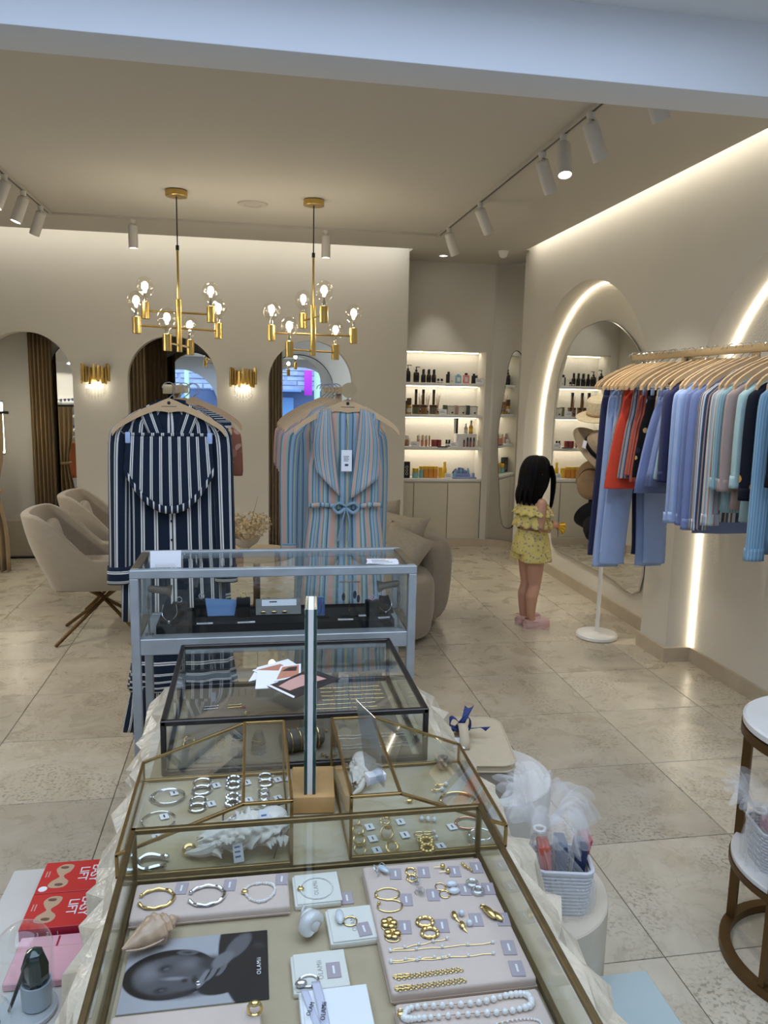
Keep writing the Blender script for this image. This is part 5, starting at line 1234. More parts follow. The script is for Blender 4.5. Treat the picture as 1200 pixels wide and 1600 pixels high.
obj('cloth', M().sheet(lambda u, v: (.0 + .075 * v * cos(u * 1.5 - .9), .012 * sin(u * 22) * v, .03 + .075 * v * sin(u * 1.5 - 1.2)), 24, 5), m_yel, t, solid=.0015)
obj('handle', M().tube([(-.012, 0, .045), (.005, 0, .03)], .004, 6), m_labelw, t)

# ------------------------------------------------------------------ round side table on the right
SX, SY = 1.585, 1.745
m_marble = mat('white_marble', (224, 220, 212), .25, var=.08, vscale=6, detail=8)
t = thing('side_table', 'round bronze side table with marble shelves at the right edge', 'side table', (SX, SY, 0))
obj('top', M().lathe([(.235, .695), (.245, .70), (.245, .715), (.238, .72), (.0, .72)], 56), m_marble, t)
def sqring(r, z0, z1, r2):
    return M().lathe([(r2, z0), (r, z0), (r, z1), (r2, z1), (r2, z0)], 56, cap=False)
obj('top_rim', sqring(.247, .668, .694, .222), m_bronze, t)
obj('base_ring', sqring(.252, 0, .026, .222), m_bronze, t)
obj('lower_rim', sqring(.247, .272, .290, .222), m_bronze, t)
obj('lower_shelf', M().lathe([(.238, .290), (.243, .293), (.243, .304), (.24, .307), (.0, .307)], 56), m_marble, t)
obj('middle_shelf', M().lathe([(.14, .50), (.145, .503), (.145, .516), (.14, .519), (0, .519)], 40, (.08, .06, 0)), m_marble, t)
for a in (R(200), R(125), R(20), R(-60)):
    obj('leg', M().box(-.0125, .0125, -.008, .008, .02, .672, xf=XF((.235 * cos(a), .235 * sin(a), 0), 0, 0, a)), m_bronze, t, smooth=False)
# low rail of clothes on the left wall, seen in the left fitting room mirror
t = thing('clothes_rail', 'low clothes rail on the left wall seen in the leftmost mirror', 'clothes rail', (XL + .24, 4.15, .86))
obj('bar', M().tube([(0, -.85, 0), (0, .85, 0)], .012, 10), m_rail, t)
for yy in (-.8, .8): obj('bracket', M().tube([(0, yy, 0), (-.235, yy, 0)], .009, 8), m_rail, t)
LG = [(5.15, (150, 80, 40), 'rust brown'), (5.33, (40, 130, 176), 'turquoise'), (5.5, (176, 50, 44), 'red'), (5.68, (206, 196, 180), 'cream'), (5.86, (40, 120, 170), 'bright blue'), (6.04, (156, 84, 44), 'copper'), (6.22, (120, 66, 36), 'chestnut'), (6.4, (160, 88, 48), 'cinnamon')]
for y, c, n in [(q[0] - 1.62, q[1], q[2]) for q in LG]:
    hanger(XL + .24, y, .86, 'wooden hanger of the %s top on the left wall rail' % n, group='wooden hangers on the left wall rail')
    shirt('blouse', n + ' top on the low rail at the left wall', XL + .24, y, .782, .5, mat('cloth_%s' % n.replace(' ', '_'), c, .85), 'top', .15, .2, False, button=False, group='tops on the left wall rail', cuff=False)

# ------------------------------------------------------------------ stone slab table
def m_onyx():
    m, t, b = nt('onyx_stone'); N = t.nodes; L = t.links
    tc = N.new('ShaderNodeTexCoord')
    n1 = N.new('ShaderNodeTexNoise'); n1.inputs['Scale'].default_value = 4.5; n1.inputs['Detail'].default_value = 8; n1.inputs['Distortion'].default_value = 1.2; L.new(tc.outputs['Object'], n1.inputs['Vector'])
    cr = N.new('ShaderNodeValToRGB'); e = cr.color_ramp.elements
    e[0].position = .28; e[0].color = (*lin((158, 138, 104)), 1); e[1].position = .75; e[1].color = (*lin((206, 194, 166)), 1)
    q = e.new(.45); q.color = (*lin((188, 172, 138)), 1); q = e.new(.6); q.color = (*lin((198, 188, 164)), 1)
    L.new(n1.outputs[0], cr.inputs[0])
    v = N.new('ShaderNodeTexVoronoi'); v.feature = 'DISTANCE_TO_EDGE'; v.inputs['Scale'].default_value = 2.6
    n2 = N.new('ShaderNodeTexNoise'); n2.inputs['Scale'].default_value = 5; n2.inputs['Detail'].default_value = 5; L.new(tc.outputs['Object'], n2.inputs['Vector'])
    va = N.new('ShaderNodeVectorMath'); va.operation = 'MULTIPLY_ADD'; va.inputs[1].default_value = (.6, .6, .6); L.new(n2.outputs['Color'], va.inputs[0]); L.new(tc.outputs['Object'], va.inputs[2]); L.new(va.outputs[0], v.inputs['Vector'])
    r = N.new('ShaderNodeMapRange'); r.inputs['From Max'].default_value = .02; r.inputs['To Min'].default_value = .45; r.inputs['To Max'].default_value = 0; L.new(v.outputs['Distance'], r.inputs[0])
    mu = N.new('ShaderNodeMath'); mu.operation = 'MULTIPLY'; L.new(r.outputs[0], mu.inputs[0]); L.new(n2.outputs[0], mu.inputs[1])
    x = N.new('ShaderNodeMix'); x.data_type = 'RGBA'; x.inputs[7].default_value = (*lin((140, 118, 84)), 1); L.new(mu.outputs[0], x.inputs[0]); L.new(cr.outputs[0], x.inputs[6])
    L.new(x.outputs[2], b.inputs['Base Color']); b.inputs['Roughness'].default_value = .22
    n3 = N.new('ShaderNodeTexNoise'); n3.inputs['Scale'].default_value = 40; n3.inputs['Detail'].default_value = 5; L.new(tc.outputs['Object'], n3.inputs['Vector'])
    return m
m_on = m_onyx()
m_onr = mat('onyx_rough', (206, 194, 170), .28, var=.3, vscale=14, bump=.7, bscale=55, dist=.006)
t = thing('stone_table', 'pale onyx slab table with rough broken edges under the jewellery cases', 'table', (.11, 1.2, 0))
def slab():
    X0, X1, Y0, Y1 = -.222, .448, .28, 2.15
    per = []
    n1, n2 = 14, 40
    for i in range(n1): per.append((X0 + (X1 - X0) * i / n1, Y0, 0, -1))
    for i in range(n2): per.append((X1, Y0 + (Y1 - Y0) * i / n2, 1, 0))
    for i in range(n1): per.append((X1 - (X1 - X0) * i / n1, Y1, 0, 1))
    for i in range(n2): per.append((X0, Y1 - (Y1 - Y0) * i / n2, -1, 0))
    return per
_per = slab(); _rr = random.Random(11)
loops = []
spec = [(0, 0, .76, 0), (.012, .010, .757, .004), (.032, .016, .737, .012), (.052, .020, .708, .014), (.055, .02, .672, .014), (.03, .02, .63, .012), (.0, .01, .615, 0)]
for (o_, jit, z_, jz) in spec:
    loops.append([(p[0] + p[2] * (o_ * (1.55 if p[2] > 0 else 1.1) + _rr.uniform(-jit, jit) * .9) + _rr.uniform(-.006, .006) * (o_ > 0), p[1] + p[3] * (o_ + _rr.uniform(-jit, jit)) + _rr.uniform(-.006, .006) * (o_ > 0), z_ + _rr.uniform(-jz, jz)) for p in _per])
sm = M(); NP = len(_per)
sm.add(loops[0], [tuple(range(NP))])
rm = M(); v = [q for l in loops for q in l]; f = []
for k in range(len(loops) - 1):
    for i in range(NP):
        j = (i + 1) % NP; a, b_, c, d = k * NP + i, k * NP + j, (k + 1) * NP + j, (k + 1) * NP + i
        f += [(a, d, c), (a, c, b_)] if (i + k) % 2 else [(a, d, b_), (b_, d, c)]
f.append(tuple(range((len(loops) - 1) * NP, len(loops) * NP))[::-1])
rm.add(v, f)
obj('slab_top', sm, m_on, t, w=True, smooth=False)
obj('rough_edge', rm, m_onr, t, w=True, smooth=False)
obj('pedestal', M().rbox((.11, 1.25, .305), (.42, 1.3, .612), .02), m_onr, t, w=True)

# ------------------------------------------------------------------ glass cases
def case(name, lab, cat, loc, edges, panes, fr, fm, pm=None, base=None):
    t = thing(name, lab, cat, loc)
    for a, b_ in edges:
        A, B = Vector(a), Vector(b_); d = (B - A); q = d.to_track_quat('Z', 'Y').to_matrix().to_4x4()
        L = d.length
        obj('frame_edge', M().rbox((0, 0, L / 2), (fr, fr, L + fr * .9), fr * .15, 1, xf=Matrix.Translation(A) @ q), fm, t, w=True)
    for p in panes:
        P = [Vector(c) for c in p]; n = (P[1] - P[0]).cross(P[2] - P[0]).normalized() * .0012
        m = M(); k = len(P)
        m.add([c - n for c in P] + [c + n for c in P], [tuple(range(k))[::-1], tuple(range(k, 2 * k))] + [(i, (i + 1) % k, k + (i + 1) % k, k + i) for i in range(k)])
        obj('pane', m, pm or m_glass2, t, w=True, smooth=False)
    return t
def box_edges(x0, x1, y0, y1, z0, z1):
    c = lambda i, j, k: ((x0, x1)[i], (y0, y1)[j], (z0, z1)[k])
    E = [(c(0, j, k), c(1, j, k)) for j in (0, 1) for k in (0, 1)] + [(c(i, 0, k), c(i, 1, k)) for i in (0, 1) for k in (0, 1)] + [(c(i, j, 0), c(i, j, 1)) for i in (0, 1) for j in (0, 1)]
    Pn = [[c(0, 0, 1), c(1, 0, 1), c(1, 1, 1), c(0, 1, 1)], [c(0, 0, 0), c(1, 0, 0), c(1, 0, 1), c(0, 0, 1)], [c(0, 1, 0), c(1, 1, 0), c(1, 1, 1), c(0, 1, 1)], [c(0, 0, 0), c(0, 1, 0), c(0, 1, 1), c(0, 0, 1)], [c(1, 0, 0), c(1, 1, 0), c(1, 1, 1), c(1, 0, 1)]]
    return E, Pn
m_gun = mat('gunmetal_frame', (70, 66, 64), .35, .9, var=.15, vscale=30)
S0 = .7615
E_, P_ = box_edges(-.200, .404, .42, 1.248, S0 + .005, .859)
case('jewellery_case', 'large brass-edged flat glass case nearest the camera', 'display case', (.1, .83, S0), E_, P_, .0095, m_brassd)
E_, P_ = box_edges(-.192, .390, 1.628, 2.128, S0 + .006, .882)
t = case('jewellery_case', 'dark metal framed glass case at the back of the stone table', 'display case', (.1, 1.88, S0), E_, P_, .012, m_gun)
m_brownf = mat('brown_felt_base', (122, 110, 94), .95, var=.05, vscale=40, bump=.2, bscale=400)
obj('felt_base', M().box(-.165, .365, 1.64, 2.10, S0 + .001, S0 + .008), m_brownf, t, w=True, smooth=False)
for s, xo, xe, xi, nm in ((0, -.232, -.018, .066, 'left'), (1, .464, .262, .172, 'right')):
    y0, y1 = 1.268, 1.602; z0 = S0 + .004; ze = .806; zt = .884
    prof = [(xo, z0), (xo, ze), (xe, zt), (xi, zt), (xi, z0)]
    E_ = []; P_ = []
    for y in (y0, y1):
        for i in range(5): E_.append(((prof[i][0], y, prof[i][1]), (prof[(i + 1) % 5][0], y, prof[(i + 1) % 5][1])))
        P_.append([(p[0], y, p[1]) for p in prof])
    for p in prof: E_.append(((p[0], y0, p[1]), (p[0], y1, p[1])))
    for i in range(4): P_.append([(prof[i][0], y0, prof[i][1]), (prof[i + 1][0], y0, prof[i + 1][1]), (prof[i + 1][0], y1, prof[i + 1][1]), (prof[i][0], y1, prof[i][1])])
    case('terrarium_case', 'brass-edged glass case with a sloping side, %s of the middle pair' % nm, 'display case', ((xo + xi) / 2, 1.435, S0), E_, P_, .0058, m_brassh)

# ------------------------------------------------------------------ steel showcase
m_steel = mat('brushed_steel', (172, 178, 180), .45, .4, var=.16, vscale=14)
SCX0, SCX1, SCY0, SCY1, SCZ = -.362, .514, 2.325, 2.625, 1.058
t = thing('steel_showcase', 'tall steel framed glass showcase standing behind the stone table', 'showcase', (.076, 2.475, 0))
b = .026
for x in (SCX0 + b / 2, SCX1 - b / 2):
    for y in (SCY0 + b / 2, SCY1 - b / 2): obj('leg', M().rbox((x, y, (SCZ - b) / 2), (b, b, SCZ - b), .002, 1), m_steel, t, w=True)
for y in (SCY0 + b / 2, SCY1 - b / 2):
    obj('top_rail', M().rbox(((SCX0 + SCX1) / 2, y, SCZ - b / 2), (SCX1 - SCX0, b, b), .002, 1), m_steel, t, w=True)
    obj('apron', M().rbox(((SCX0 + SCX1) / 2, y, .818), (SCX1 - SCX0 - 2 * b, b * .9, .05), .002, 1), m_steel, t, w=True)
m_brst = mat('warm_steel', (150, 136, 112), .4, .8, var=.12, vscale=14)
for x in (SCX0 + b / 2, SCX1 - b / 2):
    obj('top_rail', M().rbox((x, (SCY0 + SCY1) / 2, SCZ - b / 2), (b, SCY1 - SCY0 - 2 * b, b), .002, 1), m_brst, t, w=True)
    obj('side_apron', M().rbox((x, (SCY0 + SCY1) / 2, .818), (b * .9, SCY1 - SCY0 - 2 * b, .05), .002, 1), m_brst, t, w=True)
obj('deck', M().box(SCX0 + b, SCX1 - b, SCY0 + b, SCY1 - b, .826, .842), m_steel, t, w=True, smooth=False)
g = .003
for (x0, x1, y0, y1, z0, z1) in ((SCX0 + b, SCX1 - b, SCY0 + b, SCY1 - b, SCZ - .008, SCZ - .004), (SCX0 + b, SCX1 - b, SCY0 + .006, SCY0 + .010, .843, SCZ - b), (SCX0 + b, SCX1 - b, SCY1 - .010, SCY1 - .006, .843, SCZ - b), (SCX0 + .006, SCX0 + .010, SCY0 + b, SCY1 - b, .843, SCZ - b), (SCX1 - .010, SCX1 - .006, SCY0 + b, SCY1 - b, .843, SCZ - b)):
    obj('pane', M().box(x0, x1, y0, y1, z0, z1), m_glass2, t, w=True, smooth=False)
for s, x, lab in ((1, -.315, 'left'), (-1, .467, 'right')):
    l = thing('case_lamp', 'small swivel spot lamp on a stalk in the showcase, %s side' % lab, 'lamp', (x, 2.375, .842), group='showcase lamps')
    obj('stalk', M().tube([(0, 0, 0), (0, 0, .135)], .003, 8), m_chrome, l)
    obj('sleeve', M().tube([(0, 0, .085), (0, 0, .125)], .0055, 8), m_chrome, l)
    obj('head', M().lathe([(.008, 0), (.011, .004), (.012, .05), (.02, .07), (.019, .07)], 16, xf=XF((0, 0, .148), 0, s * R(98))), mat('taupe_metal%d' % len(MATS), (130, 122, 108), .4, .6), l)
    obj('foot', M().cyl((0, 0, 0), .014, .004, 14), m_chrome, l)
m_blk = mat('black_velvet', (12, 12, 16), .95)
t = thing('velvet_tray', 'black velvet jewellery tray covering the showcase floor', 'tray', (.08, 2.48, .842))
obj('pad', M().rbox((0, 0, .008), (.74, .19, .016), .004), m_blk, t)
obj('lip', M().box(-.375, .375, -.1, -.094, 0, .026).box(-.375, .375, .094, .1, 0, .026).box(-.375, -.369, -.094, .094, 0, .026).box(.369, .375, -.094, .094, 0, .026), m_blk, t, smooth=False)
ZT = .8585
m_goldj = mat('polished_gold', (230, 200, 134), .16, 1.0)
m_silv = mat('polished_silver', (222, 224, 228), .10, 1.0)
m_pearl = mat('pearl', (236, 234, 230), .15, coat=.8, sheen=.2)
m_pearl2 = mat('irregular_pearl', (222, 226, 230), .15, coat=.8)
def chain(m, pts, r=.0009, n=5): return m.tube(smooth_path(pts, 4), r, n)
def ring_block(x, y, h, lab, mt=m_goldj, w=.045):
    t = thing('jewellery_block', 'black velvet display block ' + lab, 'display block', (x, y, ZT), group='black blocks in the showcase')
    obj('block', M().rbox((0, 0, h / 2), (w, w * .8, h), .003), m_blk, t)
    obj('slot', M().box(-w * .35, w * .35, -.002, .002, h, h + .001), m_black, t, smooth=False)
    e = thing('ring', 'small gold ring standing on the black block ' + lab, 'ring', (x, y, ZT + h + .0008), group='rings on showcase blocks')
    obj('band', M().ring((0, 0, .0088), .0085, .0013, 24, 6, tilt=Matrix.Rotation(R(80), 4, 'X')), mt, e); obj('stone', M().sphere((0, -.001, .0185), .0028, 8, 6), m_crys, e)
ring_block(-.235, 2.50, .05, 'at the left of the showcase', m_silv); ring_block(-.165, 2.52, .055, 'second from the left in the showcase', m_silv)
ring_block(-.03, 2.50, .06, 'left of the grey card holder', m_goldj); ring_block(.395, 2.47, .05, 'at the right of the showcase', m_silv)
for k, (x, y, lab) in enumerate(((-.26, 2.44, 'front left'), (.44, 2.48, 'far right'))):
    t = thing('necklace_stand', 'black curved necklace stand at the %s of the tray' % lab, 'display stand', (x, y, ZT), group='necklace stands')
    obj('bust', M().sheet(lambda u, v: ((u - .5) * .06 * (.5 + .5 * v), -.012 + .03 * (1 - v) + .01 * (2 * u - 1) ** 2, .002 + .055 * (1 - v)), 8, 6), m_blk, t, solid=.004)
    n_ = thing('necklace', 'fine silver necklace on the %s black stand' % lab, 'necklace', (x, y, ZT), group='showcase necklaces')
    obj('chain', chain(M(), [(-.02, .012, .058), (-.022, -.006, .03), (0, -.022, .012), (.022, -.006, .03), (.02, .012, .058)]), m_silv, n_); obj('pendant', M().sphere((0, -.024, .010), (.004, .002, .006), 8, 6), m_silv, n_)
for k, (x, y, wv, lab) in enumerate(((-.25, 2.40, .05, 'front left'), (-.15, 2.42, .05, 'beside the blue reflection card'), (-.02, 2.42, .055, 'left of the middle'), (.30, 2.42, .05, 'under the earring stand'), (.36, 2.46, .05, 'right of the earring stand'), (.43, 2.43, .04, 'far right'))):
    t = thing('price_strip', 'narrow white price strip on the black tray, ' + lab, 'price tag', (x, y, ZT), .1 * (k % 3 - 1), group='price strips in the showcase')
    obj('strip', M().box(-wv / 2, wv / 2, -.005, .005, 0, .003), m_paper, t, smooth=False); obj('print', M().box(-wv * .4, wv * .2, -.001, .001, .003, .0034), m_ink, t, smooth=False)
tag(obj('blue_reflection_card', M().prism([(0, 0), (.085, 0), (.095, .055), (-.008, .062)], 0, .0015, 'xz').box(.0, .085, 0, .02, -.0, .0015), mat('sky_blue_reflection', (140, 178, 226), .35), loc=(-.145, 2.50, ZT)), 'pale blue reflection shaped as a card among the black blocks', 'card')  # solid blue shape standing in for a reflection in the showcase glass
t = thing('card_holder', 'grey printed card holder with gold clasps in the middle of the tray', 'card holder', (.085, 2.50, ZT))
obj('holder', M().rbox((0, 0, .028), (.15, .004, .056), .001, 1, xf=XF((0, 0, 0), R(-32))), mat('grey_card', (120, 118, 112), .5), t)
obj('paper', M().box(-.055, .06, -.0035, -.0022, .03, .052, xf=XF((0, 0, 0), R(-32))), m_paper, t, smooth=False)
obj('print', M().box(-.03, -.005, -.0042, -.0036, .042, .046, xf=XF((0, 0, 0), R(-32))), m_ink, t, smooth=False)
for k in range(3): obj('gold_clasp', M().sphere((-.05 + .035 * k, -.006, .012), (.010, .003, .004), 10, 6), m_goldj, t)
t = thing('earring_stand', 'slim brass T-bar stand with dark feather earrings in the showcase', 'jewellery stand', (.318, 2.47, ZT))
obj('post', M().cyl((0, 0, 0), .0018, .115, 8), m_goldj, t); obj('bar', M().tube([(-.035, 0, .115), (.035, 0, .115)], .002, 8), m_goldj, t); obj('foot', M().rbox((0, 0, .003), (.06, .035, .006), .002), m_blk, t)
for k, (x, l) in enumerate(((-.02, .07), (.018, .06), (.03, .08))):
    e = obj('earring', M().tube([(x, 0, .113), (x, -.001, .113 - l * .5)], .0007, 5), m_goldj, t); obj('drop', M().sphere((x, -.001, .113 - l * .7), (.006, .002, .014), 10, 6), m_blk, e)
t = thing('pendant_stand', 'blue tinted acrylic pendant stand with a fine chain', 'jewellery stand', (.215, 2.46, ZT))
obj('panel', M().rbox((0, 0, .035), (.04, .004, .07), .002, 1), mat('steel_blue_acrylic', (90, 120, 170), .2), t); obj('foot', M().rbox((0, 0, .003), (.07, .03, .006), .002), m_blk, t); obj('chain', chain(M(), [(-.012, -.004, .066), (-.006, -.005, .02), (.0, -.006, .01), (.006, -.005, .02), (.012, -.004, .066)]), m_silv, t)
# on top of the showcase
t = thing('sign_card', 'blank white card in a clear holder on the showcase top', 'card', (-.262, 2.375, SCZ - .004))
obj('card', M().rbox((0, .006, .026), (.092, .0015, .052), .0004, 1, xf=XF((0, 0, 0), R(-12))), m_paper, t); obj('holder', M().box(-.03, .03, -.006, .02, 0, .012), m_acry, t, smooth=False)
for k in range(3):
    t = thing('leaflet', '%s leaflet of the small pile on the showcase corner' % ('bottom', 'middle', 'top')[k], 'leaflet', (.415, 2.40, SCZ - .004 + .0016 * k), R(-14 + 5 * k), group='leaflets on the showcase')
    obj('sheet', M().rbox((0, 0, .0008), (.1, .07, .0014), .0003, 1), m_paper, t)
    if k == 2:
        for q in range(3): obj('print_line', M().box(-.035, .03 - .01 * q, -.02 + .016 * q, -.016 + .016 * q, .0015, .0019), m_ink, t, smooth=False)

# ------------------------------------------------------------------ text
def text(name, s, size, parent, loc, rz, mt, depth=.0003, spacing=1.0):
    c = bpy.data.curves.new('text', 'FONT'); c.body = s; c.size = size; c.align_x = 'CENTER'; c.align_y = 'CENTER'; c.extrude = depth; c.resolution_u = 3; c.space_character = spacing
    o = bpy.data.objects.new('text', c); COL.objects.link(o)
    dg = bpy.context.evaluated_depsgraph_get(); me = bpy.data.meshes.new_from_object(o.evaluated_get(dg)); bpy.data.objects.remove(o)
    me.materials.clear(); me.materials.append(mt)
    q = bpy.data.objects.new(name, me); COL.objects.link(q); q.parent = parent; q.location = loc; q.rotation_euler = (0, 0, rz) if not isinstance(rz, tuple) else rz
    return q

# ------------------------------------------------------------------ mirror sheet, wooden block, acrylic sign, cards on the dark case
m_pine = mat('pine_wood', (206, 162, 104), .6, var=.2, vscale=16)
t = thing('table_mirror', 'double-sided mirror pane seen edge-on in a wooden block', 'mirror', (.113, 1.44, S0), R(-4.6))
obj('wood_block', M().rbox((.004, .055, .018), (.088, .13, .036), .003), m_pine, t)
m_gedge = mat('green_glass_edge', (24, 66, 62), .15, coat=.5)
for s in (-1, 1):
    obj('pane', M().rbox((s * .0085 - .002, .05, .215), (.006, .1, .41), .0008, 1), m_gedge, t)
obj('core', M().box(-.0072, .0032, .001, .099, .012, .4195), m_white, t, smooth=False)
for s in (-1, 1): obj('mirror_face', M().box(s * .0118 - .0022, s * .0118 - .0018, .004, .096, .04, .417), m_mirror, t, smooth=False)
t = thing('acrylic_sign', 'thin acrylic price sheet standing in a white foot on the right middle case', 'sign', (.222, 1.31, .8885), R(15))
obj('foot', M().rbox((0, 0, .008), (.036, .022, .016), .002), m_white, t)
obj('sheet', M().rbox((0, 0, .078), (.0018, .09, .14), .0005, 1, xf=XF((0, 0, 0), 0, R(-9))), glass('frosted_acrylic', (.72, .76, .82), .25, .2), t)
cards5 = [[(0.005, 1.768), (0.011, 1.891), (0.088, 1.878), (0.045, 1.768)], [(-0.011, 1.828), (0.011, 1.924), (0.092, 1.978), (0.119, 1.921), (0.050, 1.864)], [(-0.002, 1.899), (0.074, 1.945), (0.117, 1.875), (0.032, 1.849)], [(0.049, 1.804), (0.071, 1.908), (0.123, 1.921), (0.117, 1.831)], [(0.033, 1.773), (0.075, 1.805), (0.143, 1.877), (0.211, 1.798), (0.092, 1.689)]]
m_skinp = mat('printed_skin', (196, 132, 106), .35); m_skind = mat('printed_shadow', (60, 44, 42), .35); m_skinl = mat('printed_pink', (206, 160, 150), .35)
labs = ['white postcard at the left of the fan', 'white postcard under the top of the fan', 'postcard with a skin toned photo, third in the fan', 'postcard with a red toned photo, fourth in the fan', 'dark postcard with a hand photo on top of the fan']
order = [1, 2, 0, 3, 4]
for lv, k in enumerate(order):
    pl = cards5[k]; cx = sum(p[0] for p in pl) / len(pl); cy = sum(p[1] for p in pl) / len(pl); z = .8895 + .0022 * lv
    t = thing('postcard', labs[k] + ' on the dark case', 'postcard', (cx, cy, z), group='fan of postcards')
    obj('card', M().prism(pl, z, z + .0014), m_paper if k < 4 else mat('dark_card', (44, 40, 42), .35), t, w=True, smooth=False)
    if k in (2, 3, 4):
        ins = [(cx + (p[0] - cx) * .82, cy + (p[1] - cy) * .82) for p in pl]
        obj('photo_print', M().prism(ins, z + .0014, z + .0017), {2: m_skinp, 3: m_skinp, 4: mat('card_black', (36, 32, 34), .35)}[k], t, w=True, smooth=False)
    if k == 4:
        obj('hand_print', M().prism([(.06, 1.765), (.085, 1.80), (.12, 1.835), (.155, 1.825), (.178, 1.80), (.15, 1.785), (.11, 1.755), (.085, 1.735)], z + .0017, z + .0019), m_skinl, t, w=True, smooth=False)
        obj('white_margin', M().prism([(.033, 1.773), (.092, 1.689), (.095, 1.699), (.041, 1.776)], z + .0017, z + .0019), m_paper, t, w=True, smooth=False)
    if k == 3:
        obj('shadow_print', M().prism([(.07, 1.87), (.09, 1.895), (.112, 1.90), (.108, 1.87)], z + .0017, z + .0019), m_skind, t, w=True, smooth=False)

# ------------------------------------------------------------------ contents of the front case
m_pad = mat('blush_suede', (214, 194, 182), .95, var=.04, vscale=30, bump=.15, bscale=300)
m_lav = mat('lavender_card', (174, 162, 168), .7)
m_pouch = mat('cream_pouch', (226, 224, 214), .9, bump=.15, bscale=300)
m_cry2 = glass('rock_crystal', (.92, .94, .96), refl=.3)
m_greige = mat('greige_cloth', (178, 162, 134), .95, var=.06, vscale=30, bump=.2, bscale=400)
m_txt = mat('pale_grey_print', (176, 172, 168), .8)
m_txtw = mat('white_print', (235, 235, 235), .6)
tag(obj('case_cloth', M().rbox((.102, .84, S0 + .0025), (.585, .80, .004), .001, 1), m_greige, loc=(.102, .84, S0), w=True), 'greige cloth lining the floor of the front glass case', 'cloth')
ZB = S0 + .0048
def pad(x0, x1, y0, y1, h, lab, skew=0.0):
    t = thing('jewellery_pad', lab, 'jewellery pad', ((x0 + x1) / 2, (y0 + y1) / 2, ZB), skew, group='blush jewellery pads')
    obj('cushion', M().rbox((0, 0, h / 2), (x1 - x0, y1 - y0, h), .005, 3), m_pad, t)
    obj('seam', M().tube([((a) * ((x1 - x0) / 2 + .0003), (b_) * ((y1 - y0) / 2 + .0003), h * .35) for a, b_ in ((-1, -1), (1, -1), (1, 1), (-1, 1))], .0008, 4, closed=True), m_pad, t)
    return ZB + h
PA = pad(-.192, .057, 1.125, 1.215, .018, 'blush pad with two cuffs and a pearl bracelet')
PB = pad(-.186, .008, .80, .938, .018, 'blush pad at the lower left with a gold ring')
PC = pad(.185, .394, .920, 1.208, .020, 'large blush pad of earrings and chains')
PD = pad(.186, .388, .66, .906, .018, 'blush pad at the lower right with pearl necklaces')
def hoop(m, c, Rr, r, tilt=None, wob=0.0, nw=6, ell=1.0, n=36, a0=0, a1=None, ms=7):
    full = a1 is None; A1 = 2 * pi if full else a1; k = n if full else n + 1
    pts = []; rr = []
    for i in range(k):
        a = a0 + (A1 - a0) * i / n; p = Vector((Rr * cos(a), Rr * ell * sin(a), wob * .6 * sin(nw * a)))
        if tilt is not None: p = tilt @ p
        pts.append(p + Vector(c)); rr.append(r * (1 + (wob / r * .35 if r else 0) * sin(nw * a + 1)))
    return m.tube(pts, rr, ms, closed=full)
def jew(name, lab, cat, loc, parts, grp, rz=0.0):
    t = thing(name, lab, cat, loc, rz, group=grp)
    for n, m, mt in parts: obj(n, m, mt, t)
    return t
def tagc(x, y, z, lab, rz=-.25, w=.020, h=.030, mt=m_lav, grp='lavender price tags'):
    t = thing('price_tag', lab, 'price tag', (x, y, z), rz, group=grp)
    obj('card', M().rbox((0, 0, .0008), (w, h, .0014), .0003, 1), mt, t)
    obj('print', M().box(-.0015, .0015, -h * .25, h * .25, .0015, .0018), m_txtw if mt is m_lav else m_ink, t, smooth=False)
g1 = 'bracelets on the upper left pad'
jew('cuff_bracelet', 'hammered gold open cuff on the blush pad', 'bracelet', (-.155, 1.168, PA + .0035), [('cuff', hoop(M(), (0, 0, 0), .0275, .0025, wob=.0012, nw=9, a0=R(205), a1=R(515), ell=.86), m_goldj), ('end_knob', M().sphere((-.025, -.010, 0), .0033, 8, 6), m_goldj), ('end_knob', M().sphere((-.0248, .0102, 0), .0033, 8, 6), m_goldj)], g1)
jew('cuff_bracelet', 'hammered silver open cuff on the blush pad', 'bracelet', (-.076, 1.165, PA + .0035), [('cuff', hoop(M(), (0, 0, 0), .0285, .0027, wob=.0012, nw=9, a0=R(205), a1=R(515), ell=.86), m_silv), ('end_knob', M().sphere((-.0258, -.0105, 0), .0036, 8, 6), m_silv), ('end_knob', M().sphere((-.0256, .0107, 0), .0036, 8, 6), m_silv)], g1)
def pearls(n, Rr, r, ell=1.0, jit=.0, a0=0, a1=2 * pi, c=(0, 0, 0)):
    m = M()
    for i in range(n):
        a = a0 + (a1 - a0) * i / n
        k = 1 + rnd.uniform(-jit, jit)
        m.sphere((c[0] + Rr * cos(a), c[1] + Rr * ell * sin(a), c[2]), (r * k, r * (1 + rnd.uniform(-jit, jit)), r * k), 8, 6)
    return m
def pearl_string(name, lab, cat, loc, pts, r, grp, jit=.15, clasp=None, rz=0):
    t = thing(name, lab, cat, loc, rz, group=grp)
    obj('thread', M().tube(pts, .0006, 4, closed=True), m_reed, t)
    for p in pts:
        k = r * (1 + rnd.uniform(-jit, jit)); obj('pearl', M().sphere(p, (k, k * .95, k), 9, 6), m_pearl, t)
    if clasp:
        obj('clasp', M().sphere(clasp, (.006, .0045, .0035), 12, 8).ring((clasp[0], clasp[1] + .006, clasp[2]), .003, .0009, 12, 5), m_goldj, t)
    return t
pearl_string('pearl_bracelet', 'seed pearl bracelet with a gold clasp on the blush pad', 'bracelet', (.010, 1.165, PA + .0028), [(.024 * cos(a), .0235 * sin(a) + .003 * cos(2 * a), 0) for a in [2 * pi * i / 38 for i in range(38)]], .0024, g1, .3, (-.025, 0, .001))
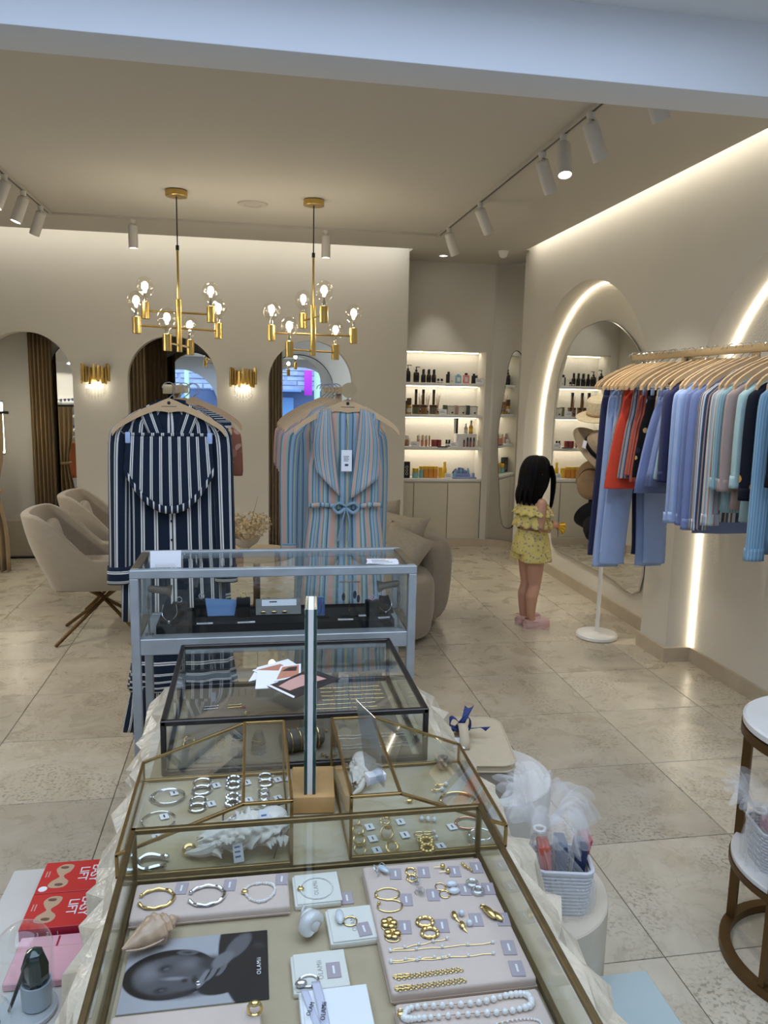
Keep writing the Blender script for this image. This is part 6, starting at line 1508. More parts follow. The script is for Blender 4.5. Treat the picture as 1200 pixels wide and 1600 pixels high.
for x, y, n in ((-.118, 1.192, 'gold cuff'), (-.040, 1.190, 'silver cuff'), (.046, 1.194, 'pearl bracelet')): tagc(x, y, PA, 'lavender price tag beside the %s on the upper left pad' % n, rz=-.1)
jew('signet_ring', 'chunky gold ring on the lower left pad', 'ring', (.0, .915, PB + .008), [('band', hoop(M(), (0, 0, 0), .0085, .0022, Matrix.Rotation(R(75), 4, 'X')), m_goldj), ('dome', M().sphere((0, -.002, .009), (.007, .005, .004), 10, 6), m_goldj)], 'rings in the front case')
# portrait postcard
def soft_print(name, base, blobs):
    """printed photograph: soft-edged tones laid over each other, in the card's own coordinates"""
    m, t, b = nt(name); N = t.nodes; L = t.links; tc = N.new('ShaderNodeTexCoord'); src = None
    g = lambda v: (*lin((v, v, min(255, v + 5))), 1)
    for (cx, cy, rx, ry, rot, val, soft) in blobs:
        mp = N.new('ShaderNodeMapping'); mp.vector_type = 'TEXTURE'; mp.inputs['Location'].default_value = (cx, cy, 0); mp.inputs['Rotation'].default_value = (0, 0, R(rot)); mp.inputs['Scale'].default_value = (rx, ry, 1000)
        L.new(tc.outputs['Object'], mp.inputs[0]); ln = N.new('ShaderNodeVectorMath'); ln.operation = 'LENGTH'; L.new(mp.outputs[0], ln.inputs[0])
        mr = N.new('ShaderNodeMapRange'); mr.interpolation_type = 'SMOOTHSTEP'; mr.inputs['From Min'].default_value = 1 - soft; mr.inputs['From Max'].default_value = 1.02; mr.inputs['To Min'].default_value = 1; mr.inputs['To Max'].default_value = 0
        L.new(ln.outputs['Value'], mr.inputs[0]); x = N.new('ShaderNodeMix'); x.data_type = 'RGBA'; L.new(mr.outputs[0], x.inputs[0]); x.inputs[7].default_value = g(val)
        if src: L.new(src, x.inputs[6])
        else: x.inputs[6].default_value = g(base)
        src = x.outputs[2]
    L.new(src, b.inputs['Base Color']); b.inputs['Roughness'].default_value = .3
    return m
t = thing('portrait_postcard', 'black and white portrait postcard of a woman touching her chin', 'postcard', (-.082, 1.026, ZB))
m_port = soft_print('portrait_photo', 170, [(.075, .01, .045, .11, 8, 34, .06), (.045, -.02, .05, .03, 25, 34, .1), (-.038, -.004, .066, .049, 2, 24, .04), (-.034, -.006, .059, .041, 2, 84, .18), (-.068, .002, .026, .030, 0, 122, 1), (-.010, .012, .028, .018, 0, 112, 1), (-.02, -.046, .06, .012, 0, 44, 1), (.02, .012, .03, .02, 0, 56, .8),
    (-.046, .008, .016, .0115, 10, 40, .9), (-.048, -.034, .015, .009, 5, 34, .9), (-.043, .006, .006, .004, 0, 92, .6), (-.046, -.034, .005, .003, 0, 80, .6), (-.030, -.014, .026, .0055, -4, 138, .9), (-.016, -.020, .007, .006, 0, 40, .8), (-.002, -.020, .0055, .012, 8, 50, .6), (-.016, .036, .018, .0065, -8, 92, .3), (-.016, .036, .010, .003, -8, 54, .6),
    (.058, .040, .034, .016, 58, 96, .3), (.036, .014, .024, .013, 48, 116, .35), (.010, -.020, .021, .006, 68, 126, .3), (.021, -.012, .017, .0052, 62, 112, .3), (.035, -.006, .015, .005, 60, 102, .3), (.016, -.014, .018, .0022, 66, 40, .7), (.029, -.010, .014, .002, 60, 40, .7), (.088, .036, .014, .012, 0, 56, 1)])
obj('card', M().rbox((-.082, 1.026, ZB + .0012), (.2035, .138, .0024), .0004, 1), m_port, t, w=True)
obj('printed_ring', M().ring((-.0785, .998, ZB + .0028), .0032, .0009, 12, 5), m_silv, t, w=True)
text('logo_text', 'OLAMii', .0088, t, (.0065 + .082, 1.018 - 1.026, .0042), R(90), m_txtw, spacing=1.25)
# pouches with the maker's name
def pouch(x0, x1, y0, y1, h, lab, txt=None, rz=0.0, mt=m_pouch, tx=0.0):
    t = thing('jewellery_pouch', lab, 'pouch', ((x0 + x1) / 2, (y0 + y1) / 2, ZB), rz, group='cream pouches')
    obj('fabric', M().rbox((0, 0, h / 2), (x1 - x0, y1 - y0, h), .003, 2), mt, t)
    obj('flap', M().rbox((.003, .001, h + .001), ((x1 - x0) * .97, (y1 - y0) * .97, .002), .0008, 1), mt, t)
    if txt: text('logo_text', txt, .0105, t, (tx, 0, h + .0022), R(90), m_txt, spacing=1.15)
    return ZB + h + .002
z1 = pouch(.064, .140, 1.135, 1.214, .009, 'cream pouch under the fine white bracelet', 'OLAMii', .02)
z2 = pouch(.112, .189, 1.040, 1.118, .010, 'cream pouch under the baroque pearl ring', 'OLAMii', .03, tx=.002)
z3 = pouch(.052, .130, .952, 1.026, .009, 'cream pouch under the silver ring', 'OLAMii', .02, tx=.002)
z4 = pouch(.060, .153, .80, .949, .014, 'white gift box tied with a printed ribbon', None, .01, m_paper)
t = thing('gift_ribbon', 'pale ribbon with printed letters draped over the white gift box', 'ribbon', (.09, .93, z4))
obj('ribbon', M().sheet(lambda u, v: (-.012 + .012 * u + .010 * v, .03 - .11 * v, .0018 + .003 * sin(v * 5)), 4, 16), mat('lilac_ribbon', (206, 206, 224), .4), t, solid=.0006)
obj('ribbon_end', M().sheet(lambda u, v: (-.028 + .010 * u + .016 * v, .015 - .07 * v, .0022 + .002 * sin(v * 6 + 1)), 4, 12), mat('lilac_ribbon2', (206, 206, 224), .4), t, solid=.0006)
text('logo_text', 'OLAMii', .009, t, (.0, -.028, .006), R(80), m_ink, spacing=1.1); text('logo_text', 'OLAM', .008, t, (-.017, -.022, .006), R(70), m_ink, spacing=1.1)
pearl_string('bead_bracelet', 'fine white bead bracelet with a gold bar on the cream pouch', 'bracelet', (.103, 1.172, z1 + .0016), [(.0265 * cos(a), .0275 * sin(a), 0) for a in [2 * pi * i / 60 for i in range(60)]], .0015, 'bracelets in the front case', .1, (-.0265, 0, .0005))
tagc(.152, 1.155, ZB, 'lavender price tag beside the fine white bracelet', 0)
tagc(.167, 1.062, z2, 'lavender price tag on the pouch of the baroque pearl ring', .1); tagc(.112, .985, z3, 'lavender price tag on the pouch of the silver ring', 0)
jew('pearl_ring', 'gold ring with a long baroque pearl on a cream pouch', 'ring', (.142, 1.084, z2 + .002), [('band', hoop(M(), (.006, -.003, 0), .0105, .0011), m_goldj), ('baroque_pearl', M().sphere((-.010, .004, .005), (.007, .016, .006), 12, 8), m_pearl2), ('mount', M().tube([(-.004, -.006, .001), (-.008, .0, .004)], .0014, 6), m_goldj)], 'rings in the front case')
jew('dome_ring', 'silver dome ring on a cream pouch', 'ring', (.071, .966, z3 + .0022), [('band', hoop(M(), (.004, .002, 0), .0135, .0018, ell=.8), m_silv), ('dome', M().sphere((-.007, -.005, .003), (.009, .006, .005), 12, 8), m_silv)], 'rings in the front case')
# shells
def spiral_shell(name, lab, loc, L, r0, turns, mt, rot, spikes=0, dec=.74):
    t = thing(name, lab, 'shell', loc, 0)
    q = rot if isinstance(rot, Matrix) else Matrix.Rotation(rot, 4, 'Z')
    m = M(); n = 26; nt_ = 44
    def fn(u, v):
        a = 2 * pi * turns * v; s = (1 - v) ** 1.05
        rc = r0 * .55 * s; c = Vector((L * (v - .45), rc * cos(a), rc * sin(a)))
        b_ = 2 * pi * u; rr = r0 * (s * .62 + .015) * (1 + (.16 * max(0, sin(spikes * a)) ** 6 if spikes else 0))
        return q @ (c + Vector((rr * .9 * sin(b_) * (1.2 if v < .2 else 1), rr * cos(b_) * cos(a) * 1.0 - 0 * rr, rr * cos(b_) * sin(a) * 1.0)) + Vector((0, -rr * sin(b_) * sin(a) * .5, rr * sin(b_) * cos(a) * .5)))
    m.sheet(fn, n, nt_, closeu=True); m.sphere(q @ Vector((-L * .30, 0, 0)), (L * .26 if not spikes else r0, r0 * .9, r0 * .8), 14, 10)
    obj('whorl', m, mt, t)
    if spikes:
        for k in range(spikes * 2):
            a = k * 2.4; v = .05 + .5 * k / (spikes * 2); s = 1 - v; d = Vector((.15, cos(a), sin(a))).normalized(); c = Vector((L * (v - .45), 0, 0)) + d * r0 * .95 * s
            obj('spine', M().tube([q @ c, q @ (c + d * r0 * .45 * s), q @ (c + d * r0 * .8 * s + Vector((.25 * r0 * s, 0, 0)))], [r0 * .2 * s, r0 * .14 * s, .0006], 6), mt, t)
    return t
m_shb = mat('tan_conch', (198, 164, 134), .3, var=.25, vscale=60, coat=.4)
m_shw = mat('white_conch', (232, 228, 220), .4, var=.1, vscale=40, coat=.3)
m_shp = mat('nacre', (218, 216, 214), .15, var=.06, vscale=40, coat=.9)
def spindle_shell(name, lab, loc, L, r0, mt, rz):
    t = thing(name, lab, 'shell', loc, rz)
    prof = smooth_path([(-.5, .10), (-.42, .22), (-.25, .55), (-.05, .9), (.10, 1.0), (.20, .82), (.30, .55), (.40, .30), (.5, .03)], 6)
    def fn(u, v):
        i = min(int(v * (len(prof) - 1)), len(prof) - 2); k = v * (len(prof) - 1) - i
        x = prof[i][0] * (1 - k) + prof[i + 1][0] * k; r = prof[i][1] * (1 - k) + prof[i + 1][1] * k; a = 2 * pi * u
        sp = max(0, x + .02) * 2; r *= 1 + .16 * min(1, sp * 2) * sin(2 * pi * (7.5 * x) + a) + .10 * min(1, sp * 3) * max(0, sin(9 * a)) ** 2 + .03 * sin(30 * x)
        ap = .35 * math.exp(-((a - 4.4) / .5) ** 2) * max(0, .25 - abs(x + .2)) * 3
        return (x * L, r0 * r * cos(a), r0 * r * sin(a) * (1 - ap) * .9)
    obj('body_whorl', M().sheet(fn, 48, 60), mt, t, ang=60)
    obj('lip', M().tube(smooth_path([(-.46 * L, -.004, -r0 * .1), (-.25 * L, -r0 * .62, -r0 * .2), (.02 * L, -r0 * .98, -r0 * .1), (.14 * L, -r0 * .8, 0)], 5), .0018, 6), mt, t)
    return t
spindle_shell('conch_shell', 'glossy tan conch shell between the blush pad and the portrait', (-.153, 1.088, ZB + .0215), .098, .024, m_shb, R(40))
t = spiral_shell('nautilus_shell', 'pearly turban shell lying below the bracelet pouch', (.083, 1.096, ZB + .019), .055, .020, 3, m_shp, R(105))
# rows on the large pad
z = PC; gE = 'earrings on the large blush pad'
def pair(a, b_, lab, fn, cat='earring', name='earring'):
    for p, w_ in ((a, 'upper'), (b_, 'lower')): jew(name, w_ + ' ' + lab, cat, (p[0], p[1], z), fn(), gE)
jew('claw_ring', 'silver claw ring with a pale stone at the top left of the large pad', 'ring', (.213, 1.184, z + .004), [('band', hoop(M(), (-.008, 0, .004), .009, .001, Matrix.Rotation(R(60), 4, 'Y')), m_silv), ('stone', M().sphere((.005, -.002, .004), (.006, .013, .004), 12, 8, xf=XF((0, 0, 0), 0, 0, R(35))), mat('moonstone', (196, 212, 222), .1, coat=1.0)), ('claw', M().tube([(-.003, .012, .004), (.004, .012, .009), (.008, .006, .008)], .001, 5), m_silv)], gE)
pair((.265, 1.181), (.263, 1.162), 'small gold hoop in the top row of the large pad', lambda: [('hoop', hoop(M(), (0, 0, .002), .008, .0016, Matrix.Rotation(R(8), 4, 'X'), wob=.0006, nw=8), m_goldj), ('post', M().tube([(0, .008, .002), (.004, .010, .003)], .0006, 5), m_goldj)])
pair((.319, 1.184), (.325, 1.170), 'gold ball stud with pin in the top row of the large pad', lambda: [('ball', M().sphere((.003, 0, .0045), .0045, 12, 8), m_goldj), ('pin', M().tube([(-.012, .001, .003), (0, 0, .0035)], .0007, 5), m_goldj)])
jew('drop_earrings', 'cluster of gold drops at the top right of the large pad', 'earring', (.363, 1.178, z), [('bead', M().sphere((-.004, .01, .003), .003, 8, 6).sphere((-.002, .003, .003), .0032, 8, 6), m_goldj), ('bead', M().sphere((.002, -.003, .003), .003, 8, 6).sphere((.006, -.010, .003), .0026, 8, 6), m_goldj), ('link', M().tube([(-.004, .01, .003), (.006, -.01, .003)], .0007, 5), m_goldj)], gE)
jew('hoop_bangle', 'thin gold bangle hoop, upper of two at the left of the large pad', 'earring', (.215, 1.128, z + .0016), [('hoop', hoop(M(), (0, 0, 0), .020, .0012, ell=.72), m_goldj), ('knot', M().sphere((-.019, -.004, .001), .0032, 8, 6), m_goldj)], gE)
jew('hoop_bangle', 'thin gold bangle hoop, lower of two at the left of the large pad', 'earring', (.214, 1.098, z + .0016), [('hoop', hoop(M(), (0, 0, 0), .020, .0012, ell=.72, a0=R(150), a1=R(460)), m_goldj), ('knot', M().sphere((-.0165, .008, .001), .0030, 8, 6), m_goldj)], gE)
pair((.268, 1.150), (.270, 1.122), 'clear faceted crystal earring on the large pad', lambda: [('crystal', M().sphere((0, 0, .006), (.007, .009, .0055), 6, 4), m_cry2), ('crystal', M().sphere((-.004, .009, .004), (.004, .004, .003), 6, 4), m_cry2), ('hook', M().tube([(-.006, .008, .003), (-.01, .004, .002), (-.008, -.002, .001)], .0005, 4), m_silv)])
pair((.306, 1.134), (.308, 1.114), 'gold loop earring beside the white pearls', lambda: [('loop', hoop(M(), (0, 0, .0015), .0085, .0009, ell=1.1), m_goldj), ('bead', M().sphere((.006, -.006, .002), .0018, 8, 6), m_goldj)])
pair((.325, 1.134), (.3245, 1.116), 'large flat white pearl earring on the large pad', lambda: [('pearl', M().sphere((0, 0, .005), (.010, .0065, .005), 14, 8), m_pearl2), ('ear_post', M().tube([(-.009, 0, .004), (-.013, .002, .003)], .0006, 4), m_goldj)])
pair((.360, 1.132), (.364, 1.112), 'clear glass ring with silver swirl on the large pad', lambda: [('glass_ring', hoop(M(), (0, 0, .004), .008, .0036), m_cry2), ('swirl', hoop(M(), (0, 0, .005), .008, .0007, wob=.0022, nw=5), m_silv)])
def flower():
    m = M()
    for k in range(5): m.sphere((.0075 * cos(k * 1.257), .0075 * sin(k * 1.257), .004), (.006, .005, .0025), 10, 6)
    return [('petals', m, m_goldj), ('heart', M().sphere((0, 0, .006), .003, 8, 6), m_goldj), ('rim', hoop(M(), (0, -.004, .0015), .012, .001, wob=.0004), m_goldj)]
pair((.205, 1.057), (.206, 1.033), 'gold flower earring in the third row of the large pad', flower)
pair((.261, 1.052), (.263, 1.027), 'chunky gold hoop in the third row of the large pad', lambda: [('hoop', hoop(M(), (0, 0, .003), .0125, .0026, ell=.8, wob=.0008, nw=10), m_goldj), ('hinge', M().sphere((-.0125, 0, .003), .0028, 8, 6), m_goldj)])
pair((.312, 1.060), (.318, 1.036), 'gold leaf earring with a white pearl on the large pad', lambda: [('leaf', M().sphere((-.002, 0, .004), (.005, .0085, .0035), 10, 6), m_goldj), ('pearl', M().sphere((.010, .001, .005), .0052, 10, 8), m_pearl2), ('tip', M().tube([(-.001, -.008, .003), (.003, -.015, .001)], [.0025, .0004], 6), m_goldj)])
jew('leaf_brooch', 'folded gold leaf earring at the right of the large pad', 'earring', (.366, 1.056, z), [('leaf', M().sphere((0, 0, .006), (.0065, .017, .005), 14, 8, xf=XF((0, 0, 0), 0, 0, R(20))), m_goldj), ('leaf', M().sphere((.005, -.013, .005), (.0055, .013, .004), 12, 8, xf=XF((0, 0, 0), 0, 0, R(25))), m_goldj), ('curl', hoop(M(), (-.005, .018, .003), .004, .0014), m_goldj)], gE)
TG = [((.238, 1.179), 'claw ring'), ((.287, 1.177), 'small gold hoops'), ((.340, 1.172), 'gold ball studs'), ((.381, 1.177), 'gold drops'), ((.243, 1.110), 'thin bangle hoops'), ((.289, 1.116), 'crystal earrings'), ((.345, 1.122), 'flat pearls'), ((.384, 1.119), 'glass rings'), ((.228, 1.047), 'flower earrings'), ((.286, 1.042), 'chunky hoops'), ((.342, 1.048), 'leaf earrings'), ((.384, 1.043), 'folded gold leaf'), ((.373, .982), 'upper pearl chains'), ((.371, .940), 'gold chains')]
for (p, n) in TG: tagc(p[0], p[1], PC, 'lavender price tag beside the %s on the large pad' % n, -.12)
zc = PC + .0016
for k, (p0, p1, lab, st) in enumerate((((.197, 1.0), (.286, 1.012), 'short pearl station chain, upper one on the large pad', 'p'), ((.197, .998), (.352, .994), 'long pearl station chain, upper one on the large pad', 'p'), ((.194, .979), (.280, .976), 'short pearl station chain, lower one on the large pad', 'p'), ((.194, .976), (.346, .972), 'long pearl station chain, lower one on the large pad', 'p'))):
    t = thing('station_chain', lab, 'necklace', (p0[0], p0[1], zc), group='pearl station chains')
    d = Vector((p1[0] - p0[0], p1[1] - p0[1], 0)); obj('chain', M().tube([Vector((0, 0, 0)) + d * (i / 10) + Vector((0, .0012 * sin(i * 1.9 + k), 0)) for i in range(11)], .0006, 5), m_goldj, t)
    for q in range(5): obj('pearl', M().sphere(d * (q / 4) + Vector((0, 0, .0012)), .0026, 8, 6), m_pearl, t)
for k, (p0, p1, lab) in enumerate((((.192, .946), (.298, .949), 'gold link chain bracelet, upper of two on the large pad'), ((.190, .925), (.297, .929), 'gold link chain bracelet, lower of two on the large pad'))):
    t = thing('chain_bracelet', lab, 'bracelet', (p0[0], p0[1], zc), group='gold link bracelets')
    d = Vector((p1[0] - p0[0], p1[1] - p0[1], 0)); m = M()
    for i in range(26): m.ring(tuple(d * ((i + 1) / 28) + Vector((0, .0015 * (-1) ** i, 0))), .0028, .0008, 10, 4)
    obj('links', m, m_goldj, t); obj('safety_pin', hoop(M(), (.012, .003, .0005), .012, .0006, ell=.25, a0=.3, a1=5.6), m_goldj, t)
# pearl necklaces on the lower right pad
pts = smooth_loop([(-.085, -.006, 0), (-.072, .008, 0), (-.03, .006, 0), (.02, .004, 0), (.06, .010, 0), (.086, .009, 0), (.092, .0, 0), (.086, -.012, 0), (.05, -.016, 0), (0, -.013, 0), (-.05, -.011, 0), (-.076, -.010, 0)], 4)
pearl_string('pearl_necklace', 'string of white pearls with an ornate gold clasp', 'necklace', (.278, .882, PD + .0046), pts, .0046, 'pearl necklaces', .14, (-.088, -.002, .001))
pts = smooth_loop([(-.06, -.01, 0), (0, .0, 0), (.06, .008, 0), (.09, .0, 0), (.07, -.03, 0), (0, -.04, 0), (-.06, -.04, 0)], 8)
pearl_string('seed_pearl_necklace', 'seed pearl necklace at the very front of the lower right pad', 'necklace', (.28, .845, PD + .002), pts, .0018, 'pearl necklaces', .1)

# ------------------------------------------------------------------ left middle case: silver bangles, hoops and a big shell
SB = S0 + .001
wt = lambda x, y, lab, rz=.3: tagc(x, y, SB, lab, rz, .016, .020, m_paper, 'white price tags in the middle cases')
gS = 'silver pieces in the left middle case'
def bangle(x, y, Rr, lab, mt, grp, r=.0016, wob=0.0, z=SB, ell=1.0, op=False, tl=None):
    jew('bangle', lab, 'bracelet', (x, y, z + r + wob * .7), [('bangle', hoop(M(), (0, 0, 0), Rr, r, tl, wob, 7, ell, 44, 0 if not op else R(20), None if not op else R(345)), mt), ('bead', M().sphere((-Rr, 0, 0), r * 1.8, 8, 6), mt)], grp)
bangle(-.175, 1.532, .034, 'thin silver bangle, upper of two stacked by the sloping side', m_silv, gS, ell=.9); bangle(-.172, 1.524, .031, 'thin silver bangle, lower of two stacked by the sloping side', m_silv, gS, z=SB + .004, ell=.9)
bangle(-.183, 1.442, .032, 'open silver bangle lying alone in the left middle case', m_silv, gS, op=True)
wt(-.164, 1.546, 'white price tag inside the stacked silver bangles'); wt(-.174, 1.456, 'white price tag inside the open silver bangle')
def hoops2(x, y0, y1, Rr, r, lab, mt=m_silv, wob=.0004, nw=8):
    for y, w_ in ((y0, 'upper'), (y1, 'lower')):
        jew('hoop_earring', '%s silver hoop of the pair %s' % (w_, lab), 'earring', (x, y, SB + r + .0005), [('hoop', hoop(M(), (0, 0, 0), Rr, r, Matrix.Rotation(R(6), 4, 'X'), wob, nw, .85), mt), ('post', M().tube([(Rr, 0, 0), (Rr + .004, .002, .001)], .0006, 4), mt)], gS)
hoops2(-.108, 1.575, 1.545, .018, .0028, 'beside the first tag, back row'); hoops2(-.112, 1.503, 1.477, .015, .0026, 'beside the second tag, middle row'); hoops2(-.042, 1.580, 1.556, .014, .0034, 'under the brass edge, back row', wob=.001); hoops2(-.042, 1.508, 1.484, .013, .0036, 'under the brass edge, middle row', wob=.0014); hoops2(.025, 1.585, 1.557, .014, .0028, 'near the inner wall, back row')
for k, y in enumerate((1.522, 1.499, 1.475)): jew('silver_ring', '%s silver twisted ring in the column near the inner wall' % ('back', 'middle', 'front')[k], 'ring', (.021, y, SB + .0035), [('band', hoop(M(), (0, 0, 0), .0105, .0018, None, .0012, 5, .9), m_silv), ('knot', M().sphere((.006, .006, .002), .003, 8, 6), m_silv)], gS)
for (x, y, n) in ((-.078, 1.566, 'the back row hoops'), (-.085, 1.492, 'the middle row hoops'), (-.014, 1.570, 'the back row twisted hoops'), (-.010, 1.497, 'the middle row twisted hoops'), (.052, 1.574, 'the inner wall hoops'), (.050, 1.497, 'the column of silver rings'), (-.180, 1.385, 'nothing else by the sloping side')): wt(x, y, 'white price tag next to ' + n + ' in the left case')
jew('gold_band', 'wide gold band ring left of the big shell', 'ring', (-.116, 1.325, SB + .0075), [('band', hoop(M(), (0, 0, 0), .0095, .0036, Matrix.Rotation(R(20), 4, 'X')), m_goldj), ('shine_edge', hoop(M(), (0, .0, .0034), .0095, .0009, Matrix.Rotation(R(20), 4, 'X')), m_goldj)], 'rings in the left middle case')
jew('sculpted_cuff', 'sculpted silver cuff at the front corner of the left middle case', 'bracelet', (-.178, 1.298, SB + .006), [('cuff', hoop(M(), (0, 0, 0), .028, .005, None, .0025, 4, .7, a0=R(30), a1=R(330)), m_silv), ('end_knob', M().sphere((.024, .012, 0), .006, 8, 6), m_silv)], gS)
def big_shell(name, lab, loc, sc, rz, mt):
    t = thing(name, lab, 'shell', loc, rz); rq = random.Random(5)
    def fn(u, v):
        a = 2 * pi * u; x = (v - .5) * .165; s = (sin(pi * min(1, v * .9 + .08)) ** .75) * (.65 + .45 * v)
        rib = 1 + .13 * sin(16 * pi * v + 1.5 * a) * max(0, sin(a * .5)) + .10 * sin(6 * a + 11 * v) + .05 * sin(13 * a)
        return (x * sc + .006 * sin(5 * a) * sc, .043 * s * cos(a) * rib * sc, max(.0, .026 + .030 * s * sin(a) * rib + .008 * v) * sc)
    obj('body_whorl', M().sheet(fn, 60, 64), mt, t, ang=60)
    for k in range(22):
        row = k % 3; x = -.06 + .128 * ((k * 7) % 22) / 21; L = rq.uniform(.010, .026) * (1.0 if row == 0 else .7); an = (R(205), R(150), R(60))[row] + rq.uniform(-.25, .25)
        d = Vector((rq.uniform(-.3, .5), cos(an), sin(an) * (.2 if row == 0 else 1))).normalized(); b0 = Vector((x, .034 * cos(an), .026 + .026 * sin(an) * (.6 if row == 0 else 1)))
        b0.z = max(b0.z, .008); q = b0 + d * L; q.z = max(q.z, .002)
        obj('spine', M().tube([b0 * sc, (b0 + (q - b0) * .55 + Vector((.001, 0, .002))) * sc, q * sc], [.0075 * sc, .0045 * sc, .0009], 6), mt, t)
    obj('siphon', M().tube(smooth_path([(-.05 * sc, -.008 * sc, .02 * sc), (-.082 * sc, -.012 * sc, .014 * sc), (-.108 * sc, .002 * sc, .008 * sc)], 4), [.018 * sc, .016 * sc, .014 * sc, .012 * sc, .010 * sc, .008 * sc, .006 * sc, .004 * sc, .002 * sc], 8), mt, t)
    obj('crown', M().sphere((.055 * sc, .014 * sc, .040 * sc), (.028 * sc, .026 * sc, .018 * sc), 12, 8), mt, t)
    return t
m_shw2 = mat('sun_bleached_shell', (230, 222, 210), .5, var=.14, vscale=50, bump=.5, bscale=120)
big_shell('spiny_shell', 'large white spiny sea shell in the front of the left middle case', (-.015, 1.335, SB), 1.0, R(12), m_shw2)
t = thing('cord_necklace', 'dark leather cord necklace knotted over the large white shell', 'necklace', (.0, 1.36, SB))
obj('cord', M().tube(smooth_path([(-.105, -.045, .003), (-.09, -.02, .004), (-.06, .015, .02), (-.055, .035, .035), (-.02, .04, .05), (.03, .035, .045), (.044, .035, .04), (.055, .02, .03), (.05, -.04, .03), (.035, -.075, .003)], 5), .0016, 6), mat('dark_leather', (44, 36, 34), .6), t)
obj('knot', M().sphere((.044, .035, .042), .006, 10, 6).ring((.052, .045, .044), .010, .0014, 16, 5), MATS['dark_leather'], t)
t = thing('link_chain', 'silver chain bracelet lying over the large white shell', 'bracelet', (-.03, 1.34, SB)); obj('chain', M().tube(smooth_path([(-.055, .01, .003), (-.04, .025, .02), (-.01, .0, .056), (.02, .02, .056), (.04, .03, .05)], 5), .0013, 6), m_silv, t); obj('hoop', hoop(M(), (-.045, -.005, .012), .02, .0022, Matrix.Rotation(R(50), 4, 'X'), ell=.8), m_labelw, t)
for (x, y, z_, n) in ((-.028, 1.288, SB + .02, 'before the spines of the large white shell'), (.02, 1.325, SB + .056, 'on the back of the large white shell')):
    t = thing('shell_tag', 'white hand-lettered price tag ' + n, 'price tag', (x, y, z_), .2, group='shell price tags'); obj('card', M().box(-.009, .009, -.001, .001, -.018, .018, xf=XF((0, 0, 0), R(-35))), m_paper, t, smooth=False)
    for q in range(3): obj('print_line', M().box(-.006, .004, -.0014, -.001, -.010 + .008 * q, -.007 + .008 * q, xf=XF((0, 0, 0), R(-35))), mat('blue_ink%d' % len(MATS), (90, 100, 160), .6), t, smooth=False)

# ------------------------------------------------------------------ right middle case
big_shell('spiny_shell', 'white spiny shell under the acrylic sign in the right middle case', (.232, 1.555, SB), .72, R(70), m_shw2)
gR = 'gold pieces in the right middle case'
t = thing('urchin_shell', 'small grey barnacle cluster at the back of the right middle case', 'shell', (.420, 1.575, SB)); m_barn = mat('grey_barnacle', (150, 138, 124), .8, var=.3, vscale=80)
obj('core', M().sphere((0, 0, .012), (.014, .012, .012), 12, 8), m_barn, t)
for k in range(12): a = k * 2.4; el = .2 + .1 * k; d = Vector((cos(a) * cos(el), sin(a) * cos(el), sin(el))); obj('cup', M().tube([Vector((0, 0, .012)) + d * .01, Vector((0, 0, .012)) + d * .021], [.005, .0035], 7), m_barn, t)
for k, (x, y) in enumerate(((.395, 1.502), (.382, 1.482))): jew('pearl_drop', '%s gold and pearl drop earring near the barnacle cluster' % ('upper', 'lower')[k], 'earring', (x, y, SB), [('pearl', M().sphere((.014, 0, .005), .0048, 10, 8), m_pearl), ('bar', M().tube([(-.01, 0, .003), (.01, .0, .004)], .0014, 6), m_goldj), ('bead', M().sphere((-.004, 0, .004), .003, 8, 6), m_goldj)], gR)
bangle(.418, 1.438, .036, 'gold bangle by the sloping side of the right middle case', m_goldj, gR, .0024, ell=.85); bangle(.415, 1.352, .024, 'rose gold bracelet in front of the gold bangle', mat('rose_gold', (206, 150, 124), .16, 1.0), gR, .002, ell=.85)
t = thing('acrylic_tray', 'clear acrylic tray with a silver bracelet at the front right corner', 'tray', (.425, 1.3, SB), 0); obj('tray', M().rbox((0, 0, .003), (.058, .05, .006), .002), m_acry, t)
bangle(.425, 1.298, .022, 'linked silver bracelet on the acrylic tray', m_silv, gR, .002, .0008, z=SB + .0065, ell=.85)
jew('gold_stud', 'single gold nugget stud near the brass bar', 'earring', (.318, 1.446, SB), [('nugget', M().sphere((0, 0, .004), (.007, .004, .004), 8, 5), m_goldj), ('pin', M().tube([(-.01, .004, .002), (-.004, 0, .003)], .0006, 4), m_goldj)], gR)
for k, (x, y) in enumerate(((.194, 1.378), (.197, 1.346), (.195, 1.314), (.192, 1.284))): jew('gold_ring', '%s gold ring in the column near the inner wall of the right case' % ('first', 'second', 'third', 'fourth')[k], 'ring', (x, y, SB + .0075), [('band', hoop(M(), (0, 0, 0), .0102, .0016 + .0004 * (k % 3), Matrix.Rotation(R(35), 4, 'X')), m_goldj), ('stone', M().sphere((0, .0065, .0085), .0028, 8, 6), m_goldj)], gR)
jew('gold_ring', 'leafy gold ring in the second column of the right case', 'ring', (.254, 1.374, SB + .006), [('band', hoop(M(), (0, 0, 0), .010, .0016, None, .001, 6), m_goldj), ('leaf', M().sphere((.004, .004, .004), (.006, .003, .003), 8, 6), m_goldj)], gR); jew('gold_ring', 'disc-topped gold ring in the second column of the right case', 'ring', (.25, 1.33, SB + .008), [('band', hoop(M(), (0, 0, 0), .0115, .0015, Matrix.Rotation(R(40), 4, 'X')), m_goldj), ('disc', M().cyl((.003, .004, .007), .007, .0015, 14), m_goldj)], gR); jew('gold_ring', 'plain gold ring at the front of the second column of the right case', 'ring', (.252, 1.284, SB + .007), [('band', hoop(M(), (0, 0, 0), .0105, .0026, Matrix.Rotation(R(30), 4, 'X')), m_goldj), ('ridge', hoop(M(), (0, 0, .002), .0105, .0008, Matrix.Rotation(R(30), 4, 'X')), m_goldj)], gR)
